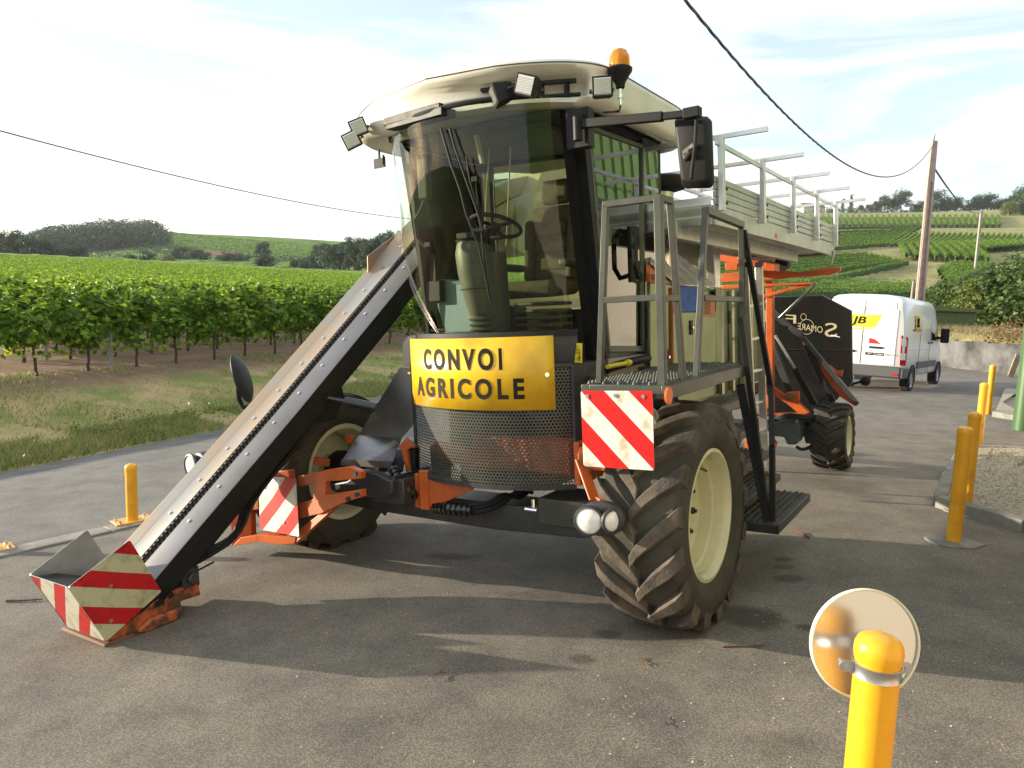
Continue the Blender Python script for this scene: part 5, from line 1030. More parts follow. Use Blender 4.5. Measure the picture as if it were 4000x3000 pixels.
# hopper with the mirrored lettering
YH = 5.9
hopper = rp('hopper', [(520, 430), (850, 420), (1040, 520), (1045, 970), (1035, 1000), (930, 1110), (860, 1240), (520, 1250)], YH, .06, 'black_gloss', .01)
mb = MB(); mb.beam(Q(*k16b(560, 770), Y=YH - .01), Q(*k16b(1040, 775), Y=YH - .01), .02, .012); part('hopper_rib', mb, 'black', hopper)
def wtext(txt, x0, x1, yt, yb, flip=True, m='gold_print', sl=0.):
    V, Fc = text_mesh(txt, 1, .0, 1, 1); V = np.array(V); lo, hi = V.min(0), V.max(0); P = []
    for q in V:
        a, b = (q - lo) / (hi - lo); a = 1 - a if flip else a; P.append(Q(*k16b(x0 + (x1 - x0) * a, yb + (yt - yb) * b + sl * (x0 + (x1 - x0) * a - x0)), Y=YH - .006))
    mb = MB(); mb.add(P, Fc); part('lettering', mb, m, hopper, smooth=False)
mat('gold_print', (.6, .55, .35), .35, metal=.3)
wtext('S', 865, 945, 600, 690, sl=.0); wtext('OMARE', 690, 852, 598, 640, sl=.16); wtext('F', 612, 680, 545, 600, sl=.05)
mb = MB(); mb.tube([Q(*k16b(750 + 45 * math.cos(t), 625 + 48 * math.sin(t)), Y=YH - .006) for t in np.linspace(0, 6.28, 30)], .004, 5, cap=False); mb.tube([Q(*k16b(728 + 18 * math.cos(t), 560 + 20 * math.sin(t)), Y=YH - .006) for t in np.linspace(0, 6.28, 20)], .004, 5, cap=False); part('emblem', mb, 'gold_print', hopper)
mb = MB(); P = [Q(*k16b(x, y), Y=YH - .007) for x, y in ((905, 675), (965, 690), (962, 694), (905, 682))]; mb.add(P, [(0, 1, 2, 3)]); part('emblem', mb, 'white_print', hopper, smooth=False)
# steering arm, rams and the red-orange scraper in front of the hopper
rb('frame_tube', [(470, 480), (640, 630), (720, 680)], 5.3, .07, .08, 'dark_steel'); rb('frame_tube', [(720, 690), (1080, 1125)], 5.2, .05, .07, 'dark_steel')
rp('scraper', [(725, 700), (775, 760), (1085, 1130), (1060, 1140), (960, 1075), (735, 780), (720, 730)], 5.25, .03); rp('scraper', [(895, 870), (940, 910), (985, 905), (975, 950), (925, 930)], 5.3, .03)
rb('hydraulic_ram', [(545, 680), (675, 900)], 5.15, .03, .03, 'galvanised'); rb('hydraulic_ram', [(672, 895), (815, 1155)], 5.15, .07, .07, 'black'); rb('frame_tube', [(470, 600), (650, 1060)], 5.2, .08, .08, 'dark_steel'); rb('frame_tube', [(745, 740), (920, 1110)], 5.2, .06, .06, 'black')
rp('rear_frame', [(520, 1010), (630, 1080), (690, 1110), (770, 1185), (700, 1190), (615, 1120), (515, 1055)], 4.9, .08); rp('rear_frame', [(615, 1050), (695, 1045), (697, 1108), (615, 1112)], 4.85, .08)
rp('rear_frame', [(195, 1165), (340, 1125), (345, 1150), (230, 1175)], 4.6, .1); rp('rear_frame', [(345, 1150), (375, 1150), (372, 1620), (350, 1620)], 4.4, .05); rp('rear_frame', [(340, 1190), (740, 1190), (740, 1210), (340, 1205)], 4.7, .15)
rp('rear_frame', [(425, 1210), (450, 1240), (445, 1370), (425, 1360)], 4.5, .05); rp('rear_frame', [(520, 1330), (555, 1380), (540, 1420), (525, 1400)], 4.6, .05)
p = Q(*k16b(645, 1080), Y=4.84); mb = MB(); mb.cyl(p, p - V3((0, .03, 0)), .05, 16); mb.cyl(p - V3((0, .03, 0)), p - V3((0, .05, 0)), .025, 6); part('pivot_nut', mb, 'rust', root)
rp('gearbox', [(530, 1245), (620, 1215), (700, 1215), (705, 1330), (680, 1390), (620, 1390), (600, 1340), (530, 1335)], 4.6, .3, 'blue_grey', .02); rp('gearbox', [(735, 1270), (780, 1265), (790, 1380), (740, 1385), (725, 1330)], 4.9, .2, 'dark_steel', .02)
rp('rear_axle', [(680, 1190), (800, 1190), (800, 1225), (690, 1220)], 4.9, .15, 'black', .01)
mb = MB()
for k in range(5): mb.tube(smooth_([Q(*k16b(530, 1225 + 4 * k), Y=4.5), Q(*k16b(620, 1185 + 5 * k), Y=4.45), Q(*k16b(720, 1200 + 6 * k), Y=4.6), Q(*k16b(800, 1200 + 4 * k), Y=4.8)], 2), .016, 6)
part('hose', mb, 'black', root); mb = MB(); mb.tube(smooth_([Q(*k16b(680, 1400), Y=4.7), Q(*k16b(720, 1425), Y=4.7), Q(*k16b(780, 1400), Y=4.8)], 2), .02, 6); part('hose', mb, 'black', root); mb = MB(); mb.tube(smooth_([Q(*k16b(830, 1120), Y=4.95), Q(*k16b(850, 1085), Y=4.95), Q(*k16b(890, 1100), Y=4.95)], 2), .008, 6); part('hose', mb, 'black', root)
# towing roller at the back
mb = MB(); p = Q(3380, 1487, Y=6.3); mb.sphere(p, .07, 18, 12); mb.beam(Q(3320, 1502, Y=6.2), p, .03); mb.box(Q(3318, 1500, Y=6.2), (.1, .06, .05)); part('towing_roller', mb, 'black', root)
# ================================================================== street furniture
def bollard(x, y, h, r, label, base=None, cap=True, zoff=0):
    g = gz(x, y); t = thing('bollard', (x, y, g), label, 'bollard', 'yellow steel bollards')
    mb = MB(); mb.cyl((0, 0, -.1), (0, 0, h - .02), r, 32, cap=False); part('post', mb, 'bollard_yellow', t)
    mb = MB(); mb.lathe([(r * 1.045, h - .045), (r * 1.06, h - .03), (r * 1.05, h - .012), (r * .9, h + .006), (r * .5, h + .018), (.001, h + .022)], n=32); part('cap', mb, 'bollard_yellow', t)
    if base == 'pad':
        mb = MB(); rs = random.Random(x); pts = [(math.cos(a) * .2 * rs.uniform(.8, 1.15), math.sin(a) * .2 * rs.uniform(.8, 1.15)) for a in np.linspace(0, 2 * math.pi, 14, endpoint=False)]
        mb.prism([(p[0], p[1], float(H(np.array([x + p[0]]), np.array([y + p[1]]))[0]) - g + .012) for p in pts], (0, 0, -.05)); part('footing', mb, 'kerb', t, .006)
    if base == 'plate':
        R = Matrix.Rotation(math.radians(46), 3, 'Z'); Rn = np.array(R)
        mb = MB(); mb.box((0, 0, .03), (.34, .19, .014), Rn); part('base_plate', mb, 'bollard_yellow', t, .003)
        for sx_ in (-.13, .13):
            for sy_ in (-.065, .065): p = Rn @ V3((sx_, sy_, .03)); mb = MB(); mb.cyl(p, p + V3((0, 0, .02)), .016, 6); mb.cyl(p, p + V3((0, 0, .032)), .008, 8); part('anchor_bolt', mb, 'galvanised', t)
    return t
def at_px(u, v, d): p = WD(u, v, d); return p[0], p[1]
x, y = at_px(518, 2048, 7.72 * 1.0); p = on_ground(518, 2050); x, y = p[0], p[1]
bollard(x, y, .56, .052, 'short yellow bollard bolted by a base plate to the concrete strip beside the road', 'plate')
x2, y2 = x - .9 * 1.05, y - .93 * 1.05; p = on_ground(-12, 2165)
bollard(p[0] - .06, p[1], .56, .052, 'yellow bollard at the left edge of the photo with only its base plate corner showing', 'plate')
p = on_ground(3723, 2118); bollard(p[0], p[1], .925, .055, 'yellow bollard in the shade, nearest of the four in front of the gravel island', 'pad'); B4 = p
p = on_ground(3767, 2004); bollard(p[0], p[1], .925, .055, 'yellow bollard half hidden behind the nearest one by the kerb of the gravel island', 'pad')
p = on_ground(3818, 1756); bollard(p[0], p[1], .93, .055, 'yellow bollard with a band of shadow, between the kerb and the farthest bollard', None)
p = on_ground(3858, 1618); bollard(p[0], p[1], .945, .055, 'sunlit yellow bollard farthest away, near the rear of the kerb corner', None)
# foreground bollard with the round disc clamped to it
d_top = 1.42
pt = WD(3437, 2500, 1.53); fx, fy = pt[0], pt[1]; fg = gz(fx, fy); fh = pt[2] - fg
fb = thing('bollard', (fx, fy, fg), 'large yellow bollard in the bottom right corner with a round disc clamped to its top', 'bollard', 'yellow steel bollards')
fr = .0445
mb = MB(); mb.cyl((0, 0, -.1), (0, 0, fh - .03), fr, 48, cap=False); part('post', mb, 'bollard_yellow', fb)
mb = MB(); mb.lathe([(fr * 1.0, fh - .046), (fr * 1.03, fh - .04), (fr * 1.06, fh - .034), (fr * 1.075, fh - .022), (fr * 1.04, fh - .01), (fr * .92, fh + .001), (fr * .7, fh + .007), (fr * .4, fh + .011), (.001, fh + .012)], n=48); part('cap', mb, 'bollard_yellow', fb)
# disc behind
dc = WD(3378, 2515, 1.53 + .11); view = nrm(dc - V3((0, 0, CAMZ))); dn = nrm(W @ V3((0.02, -.02, -1)))
disc = thing('round_disc', dc, 'round off-white plastic disc with a raised rim clamped behind the foreground bollard', 'disc')
Rd = .1205
mb = MB(); mb.lathe([(.001, 0), (Rd * .965, 0), (Rd * .968, .003), (Rd, .004), (Rd, -.008), (.001, -.009)], (0, 0, 0), dn, 72); part('face', mb, 'disc_white', disc)
mb = MB(); mb.lathe([(Rd * .965, .001), (Rd * .97, .006), (Rd * 1.0, .007), (Rd * 1.012, .0), (Rd * 1.0, -.008)], (0, 0, 0), dn, 72); part('rim', mb, 'disc_rim', disc)
cz = fh - .062; loc = V3((fx, fy, fg + cz)) - dc; tilt = 0.0
mb = MB(); mb.lathe([(fr * 1.03, -.014), (fr * 1.09, -.013), (fr * 1.05, -.006), (fr * 1.05, .006), (fr * 1.09, .013), (fr * 1.03, .014)], loc, (0, 0, 1), 48)
for s_ in (-1, 1):
    a = loc + V3((s_ * fr * .95, .004, 0)); mb.beam(a, a + V3((s_ * .022, .004, 0)), .004, .024); mb.cyl(a + V3((s_ * .022, .006, 0)), a + V3((s_ * .022, .0, 0)), .012, 16); mb.cyl(a + V3((s_ * .02, -.004, 0)), a + V3((s_ * .02, .03, 0)), .004, 8)
mb.beam(loc + V3((0, fr, 0)), V3((0, 0, 0)) - dn * .006, .02, .02); part('clamp', mb, 'galvanised', disc)
# ---- gravel island with kerb stones
isl = [on_ground(u, v) for u, v in ((3666, 2010), (3700, 1890), (3765, 1770), (3880, 1766), (4010, 1778))]; I0 = [p[:2] for p in isl]
front = [on_ground(u, v)[:2] for u, v in ((3666, 1990), (3760, 2012), (3880, 2045), (4010, 2085))]
isle = obj('traffic_island', None, kind='structure')
P_is = [front[3] + V3((1.2, -.5, 0))[:2], front[3], front[2], front[1], front[0] + V3((.03, .05, 0))[:2], I0[1], I0[2], I0[3], I0[4], I0[4] + V3((1.6, 0, 0))[:2]]
ms = sheet('gravel', P_is, .5, .085, 'gravel'); obj('gravel_bed', ms, isle)
block_strip('kerb_stone', [P_is[1], P_is[2], P_is[3], P_is[4]], .12, .11, .3, 'kerb', .62, isle); block_strip('kerb_stone', [P_is[4], P_is[5], P_is[6]], .12, .11, .3, 'kerb', .6, isle); block_strip('kerb_stone', [P_is[6], P_is[7], P_is[8], P_is[9]], .1, .1, .3, 'kerb', .55, isle)
# gravel stones as loose grains
gp = np.array(P_is); rs = np.random.RandomState(4); lo, hi = gp.min(0), gp.max(0); c = rs.uniform(lo, hi, (9000, 2)); c = c[poly_sd(c[:, 0], c[:, 1], gp) < -.1]
z = h_yard(c[:, 0], c[:, 1]) + CAMZ + .088; s_ = rs.uniform(.008, .02, len(c)); T4 = np.array([(1, 0, -.5), (-.5, .87, -.5), (-.5, -.87, -.5), (0, 0, .7)]); V = np.stack([c[:, 0], c[:, 1], z], 1)[:, None] + T4[None] * s_[:, None, None]; Fq = np.array([(0, 1, 3), (1, 2, 3), (2, 0, 3)])[None] + 4 * np.arange(len(c))[:, None, None]
obj('gravel', fast_mesh('gravel', V.reshape(-1, 3), Fq.reshape(-1, 3), 'gravel'), kind='stuff', label='pale loose gravel filling the kerbed island', cat='gravel')
def stick(u0, v0, u1, v1, r=.012, lab='', nm='stick', m='twig', dz=.1):
    a, b = on_ground(u0, v0), on_ground(u1, v1); n_ = 6; c0 = (a + b) / 2; mb = MB(); pts = []
    for k in range(n_): p = a + (b - a) * k / (n_ - 1) - c0 + V3((0, 0, dz)) + (np.random.uniform(-.004, .004, 3) if 0 < k < n_ - 1 else 0); pts.append(p)
    mb.tube(pts, [r * (1 - .5 * k / (n_ - 1)) for k in range(n_)], 6); mb.tube([pts[3], pts[3] + (b - a) * .18 + V3((.02, -.015, 0))], r * .5, 5)
    o = obj(nm, mb.mesh(nm, m), None, c0, label=lab, cat='twig', group='fallen twigs and prunings'); return o
# far kerb corner with a second patch
kb = [on_ground(u, v)[:2] for u, v in ((3882, 1628), (3960, 1640), (4015, 1650))]
isl2 = obj('pavement', None, kind='structure'); P2 = [kb[0], kb[1], kb[2], kb[2] + V3((1.5, 3, 0))[:2], on_ground(4000, 1530)[:2], on_ground(3925, 1530)[:2]]
obj('paved_bed', sheet('paving', P2, .5, .075, 'gravel'), isl2); block_strip('kerb_stone', kb, .12, .1, .3, 'kerb', .8, isl2)
# drain post etc. on the island
stick(3868, 1795, 3855, 1828, .02, 'short pale stick lying on the gravel of the island', m='wood', dz=.12); stick(4002, 1820, 3975, 1852, .02, 'short pale stick at the right edge of the gravel island', m='wood', dz=.12)
stick(3112, 2082, 3160, 2112, .011, 'dark twig lying on the asphalt right of the bottom step', dz=.012); stick(25, 2365, 165, 2348, .009, 'long brown twig lying on the asphalt left of the conveyor foot', dz=.012); stick(2822, 2540, 2985, 2545, .005, 'thin twig lying on the asphalt in front of the large wheel', dz=.01); stick(2500, 2575, 2512, 2625, .004, 'small broken twig on the asphalt below the large wheel', dz=.01)
stick(1690, 2672, 1735, 2645, .004, 'small dark twig on the foreground asphalt below the yellow sign', dz=.01); stick(2575, 2820, 2600, 2850, .003, 'tiny twig on the foreground asphalt near the bottom edge', dz=.01)
# small litter: leaves and chips on the asphalt
rs = np.random.RandomState(9); pts = []
for k in range(900):
    u = rs.uniform(2300, 4000) if rs.rand() < .7 else rs.uniform(0, 4000); v = rs.uniform(1900, 3000); r = W @ ray(u, v); t = -1.8 / r[2] if r[2] < 0 else 0
    if t: pts.append((r[0] * t, r[1] * t))
pts = np.array(pts); pts = pts[(pts[:, 1] < 12)]; P3 = np.stack([pts[:, 0], pts[:, 1], h_yard(pts[:, 0], pts[:, 1]) + CAMZ + .008], 1)
V, Fq = leaves(P3, .012, up=2.5, rng=rs); obj('leaf_litter', fast_mesh('leaf_litter', V, Fq, 'litter'), kind='stuff', label='pale leaf scraps and chips scattered over the asphalt', cat='litter')
# ================================================================== van
VO = WD(3537, 1531, 19.6); th = math.radians(39); vd = V3((math.sin(th), math.cos(th), 0)); vr = V3((math.cos(th), -math.sin(th), 0))
# local frame: x right, y forward, origin on the ground under the middle of the rear axle
vo = VO - vr * .93; vo[2] = gz(vo[0], vo[1]); vfr = vo + vd * 3.68; vpitch = math.atan2(gz(vfr[0], vfr[1]) - vo[2], 3.68)
van = thing('delivery_van', vo, 'white delivery van with a yellow logo on its rear doors, behind the harvester', 'van', rot=(vpitch, 0, -th))
def vsec(y, zb, zt, hb, ht, top=.16):
    m_ = zt - zb; pts = [(hb * .93, zb), (hb * .985, zb + .06), (hb, zb + .35 * m_), (hb * .995, zb + .5 * m_), ((hb + ht) / 2 + .02, zb + .72 * m_), (ht + .015, zt - .2), (ht - .04, zt - .08), (ht - .16, zt - .02), (ht * .5, zt + .012), (0, zt + .02)]
    full = pts + [(-a, b) for a, b in pts[-2::-1]]; return [(a, y, b) for a, b in full]
secs = [vsec(-1.0, .45, 2.4, .96, .84), vsec(-.97, .42, 2.46, 1.0, .87), vsec(-.8, .42, 2.5, 1.03, .9), vsec(.0, .42, 2.5, 1.035, .92), vsec(2.6, .42, 2.48, 1.035, .92), vsec(3.0, .42, 2.42, 1.03, .9), vsec(3.5, .42, 2.18, 1.02, .84), vsec(4.0, .42, 1.62, 1.0, .8), vsec(4.3, .42, 1.3, .97, .78), vsec(4.62, .45, 1.05, .88, .7)]
mb = MB(); n = len(secs[0]); mb.add([p for s in secs for p in s], [(k * n + i, k * n + i + 1, (k + 1) * n + i + 1, (k + 1) * n + i) for k in range(len(secs) - 1) for i in range(n - 1)] + [tuple(range(n)), tuple((len(secs) - 1) * n + i for i in range(n))[::-1]] + [(k * n, (k + 1) * n, (k + 1) * n + n - 1, k * n + n - 1) for k in range(len(secs) - 1)])
body = part('body', mb, 'van_white', van, angle=45)
def vbox(name, a, b, m, par=van, bev=.0): mb = MB(); mb.bb(a, b); return part(name, mb, m, par, bev)
for s_ in (-1, 1):
    vbox('rear_door', (.01 if s_ > 0 else -.8, -1.018, .72) if 1 else 0, (.8 if s_ > 0 else -.01, -.99, 2.12), 'van_white', van, .012)
vbox('door_seam', (-.009, -1.016, .72), (.009, -1.0, 2.34), 'van_grey'); vbox('rear_door_top', (-.74, -1.012, 2.14), (.74, -.985, 2.34), 'van_white', van, .03)
vbox('rear_bumper', (-.98, -1.08, .4), (.98, -.9, .7), 'van_grey', van, .04); vbox('bumper_corner', (.8, -1.06, .4), (1.05, -.5, .68), 'van_grey', van, .03); vbox('bumper_corner', (-1.05, -1.06, .4), (-.8, -.5, .68), 'van_grey', van, .03)
for s_ in (-1, 1):
    lm = MB(); lm.prism([(s_ * .93, -1.03, .74), (s_ * 1.045, -.93, .74), (s_ * 1.045, -.93, 1.45), (s_ * .9, -1.03, 1.5)], (0, .08, 0)); l_ = part('tail_light', lm, 'red_lamp', van, .01); lm = MB(); lm.prism([(s_ * .935, -1.034, .88), (s_ * 1.03, -.945, .88), (s_ * 1.03, -.945, 1.05), (s_ * .925, -1.034, 1.05)], (0, .03, 0)); part('lamp_lens', lm, 'white_print', l_)
    lm = MB(); lm.prism([(s_ * .93, -1.035, 1.25), (s_ * 1.02, -.95, 1.22), (s_ * 1.02, -.95, 1.4), (s_ * .91, -1.035, 1.42)], (0, .03, 0)); part('lamp_lens', lm, 'white_print', l_)
    vbox('bumper_reflector', (s_ * .86 - .07, -1.09, .47), (s_ * .86 + .07, -1.07, .53), 'red_lamp')
    vbox('side_moulding', (s_ * 1.03 if s_ > 0 else -1.06, .5, .62), (1.06 if s_ > 0 else -1.03, 3.0, .8), 'van_grey', van, .008)
vbox('door_handle', (.18, -1.05, 1.13), (.5, -1.01, 1.18), 'black'); vbox('door_handle', (-.55, -1.05, 1.0), (-.15, -1.01, 1.06), 'black')
vbox('number_plate', (-.6, -1.03, .84), (-.1, -1.016, .95), 'white_print')
vbox('slide_rail', (1.0, -.3, 1.62), (1.04, .62, 1.66), 'van_grey'); 
for y_ in (.62, 2.0): vbox('door_seam', (1.036 - .002, y_, .5), (1.04, y_ + .012, 1.9), 'van_grey')
vbox('door_seam', (1.0, -.9, 1.36) if 0 else (1.035, -.55, 1.12), (1.038, 2.0, 1.125), 'van_grey')
for y_ in (1.75, 2.15): vbox('side_handle', (1.035, y_, 1.28), (1.06, y_ + .17, 1.32), 'black')
mb = MB(); mb.prism([(1.03, 2.15, 1.38), (1.03, 3.35, 1.34), (.98, 3.1, 1.95), (.95, 2.75, 2.12), (.96, 2.2, 2.12)], (-.0, 0, 0.0)); mb2 = MB(); mb2.add([(1.05, 2.15, 1.38), (1.048, 3.3, 1.34), (.96, 3.0, 1.98), (.955, 2.2, 2.08)], [(0, 1, 2, 3)]); part('cab_window', mb2, 'van_glass', van)
mb2 = MB(); mb2.add([(-1.05, 2.15, 1.38), (-1.048, 3.3, 1.34), (-.96, 3.0, 1.98), (-.955, 2.2, 2.08)], [(0, 1, 2, 3)]); part('cab_window', mb2, 'van_glass', van); mb2 = MB(); mb2.add([(-.85, 3.98, 1.68), (.85, 3.98, 1.68), (.78, 3.45, 2.2), (-.78, 3.45, 2.2)], [(0, 1, 2, 3)]); mb2.v = [(a, b + .04, c + .03) for a, b, c in mb2.v]; part('windscreen', mb2, 'van_glass', van)
for s_ in (-1, 1): vbox('wing_mirror', (s_ * 1.1 - (.0 if s_ > 0 else .22), 3.05, 1.3), (s_ * 1.1 + (.22 if s_ > 0 else 0), 3.17, 1.72), 'black', van, .03); vbox('mirror_stay', (s_ * 1.0 - .06, 3.05, 1.4), (s_ * 1.1 + .06, 3.1, 1.48), 'black')
for s_, y_ in ((1, 0), (-1, 0), (1, 3.68), (-1, 3.68)):
    wv = obj('wheel', None, van, (s_ * .93, y_, .34)); mb = MB(); mb.lathe([(.2, -.11), (.31, -.115), (.335, -.09), (.342, 0), (.335, .09), (.31, .115), (.2, .11)], axis=(1, 0, 0), n=36)
    for k in (-.05, 0, .05): mb.lathe([(.3425, k - .006), (.343, k + .006)], axis=(1, 0, 0), n=36)
    part('tyre', mb, 'rubber', wv); mb = MB(); mb.lathe([(.205, s_ * .1), (.19, s_ * .08), (.15, s_ * .09), (.06, s_ * .1), (.001, s_ * .1)], axis=(1, 0, 0), n=24); part('rim', mb, 'galvanised', wv)
    mb = MB(); mb.lathe([(.4, s_ * .03), (.4, s_ * .118), (.355, s_ * .118), (.35, s_ * .03)], axis=(1, 0, 0), n=36); mb.v = [p if p[2] > -.1 else (p[0], p[1], -.1) for p in mb.v]; part('wheel_arch', mb, 'black', wv)
# stickers
def vflat(name, pts, m, y0=-1.021, par=van): mb = MB(); mb.add([(x, y0, z) for x, z in pts], [tuple(range(len(pts)))]); return part(name, mb, m, par, smooth=False)
logo = vflat('logo_panel', [(-.82, 1.66), (.27, 1.66), (.42, 1.98), (-.67, 1.98)], 'sticker_yellow'); vflat('logo_line', [(-.86, 1.6), (.25, 1.6), (.27, 1.63), (-.84, 1.63)], 'sticker_yellow', par=logo)
def vtext(txt, x0, x1, z0, z1, m, par=van, y0=-1.023, bold=.01, shear=0):
    V, Fc = text_mesh(txt, 1, bold); V = np.array(V); lo, hi = V.min(0), V.max(0); mb = MB(); mb.add([(x0 + (x1 - x0) * (q[0] - lo[0]) / (hi[0] - lo[0]) + shear * (q[1] - lo[1]) / (hi[1] - lo[1]), y0, z0 + (z1 - z0) * (q[1] - lo[1]) / (hi[1] - lo[1])) for q in V], Fc); part('lettering', mb, m, par, smooth=False)
vtext('JB', -.32, .02, 1.69, 1.93, 'print_black', logo, bold=.03, shear=.06)
vflat('phone_strip', [(.1, .95), (.55, .95), (.55, 1.02), (.1, 1.02)], 'print_black'); vtext('N\u00b0 Indigo', .16, .53, .965, 1.005, 'white_print', y0=-1.024); vtext('0 825 013 113', .57, .88, .96, 1.01, 'rail_grey')
vflat('emblem', [(.16, 1.25), (.45, 1.25), (.3, 1.36), (.16, 1.39)], 'red_print')
mb = MB(); mb.add([(1.042, -.1, 1.62), (1.042, .5, 1.62), (1.0, .5, 2.02), (1.0, -.1, 2.02)], [(0, 1, 2, 3)]); sq = part('side_sticker', mb, 'yellow_sign', van, smooth=False); mb = MB(); mb.bb((1.01, .14, 1.75), (1.045, .26, 1.95)); mb.bb((1.02, .06, 1.72), (1.047, .34, 1.78)); part('emblem', mb, 'print_black', sq)
vflat('tow_plate', [(-.1, .3), (.1, .3), (.1, .4), (-.1, .4)], 'black', y0=-1.06)
# ================================================================== poles and cables
def pole_big():
    b = WD(3592, 1190, 34.); x, y = b[0], b[1]; g = gz(x, y); t_ = WD(3649, 552, 34.4); t = thing('utility_pole', (x, y, g), 'tall pinkish concrete utility pole with a slotted face rising behind the white van', 'pole')
    top = t_ - V3((x, y, g)); w0, w1 = .36, .2; mb = MB()
    for s_ in (-1, 1):
        mb.beam((s_ * .14, 0, -.2), top + V3((s_ * .075, 0, 0)), .09, .22, up=(0, 1, 0))
    mb.beam(top * .78, top, .13, .2, up=(0, 1, 0)); mb.beam((0, .03, -.2), top * .8, .2, .06, up=(0, 1, 0))
    part('shaft', mb, 'pole_concrete', t, .01)
    for k in range(14): mb = MB(); p = top * (.06 + k * .052); mb.bb(p - V3((.035, .02, .02)), p + V3((.035, .0, .02))); part('slot', mb, 'pole_slot', t)
    mb = MB(); mb.tube([(-.24, -.1, -.1), top * .5 + V3((-.2, -.1, 0)), top * .93 + V3((-.14, -.1, 0)), top + V3((-.06, -.05, .1)), top + V3((-.0, 0, .3)), top + V3((.05, 0, .32))], .02, 6); mb.beam(top + V3((0, 0, 0)), top + V3((.0, 0, .25)), .03); part('cable_riser', mb, 'pole_grey', t)
    mb = MB(); mb.cyl((-.42, 0, -.2), (-.38, 0, 2.2), .05, 10); part('conduit', mb, 'pole_concrete', t)
    return t_, top
T1, _ = pole_big()
b = WD(3802, 1120, 115); x, y = b[0], b[1]; g = gz(x, y); T2 = WD(3834, 825, 115); t = thing('utility_pole', (x, y, g), 'grey concrete utility pole standing among the vines on the right hillside', 'pole'); mb = MB(); mb.beam((0, 0, -.3), T2 - V3((x, y, g)), .34, .34); mb.v = mb.v; part('shaft', mb, 'pole_grey', t, .03)
mb = MB(); mb.beam(T2 - V3((x, y, g)) + V3((-.6, 0, -.4)), T2 - V3((x, y, g)) + V3((.6, 0, -.4)), .08); part('cross_bar', mb, 'pole_grey', t)
def cable(A, B, sag, r, label, n=40, twist=False):
    A, B = V3(A), V3(B); c = (A + B) / 2; pts = []
    for k in range(n + 1):
        f = k / n; p = A + (B - A) * f; p[2] -= sag * 4 * f * (1 - f); pts.append(p - c)
    mb = MB(); mb.tube(pts, r, 6)
    if twist:
        for ph in (0, 2.1, 4.2):
            D = nrm(B - A); a = nrm(np.cross(D, (0, 0, 1))); b_ = np.cross(D, a); Pn, _l = resample(pts, 500); mb.tube([p + r * .9 * (math.cos(k * .35 + ph) * a + math.sin(k * .35 + ph) * b_) for k, p in enumerate(Pn)], r * .75, 5)
    return obj('overhead_cable', mb.mesh('overhead_cable', 'cable'), None, c, label=label, cat='cable', group='overhead cables')
E_ = WD(2580, -120, 7.5); cable(E_, T1 + V3((-.05, -.1, -.15)), 1.75, .012, 'thick twisted black cable hanging from the top edge down to the concrete pole', 60, True)
cable(T1 + V3((.05, 0, -1.1)), T2, 1.0, .05, 'thin black cable hanging between the two utility poles on the right')
cable(WD(-150, 470, 12), WD(1800, 868, 30), .35, .012, 'thin dark cable crossing the sky on the left and passing behind the cab')
# ================================================================== wall, hut, plank, building
w0 = on_ground(3560, 1408); 
def wall_pt(u, v, d): p = WD(u, v, d); return p
wa, wb_ = V3((13.2, 34.4, 0)), V3((19.3, 26.2, 0)); wc_ = V3((23, 20.5, 0))
wa = np.append(WD(3500, 1400, 33.5)[:2], 0); wb_ = np.append(WD(3988, 1456, 27.)[:2], 0); wc_ = wb_ + (wb_ - wa) * .9
t = thing('retaining_wall', (wa[0], wa[1], gz(wa[0], wa[1])), 'stained grey concrete retaining wall behind the van at the edge of the yard', 'wall')
mb = MB(); o3 = V3(t.location)
for a, b, n_ in ((wa, wb_, 4), (wb_, wc_, 3)):
    for k in range(n_):
        p, q = a + (b - a) * k / n_, a + (b - a) * (k + 1) / n_; zp, zq = float(h_yard(p[0], p[1])) + CAMZ, float(h_yard(q[0], q[1])) + CAMZ; e = nrm((q - p)[:2]); nn = V3((-e[1], e[0], 0)) * .2; nn = nn if nn[1] > 0 else -nn; sh = V3((e[0], e[1], 0)) * .004
        m2 = MB(); m2.add([V3((p[0], p[1], zp - .4)) - o3 + sh, V3((q[0], q[1], zq - .4)) - o3 - sh, V3((q[0], q[1], zq + 1.14)) - o3 - sh, V3((p[0], p[1], zp + 1.1)) - o3 + sh] + [V3((p[0], p[1], zp - .4)) + nn - o3 + sh, V3((q[0], q[1], zq - .4)) + nn - o3 - sh, V3((q[0], q[1], zq + 1.14)) + nn - o3 - sh, V3((p[0], p[1], zp + 1.1)) + nn - o3 + sh], [(0, 1, 2, 3), (4, 7, 6, 5), (3, 2, 6, 7), (0, 3, 7, 4), (1, 5, 6, 2)]); part('wall_panel', m2, 'concrete_wall', t)
p, q = WD(3948, 1450, 26.4), WD(3978, 1388, 26.6); p[2] = gz(p[0], p[1]) + .02; mb = MB(); mb.beam((0, 0, 0), q - p, .22, .05, up=(0, 1, .2)); o = obj('plank', mb.mesh('plank', 'wood'), None, p, label='short weathered board leaning against the grey retaining wall', cat='plank')
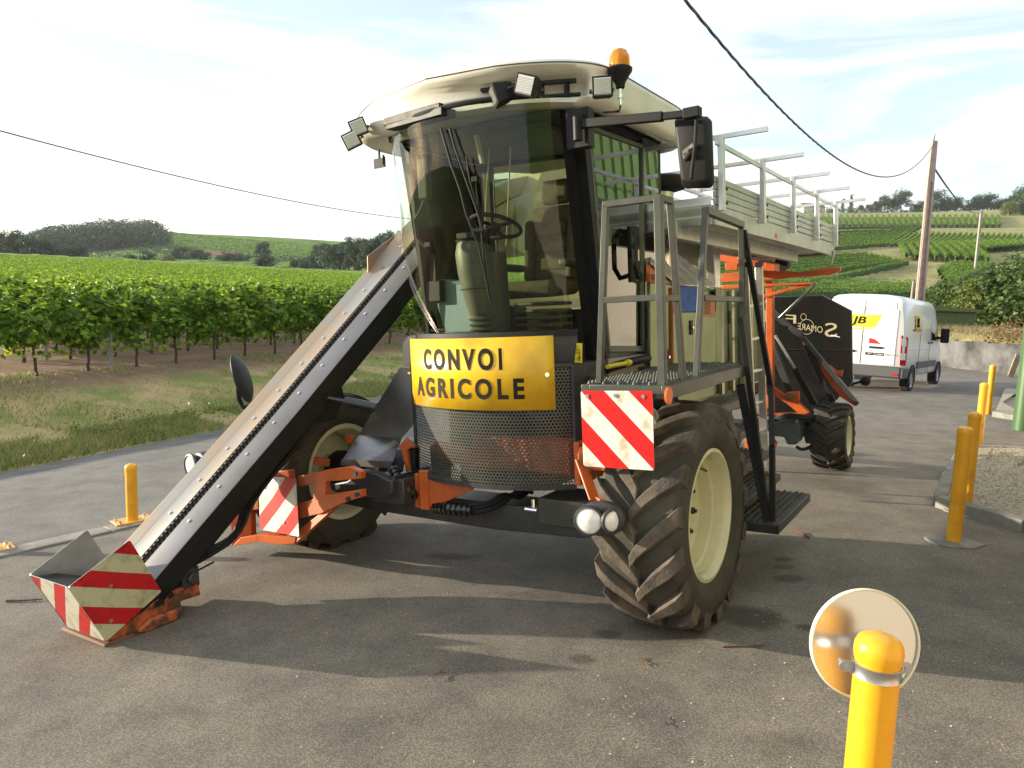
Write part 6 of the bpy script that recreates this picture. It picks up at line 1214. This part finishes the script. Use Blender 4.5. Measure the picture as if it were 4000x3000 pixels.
# hut
hb = WD(3728, 1296, 34.5); hz_ = WD(3728, 1213, 34.5)[2]; t = thing('shed', (hb[0], hb[1], gz(hb[0], hb[1])), 'low green corrugated metal shed above the retaining wall', 'shed'); g = gz(hb[0], hb[1]); hh_ = hz_ - g
mb = MB(); 
for k in range(31): x0 = -1.7 + k * .084; mb.bb((x0, 0, -.3), (x0 + .042, .03, hh_ - .05)); mb.bb((x0 + .042, .012, -.3), (x0 + .084, .03, hh_ - .05))
mb.bb((-1.7, .03, -.3), (.9, 1.8, hh_ - .05)); part('wall', mb, 'hut_green', t); mb = MB(); mb.prism([(-1.85, -.15, hh_ - .05), (1.04, -.15, hh_ - .05), (1.04, -.15, hh_ + .08), (-1.85, -.15, hh_ + .16)], (0, 2.1, 0)); part('roof', mb, 'hut_green', t, .01)
# building on the right, its corner at the right edge of the picture
c0 = on_ground(3990, 1640); c0 = V3((8.62, 12.35, 0)); bl = thing('winery_building', (c0[0], c0[1], gz(c0[0], c0[1])), 'building with green corrugated cladding whose corner shows at the right edge', 'building')
e = nrm(V3((-.42, -.907, 0))); nn = V3((-e[1], e[0], 0)); nn = nn if nn[0] > 0 else -nn; L_ = 24
def bq(name, s0, s1, z0, z1, m, off=0., th=.25, par=bl): mb = MB(); a = e * s0 - nn * off; b = e * s1 - nn * off; mb.prism([a + V3((0, 0, z0)), b + V3((0, 0, z0)), b + V3((0, 0, z1)), a + V3((0, 0, z1))], nn * th); return part(name, mb, m, par)
def bq2(*a, **k): return bq(*a, **k)
bq('wall', .35, L_, -.6, 3.6, 'plaster'); mb = MB()
for k in range(int(L_ / .3)): a = e * (k * .3) - nn * .04; mb.prism([a + V3((0, 0, 3.6)), a + e * .16 + V3((0, 0, 3.6)), a + e * .16 + V3((0, 0, 6.4)), a + V3((0, 0, 6.4))], nn * .1)
part('cladding', mb, 'green_cladding', bl); bq('cladding_backing', 0, L_, 3.6, 6.4, 'green_cladding', off=-.02)
mb = MB(); mb.cyl((0, 0, -.3), (0, 0, 3.6), .16, 20); part('corner_post', mb, 'green_panel_paint', bl)
for s_ in (7.5, 13.5): bq('pilaster', s_, s_ + .7, -.5, 3.6, 'orange', off=.08, th=.12)
bq('doorway', 9.5, 12.2, -.3, 3.0, 'van_glass', off=.01, th=.05)
mb = MB(); mb.prism([V3((0, 0, 6.4)), e * L_ + V3((0, 0, 6.4)), e * L_ + nn * 10 + V3((0, 0, 6.4)), nn * 10 + V3((0, 0, 6.4))], (0, 0, .1)); part('roof', mb, 'roof_tile', bl)
mb = MB(); mb.prism([nn * .2 + V3((0, 0, -.5)), nn * 10 + V3((0, 0, -.5)), nn * 10 + V3((0, 0, 6.4)), nn * .2 + V3((0, 0, 6.4))], -e * .12); part('end_wall', mb, 'green_cladding', bl)
# houses
def house(u, v, d, w, dp, h, rh, label, wall='house_wall', yaw=0, name='house'):
    b = WD(u, v, d); x, y = b[0], b[1]; g = gz(x, y); t = thing(name, (x, y, g), label, 'house', rot=(0, 0, yaw)); mb = MB(); mb.bb((-w / 2, 0, -2), (w / 2, dp, h)); part('wall', mb, wall, t)
    mb = MB(); mb.prism([(-w / 2 - .4, -.4, h), (-w / 2 - .4, dp + .4, h), (-w / 2 - .4, dp / 2, h + rh)], (w + .8, 0, 0)); part('roof', mb, 'roof_tile', t)
    for k in range(max(1, int(w // 4))): mb = MB(); x0 = -w / 2 + 1.4 + k * 3.6; mb.bb((x0, -.06, h * .4), (x0 + 1.1, .02, h * .4 + 1.3)); part('window', mb, 'van_glass', t)
house(3178, 856, 600, 17, 12, 9.0, 4, 'small house with a brown tiled roof on the hilltop behind the basket')
house(840, 966, 330, 15, 8, 3.6, 2.0, 'distant pinkish farmhouse among trees in the valley on the left', 'plaster'); house(68, 1012, 205, 5.0, 3, 1.9, .1, 'small white shed at the far left edge of the vineyard', 'white_wall', name='shed')
# ================================================================== vines on the left
rng = np.random.RandomState(11)
def vine_mesh(seed, n=1250, L=1.15):
    r = np.random.RandomState(seed); P = []; O = []
    nb = 11; cx_ = r.uniform(-L / 2, L / 2, nb); cz_ = r.uniform(.85, 1.85, nb); cy_ = r.normal(0, .1, nb); rad = r.uniform(.16, .3, nb)
    for k in range(n):
        b = r.randint(nb); d = r.normal(size=3); d /= np.linalg.norm(d); q = rad[b] * (r.uniform(.55, 1.05)); p = np.array([cx_[b], cy_[b], cz_[b]]) + d * q * np.array([1.1, .95, 1.0]); P.append(p); O.append(d)
    for k in range(90):
        x = r.uniform(-L / 2, L / 2); h = r.uniform(1.7, 2.1); P.append((x, r.normal(0, .1), h)); O.append((0, 0, 1))
    for k in range(7):
        x0, y0 = r.uniform(-L / 2, L / 2), r.normal(0, .12); lx, ly = r.normal(0, .12), r.normal(0, .1); hh = r.uniform(.2, .5)
        for q in range(9): f = q / 8; P.append((x0 + lx * f, y0 + ly * f, 1.95 + hh * f - .25 * f * f * hh)); O.append((r.normal(), r.normal(), .4))
    for k in range(50): P.append((r.uniform(-L / 2, L / 2), r.normal(0, .12), r.uniform(.5, .85))); O.append((0, 0, -.2))
    P = np.array(P); O = np.array(O, float); P[:, 2] = np.minimum(P[:, 2], 2.12 + r.uniform(-.12, .3, len(P))); P[:, 2] -= .12
    O = O * .8 + np.array([0, 0, .45]); sz = r.uniform(.085, .14, len(P)); n_ = len(P)
    # five-cornered leaves
    Nn = r.normal(size=(n_, 3)) * .5 + O; Nn /= np.linalg.norm(Nn, axis=1)[:, None]; A = np.cross(Nn, r.normal(size=(n_, 3))); A /= np.linalg.norm(A, axis=1)[:, None]; B = np.cross(Nn, A); V = []
    for ang, rd in ((0, .62), (1.05, .5), (2.2, .56), (4.1, .56), (5.2, .5)):
        V.append(P + (A * math.cos(ang) + B * math.sin(ang)) * (rd * sz)[:, None] + Nn * (.12 * sz * (1 if ang else -1))[:, None])
    V = np.stack(V, 1).reshape(-1, 3); return fast_mesh('foliage', V, np.arange(5 * n_).reshape(n_, 5), 'vine_leaf')
mat('vine_core_shade', (.045, .085, .02), .95)  # inner ridge of the hillside rows: shade on their sides put into its dark green
VF = [vine_mesh(100 + k) for k in range(6)]
def trunk_mesh(seed):
    r = random.Random(seed); mb = MB(); pts = [(0, 0, -.1)]; x = y = 0
    for z in (.1, .22, .36, .5, .66, .85): x += r.uniform(-.035, .035); y += r.uniform(-.03, .03); pts.append((x, y, z))
    mb.tube(pts, [.045, .032, .027, .03, .026, .03, .022], 7); mb.tube([pts[-2], (pts[-2][0] + .25, pts[-2][1], .95)], [.02, .012], 5); mb.tube([pts[-2], (pts[-2][0] - .25, pts[-2][1], .93)], [.02, .012], 5); return mb.mesh('trunk', 'vine_bark')
VT = [trunk_mesh(k) for k in range(5)]
row0 = V3((-9.1, 14.1, 0))[:2] * 1.0; rot_row = math.atan2(drow[1], drow[0])
pm = MB(); pm.beam((0, 0, -.2), (0, 0, 1.6), .03, .045); post_mesh = pm.mesh('vine_post', 'post_metal')
ORD = ['first', 'second', 'third', 'fourth', 'fifth', 'sixth', 'seventh', 'eighth', 'ninth', 'tenth', 'eleventh', 'twelfth', 'thirteenth', 'fourteenth', 'fifteenth', 'sixteenth', 'seventeenth', 'eighteenth', 'nineteenth', 'twentieth'] + ['twenty-' + q for q in ('first', 'second', 'third', 'fourth', 'fifth', 'sixth', 'seventh', 'eighth', 'ninth')] + ['thirtieth'] + ['thirty-' + q for q in ('first', 'second', 'third', 'fourth', 'fifth', 'sixth', 'seventh', 'eighth', 'ninth')] + ['fortieth']
ord_names = ['front', 'second', 'third', 'fourth', 'fifth']
def add_vine(x, y, k, lab, grp):
    t = obj('grapevine', None, None, (x, y, gz(x, y)), (0, 0, rot_row + (math.pi if k % 2 else 0) + random.uniform(-.08, .08)), lab, 'grapevine', grp); s_ = random.uniform(.93, 1.06); t.scale = (s_, s_, s_ * .86)
    obj('foliage', VF[k % 6], t); obj('trunk', VT[k % 5], t); return t
SP = 1.08; nv = 0
for r_ in range(5):
    n0, n1 = (-6, 30) if r_ == 0 else (-9, 34)
    base = row0 + nrow * 2.1 * r_; cnt = 0; pc = 0
    for k in range(n0, n1):
        p = base + drow * SP * k + nrow * random.uniform(-.05, .05)
        az_ = p[0] / max(p[1], .1)
        if p[1] < 2 or az_ < -.765 or az_ > -.02: continue
        lab = f'{ORD[cnt]} grapevine from the left in the {ord_names[r_]} row of the vineyard by the road'; cnt += 1
        add_vine(p[0], p[1], random.randrange(60), lab, f'grapevines of the {ord_names[r_]} row'); nv += 1
        if r_ < 3 and k % 5 == 1: q = base + drow * (SP * k + .5); obj('vine_post', post_mesh, None, (q[0], q[1], gz(q[0], q[1])), label=f'{ORD[pc]} thin grey stake from the left in the {ord_names[r_]} vine row', cat='stake', group=f'stakes of the {ord_names[r_]} vine row'); pc += 1
print('vines', nv)
# further rows read as one mass
def band(rows, smin_y, ymax, dens, size, name, label):
    P = []; O = []
    for r_ in rows:
        base = row0 + nrow * 2.1 * r_
        L0, L1 = -60, 420; n = int((L1 - L0) * dens); s = rng.uniform(L0, L1, n); x = base[0] + drow[0] * s; y = base[1] + drow[1] * s
        d = np.hypot(x, y); az_ = x / np.maximum(y, .1); k = (y > smin_y) & (d < ymax) & (az_ > -.84) & (az_ < .03); s, x, y = s[k], x[k], y[k]
        if not len(x): continue
        off = rng.normal(0, .16, len(x)); x = x + nrow[0] * off; y = y + nrow[1] * off; z = H(x, y) + rng.uniform(.6, 1.68, len(x)); P.append(np.stack([x, y, z], 1)); O.append(np.stack([np.sign(off) * nrow[0] * .5, np.sign(off) * nrow[1] * .5, np.full(len(x), .6)], 1))
    P = np.concatenate(P); O = np.concatenate(O); V, Fq = leaves(P, size, rng=rng, out=O); print(name, len(P)); obj('vineyard', fast_mesh('vineyard', V, Fq, 'vine_leaf'), kind='stuff', label=label, cat='vineyard')
band(range(5, 16), 2, 75, 130, .14, 'v1', 'dense green vine rows in the middle of the left vineyard'); band(range(16, 48), 2, 135, 75, .19, 'v2', 'vine rows merging into a green mass farther back on the left')
# far fields: ridged canopy, one object for each parcel of rows
def rowmesh(pts, w, h, rs, step=1.0, leaf=.0, m='vine_far'):
    "a bumpy hedge-like vine row along ground points"
    P, L = resample([V3((p[0], p[1], 0)) for p in pts], max(4, int(np.linalg.norm(np.array(pts[-1][:2]) - np.array(pts[0][:2])) / step))); n = len(P); z = H(P[:, 0], P[:, 1]); t = np.gradient(P[:, :2], axis=0); t /= np.linalg.norm(t, axis=1)[:, None]; nn = np.stack([-t[:, 1], t[:, 0]], 1)
    prof = [(-.5, .25), (-.55, .6), (-.4, .92), (0, 1.05), (.4, .92), (.55, .6), (.5, .25)]; V = []
    for a, b in prof: jx = rs.uniform(-.18, .18, n) * w; jz = rs.uniform(-.14, .14, n) * h; V.append(np.stack([P[:, 0] + nn[:, 0] * (a * w + jx), P[:, 1] + nn[:, 1] * (a * w + jx), z + b * h + jz], 1))
    return np.stack(V, 1).reshape(-1, 3), n, len(prof)
def ridge_faces(n, k, o): i, j = np.meshgrid(np.arange(n - 1), np.arange(k - 1), indexing='ij'); a = i * k + j + o; return np.stack([a, a + 1, a + k + 1, a + k], -1).reshape(-1, 4)
Vs, Fs, o = [], [], 0; rs = np.random.RandomState(5)
for k in range(60):
    y0 = 125 * 1.02 ** k if k < 40 else 125 * 1.02 ** 40 * 1.035 ** (k - 40)
    y0 = 120 + k * 3.2 + k * k * .06
    sl = .25 * math.sin(k * .12); xs0 = -.76 * y0; xs1 = .06 * y0 if y0 < 260 else -.02 * y0
    V, n_, kk_ = rowmesh([(xs0, y0 + sl * 60), (xs0 * .5, y0 + sl * 20), (xs1, y0 - sl * 10)], 1.6 + k * .012, 1.5 + k * .008, rs, 2.2); Vs.append(V); Fs.append(ridge_faces(n_, kk_, o)); o += len(V)
mm_ = obj('vineyard', fast_mesh('vineyard', np.concatenate(Vs), np.concatenate(Fs), 'row_green'), kind='stuff', label='striped green vineyard fields covering the far slope on the left', cat='vineyard')
# ---- rows on the right hillside, sighted from both ends
kR = lambda x, y: (3400 + x / 2.37, 600 + y / 2.37)
def parcel(a0, b0, a1, b1, n, w, h, group, label, kf=kR, step=.9, jit=0, dense=26, lsz=.24, bend=0):
    for k in range(n):
        f = k / max(1, n - 1); A = (a0[0] + (a1[0] - a0[0]) * f, a0[1] + (a1[1] - a0[1]) * f); B = (b0[0] + (b1[0] - b0[0]) * f, b0[1] + (b1[1] - b0[1]) * f)
        pa, pb_ = on_ground(*kf(*A)), on_ground(*kf(*B))
        if pa is None or pb_ is None: continue
        L = np.linalg.norm(pb_ - pa)
        if L < 1 or L > 520: continue
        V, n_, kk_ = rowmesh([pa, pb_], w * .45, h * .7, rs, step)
        nl = int(min(L * dense * 2.4, 14000)); s = rs.rand(nl); P = pa + (pb_ - pa) * s[:, None]; nd = nrm((pb_ - pa)[:2]); off = rs.normal(0, w * .2, nl); P[:, 0] += -nd[1] * off; P[:, 1] += nd[0] * off; P[:, 2] = H(P[:, 0], P[:, 1]) + rs.uniform(.12, 1.0, nl) ** .5 * h
        O = np.stack([-nd[1] * np.sign(off) * .7, nd[0] * np.sign(off) * .7, np.full(nl, .35)], 1); V2, F2 = leaves(P, lsz * .8, rng=rs, out=O); c = (pa + pb_) / 2
        FR = ridge_faces(n_, kk_, 0); me = fast_mesh('vine_row', np.concatenate([V, V2]) - c, np.concatenate([FR, F2 + len(V)]), ['vine_core_shade', 'vine_far']); me.polygons.foreach_set('material_index', [0] * len(FR) + [1] * len(F2)); obj('vine_row', me, None, c, label=(f'{ORD[k]} from the top: ' + label) if n <= 16 else label, cat='vine row', group=group)
parcel((-2300, 1090), (430, 1290), (-2200, 1395), (560, 1395), 4, 1.2, 1.7, 'vine rows straight behind the van roof', 'green vine row just above the white van roof', dense=40, lsz=.24)
parcel((-1650, 1010), (-30, 965), (-1500, 1310), (345, 1050), 8, .75, 1.45, 'vine rows in the lower block of the right hillside', 'vine row of the lower block on the right hillside', dense=22, lsz=.3)
parcel((-2000, 720), (490, 700), (-1850, 1060), (130, 870), 11, .8, 1.4, 'vine rows in the long middle block of the right hillside', 'vine row of the long middle hillside block', dense=9, lsz=.45)
parcel((-1900, 585), (-1850, 690), (1180, 592), (1190, 690), 56, 1.3, 1.6, 'short vine rows along the hilltop', 'short dark vine row running uphill below the ridge trees', dense=12, lsz=.5)
parcel((130, 870), (330, 740), (1290, 850), (1400, 770), 22, .8, 1.1, 'thin young vine rows on bare soil', 'thin young vine row on bare pale soil of the hillside', dense=9, lsz=.34)
parcel((275, 900), (330, 995), (880, 870), (1080, 1035), 9, 1.2, 1.8, 'vine rows running downhill right of the pole', 'vine row running downhill right of the pole', dense=30, lsz=.3)
parcel((960, 860), (1090, 925), (1390, 850), (1420, 900), 7, 1.2, 1.7, 'vine rows above the bushes on the right', 'short vine row above the right bushes', dense=24, lsz=.34)
parcel((630, 1130), (780, 1075), (720, 1300), (1130, 1080), 6, 1.2, 1.7, 'vine rows at the foot of the second pole', 'vine row at the foot of the second pole', dense=30, lsz=.26)
# ================================================================== trees
def tree_mesh(seed, h, w, nclump=26, nleaf=2600, ls=.35, lift=.25, cyp=False, hollow=.5):
    r = np.random.RandomState(seed); P = []; O = []
    if cyp: C = [np.array([r.normal(0, w * .08), r.normal(0, w * .08), h * (.12 + .8 * k / nclump)]) for k in range(nclump)]; Rr = [w * .5 * (1 - (k / nclump) ** 2 * .8) for k in range(nclump)]
    else:
        C = []; Rr = []
        for k in range(nclump):
            a = r.uniform(0, 2 * math.pi); q = r.uniform(0, 1) ** .6; z = h * (lift + (1 - lift) * r.uniform(.08, .85)); env = math.sqrt(max(.05, 1 - ((z / h - (lift + .35 * (1 - lift))) / (.75)) ** 2)); C.append(np.array([math.cos(a) * q * w * .38 * env, math.sin(a) * q * w * .38 * env, z])); Rr.append(w * r.uniform(.12, .22))
    C = np.array(C); Rr = np.array(Rr); b = r.randint(0, len(C), nleaf); d = r.normal(size=(nleaf, 3)); d /= np.linalg.norm(d, axis=1)[:, None]; P = C[b] + d * (Rr[b] * r.uniform(hollow, 1.08, nleaf))[:, None] * np.array([1, 1, .8]); V, Fq = leaves(P, ls, rng=r, out=d * .8 + np.array([0, 0, .3])); return V, Fq, C
def trunk_of(h, w, C, seed):
    r = random.Random(seed); mb = MB(); mb.tube([(0, 0, -.3), (.02 * h, 0, h * .2), (0, .02 * h, h * .5), (0, 0, h * .75)], [h * .03, h * .022, h * .014, h * .006], 8)
    for c in C[:6]: mb.tube([(0, 0, h * r.uniform(.15, .4)), tuple(c * .6 + V3((0, 0, h * .12))), tuple(c)], [h * .012, h * .008, h * .004], 5)
    return mb
def tree_kind(seed, h, w, m, **k):
    V, Fq, C = tree_mesh(seed, h, w, **k); return fast_mesh('crown', V, Fq, m), trunk_of(h, w, C, seed).mesh('trunk', 'bark')
TK = {'oak': [tree_kind(s, 8, 8, 'tree_leaf', ls=.42, nleaf=3200) for s in (1, 2, 3)], 'bush': [tree_kind(s, 3.2, 4.2, 'tree_leaf', ls=.24, nleaf=3000, lift=.02) for s in (4, 5)], 'bushy': [tree_kind(s, 3.2, 4.2, 'tree_leaf_yellow', ls=.24, nleaf=3000, lift=.02) for s in (6, 7)], 'cypress': [tree_kind(8, 10, 2.6, 'tree_leaf', ls=.3, nleaf=2600, cyp=True)], 'round': [tree_kind(s, 6, 7, 'wood_leaf', ls=.4, nleaf=3000, lift=.05) for s in (9, 10)], 'tall': [tree_kind(s, 11, 7, 'wood_leaf', ls=.45, nleaf=3200) for s in (11, 12)]}
def tree(kind, u, v, d, sc_, label, grp=None, name=None, cat='tree', flat=1.):
    b = WD(u, v, d); x, y = b[0], b[1]; k = random.randrange(len(TK[kind])); t = obj(name or ('bush' if 'bush' in kind else kind + '_tree' if kind in ('oak', 'cypress') else 'tree'), None, None, (x, y, gz(x, y)), (0, 0, random.uniform(0, 6)), label, cat, grp); t.scale = (sc_, sc_, sc_ * flat); obj('crown', TK[kind][k][0], t); obj('trunk', TK[kind][k][1], t); return t
# ridge trees on the right
TR_ = ['small tree, leftmost of the ridge line right of the cypresses', 'rounded tree'] ; 
for i, (u, v, s_) in enumerate(((3425, 845, .8), (3452, 842, 1.15), (3485, 845, .9), (3517, 838, 1.55), (3575, 842, .8), (3600, 842, .95), (3672, 838, 1.65), (3700, 840, 1.2), (3735, 842, 1.2), (3790, 840, 1.1), (3822, 838, 1.4), (3855, 836, 1.5), (3900, 836, 1.2), (3935, 834, 1.3), (3395, 846, .6), (3360, 848, .5))):
    tree('oak', u, v, 545, s_ * 1.5, f'{ORD[i]} dark tree planted along the ridge of the right hillside', 'trees along the hilltop')
tree('cypress', 3320, 852, 560, 1.6, 'tall dark cypress on the hilltop just right of the basket, the taller one'); tree('cypress', 3288, 852, 560, 1.25, 'shorter dark cypress beside the taller one on the hilltop'); tree('oak', 3245, 852, 590, 1.0, 'small dark tree right beside the hilltop house'); tree('oak', 3130, 850, 610, 1.1, 'dark tree left of the hilltop house', None)
tree('oak', 3985, 850, 450, 2.0, 'tall dark tree at the right edge on the hilltop'); tree('oak', 4040, 860, 430, 2.2, 'large tree cut by the right edge on the hilltop slope'); tree('bushy', 3938, 885, 380, 2.4, 'yellow-green tree beside the track high on the right hillside', name='tree'); tree('bush', 3990, 890, 380, 2.4, 'dark bush under the yellow-green hillside tree', cat='bush')
# near bushes above the wall on the right
for kd, u, v, d, s_, lb in (('bush', 3735, 1245, 44, .85, 'dark bush directly behind the green corrugated shed'), ('bushy', 3790, 1240, 43, .8, 'bright green bush to the right of the shed roof'), ('bush', 3845, 1235, 40, .95, 'tall green bush behind the retaining wall'), ('bushy', 3895, 1240, 39, 1.0, 'yellowish green bush in the middle of the thicket on the right'), ('bush', 3950, 1250, 38, 1.05, 'large dark bush near the right edge of the thicket'), ('bush', 4020, 1260, 36, 1.15, 'bush cut by the right edge above the retaining wall'), ('bushy', 4005, 1150, 46, 1.4, 'tall yellow-green bush behind the others at the right edge'), ('bushy', 3905, 1160, 50, 1.1, 'bright bush in the back of the right thicket'), ('bush', 3695, 1180, 70, .8, 'small dark bush left of the shed near the pole')): tree(kd, u, v, d, s_, lb, cat='bush')
# valley trees on the left
for u, v, d, s_, lb in ((515, 1000, 215, .8, 'dark round tree standing alone in the left vineyard, left one of a close pair'), (575, 995, 218, 1.0, 'broad round tree right of its pair in the left vineyard'), (1030, 1000, 200, 1.05, 'dark round tree in the field left of the conveyor')): tree('round', u, v, d, s_, lb)
tree('tall', 1028, 980, 300, 1.05, 'slim tall tree sticking up behind the round field tree'); tree('bushy', 648, 985, 240, 1.6, 'yellow-green bush beside the broad round tree', cat='bush'); tree('bushy', 1190 / 1.3825, 970, 300, 1.3, 'small yellow-green bush by the farmhouse', cat='bush')
for u, v, d, s_ in ((700, 968, 290, 1.3), (760, 965, 300, 1.2), (800, 972, 300, .9), (890, 970, 290, 1.0), (930, 968, 300, .9), (960, 966, 310, .8)): tree('round', u, v, d, s_, 'round dark tree near the farmhouse in the valley on the left', 'trees round the farmhouse')
for i in range(11): u = -40 + i * 34 + random.uniform(-8, 8); tree('round', u, 1003, 208 + random.uniform(-6, 12), random.uniform(1.15, 1.6) if u < 210 else random.uniform(.9, 1.1), f'{ORD[i]} dark tree from the left in the clump behind the white shed', 'trees behind the white shed')
for i in range(34):
    u = 1150 + i * 13.5 + random.uniform(-6, 6); f = min(1, max(0, (u - 1150) / 400)); tree('tall' if u > 1230 else 'round', u, 935, 262 - 40 * f + random.uniform(-8, 8), (.75 if u < 1190 else .95) + .35 * f + random.uniform(-.1, .1), f'{ORD[i]} dark tree from the left in the wood on the rise behind the conveyor', 'trees of the wood behind the conveyor')
# the wood on the far hill, one mass
C = []; rs = np.random.RandomState(21)
sil = [(120, 917), (170, 900), (205, 880), (260, 878), (300, 872), (370, 870), (400, 862), (470, 858), (560, 857), (600, 866), (628, 890)]
for k in range(520):
    u = rs.uniform(60, 640); top = np.interp(u, [s[0] for s in sil], [s[1] for s in sil]) if u > 120 else 925; d = rs.uniform(400, 470); f = rs.rand() ** .8; v = top + 16 + (950 - top - 16) * f; p = WD(u, v + 3, d); C.append(p)
C = np.array(C); b = rs.randint(0, len(C), 42000); d_ = rs.normal(size=(len(b), 3)); d_ /= np.linalg.norm(d_, axis=1)[:, None]; P = C[b] + d_ * rs.uniform(.7, 1.05, len(b))[:, None] * np.array([6, 6, 4.2]); P[:, 2] = np.maximum(P[:, 2], H(P[:, 0], P[:, 1])); V, Fq = leaves(P, 1.5, rng=rs, out=d_ * .9 + np.array([0, 0, .3])); obj('wood', fast_mesh('wood', V, Fq, 'wood_leaf'), kind='stuff', label='dense dark wood covering the hilltop on the left horizon', cat='wood')
# shrub belt below the wood and along the ridge
C = []
for k in range(200): u = rs.uniform(-100, 1500); p = WD(u, 955, rs.uniform(330, 390)); p[2] = gz(p[0], p[1]) + rs.uniform(.5, 3); C.append(p)
C = np.array(C); b = rs.randint(0, len(C), 9000); d_ = rs.normal(size=(len(b), 3)); P = C[b] + d_ * np.array([3, 3, 1.0]); V, Fq = leaves(P, 1.0, rng=rs); obj('scrub', fast_mesh('scrub', V, Fq, 'wood_leaf'), kind='stuff', label='low scrub in the dip before the far hill', cat='scrub')
C = []
for k in range(170): u = rs.uniform(3180, 4100); p = WD(u, 850, rs.uniform(535, 560)); p[2] = gz(p[0], p[1]) + rs.uniform(.3, 3.2); C.append(p)
C = np.array(C); b = rs.randint(0, len(C), 9000); d_ = rs.normal(size=(len(b), 3)); P = C[b] + d_ * np.array([2.6, 2.6, 1.1]); V, Fq = leaves(P, 1.1, rng=rs); obj('hedge', fast_mesh('hedge', V, Fq, 'tree_leaf'), kind='stuff', label='uneven dark hedge running along the hilltop under the ridge trees', cat='hedge')
# ================================================================== verge grass and weeds
def blades(P, h, w, m, name, label, rs, tufts=True):
    n = len(P); a = rs.uniform(0, 6.28, n); hh = h * rs.uniform(.4, 1.3, n); lean = rs.normal(0, .45, (n, 2)) * hh[:, None]; dx = np.stack([np.cos(a), np.sin(a)], 1) * (w * rs.uniform(.6, 1.4, n))[:, None]
    b0 = P.copy(); b0[:, :2] -= dx; b1 = P.copy(); b1[:, :2] += dx; t = P.copy(); t[:, :2] += lean; t[:, 2] += hh; V = np.stack([b0, b1, t], 1).reshape(-1, 3); obj(name, fast_mesh(name, V, np.arange(3 * n).reshape(n, 3), m), kind='stuff', label=label, cat='grass')
rs = np.random.RandomState(31)
def verge(n, s0, s1, t0=-22, t1=34):
    s = rs.uniform(s0, s1, n); t = t0 + (t1 - t0) * rs.rand(n) ** 1.0; p = nrow[None] * s[:, None] + drow[None] * t[:, None]; k = (p[:, 1] > 3) & (p[:, 0] / np.maximum(p[:, 1], .1) > -.8); k &= poly_sd(p[:, 0], p[:, 1]) > .02; return p[k]
sbase = float(np.dot(ASPH[3], nrow)); tb = float(np.dot(ASPH[3], drow))
p = verge(80000, sbase - .3, sbase + 1.0, tb - 16, tb + 22); m_ = np.array([noise.noise((a * .9, b * .9, 0)) for a, b in p]); p = p[m_ > -.25]; P = np.column_stack([p, H(p[:, 0], p[:, 1]) - .02]); blades(P, .15, .009, 'grass_blade', 'verge_weeds', 'green weeds along the edge of the road on the left', rs)
p = verge(100000, sbase + .8, sbase + 4.2, tb - 16, tb + 26); m_ = np.array([noise.noise((a * .6 + 5, b * .6, 0)) for a, b in p]); q = p[m_ > .02]; P = np.column_stack([q, H(q[:, 0], q[:, 1]) - .02]); blades(P, .09, .008, 'grass_blade', 'verge_grass', 'short green grass patches on the bank below the vines', rs)
q = p[m_ <= .12]; q = q[rs.rand(len(q)) < .6]; P = np.column_stack([q, H(q[:, 0], q[:, 1]) - .02]); blades(P, .06, .007, 'dry_blade', 'dry_grass', 'dry straw-coloured grass on the bank below the vines', rs)
# broad-leaved weeds on the verge edge
p = verge(5200, sbase - .1, sbase + 1.1, tb - 14, tb + 18); m_ = np.array([noise.noise((a * .7, b * .7, 3)) for a, b in p]); p = p[m_ > -.05]; P = np.column_stack([p, H(p[:, 0], p[:, 1]) + rs.uniform(.02, .16, len(p))]); V, Fq = leaves(P, .06, rng=rs); obj('weeds', fast_mesh('weeds', V, Fq, 'tree_leaf_yellow'), kind='stuff', label='broad-leaved weeds at the foot of the grassy bank', cat='weeds')
# dry growth above the retaining wall
wn_ = nrm((wb_ - wa)[:2]); wp_ = np.array([-wn_[1], wn_[0]]); wp_ = wp_ if wp_[1] > 0 else -wp_; s = rs.uniform(-1, 16, 16000); o_ = rs.uniform(.25, 6, 16000); p = wa[:2][None] + wn_[None] * s[:, None] + wp_[None] * o_[:, None]; P = np.column_stack([p, H(p[:, 0], p[:, 1])]); blades(P, .3, .014, 'dry_blade', 'dry_scrub', 'dry straw and reddish scrub above the retaining wall', rs)
s = rs.uniform(3.5, 8.5, 1500); o_ = rs.uniform(.3, 1.8, 1500); p = wa[:2][None] + wn_[None] * s[:, None] + wp_[None] * o_[:, None]; P = np.column_stack([p, H(p[:, 0], p[:, 1]) + rs.uniform(.1, .9, len(p)) * (1 - np.abs(s - 5.5) / 5)]); V, Fq = leaves(P, .12, rng=rs); obj('bramble', fast_mesh('bramble', V, Fq, 'bramble_leaf'), kind='stuff', label='orange-brown bramble trailing above the grey wall', cat='bramble')

# thin morning haze over the whole valley
mb = MB(); mb.bb((-2700, -2700, -260), (2700, 2700, 110)); hz_ = obj('haze', mb.mesh('haze', 'litter', False), kind='stuff'); hm = bpy.data.materials.new('haze'); hm.use_nodes = True; t = hm.node_tree; t.nodes.clear(); o_ = t.nodes.new('ShaderNodeOutputMaterial'); pv = t.nodes.new('ShaderNodeVolumePrincipled'); pv.inputs['Density'].default_value = .00013; pv.inputs['Color'].default_value = (.85, .92, 1, 1); pv.inputs['Anisotropy'].default_value = .3; t.links.new(pv.outputs[0], o_.inputs['Volume']); hz_.data.materials.clear(); hz_.data.materials.append(hm)
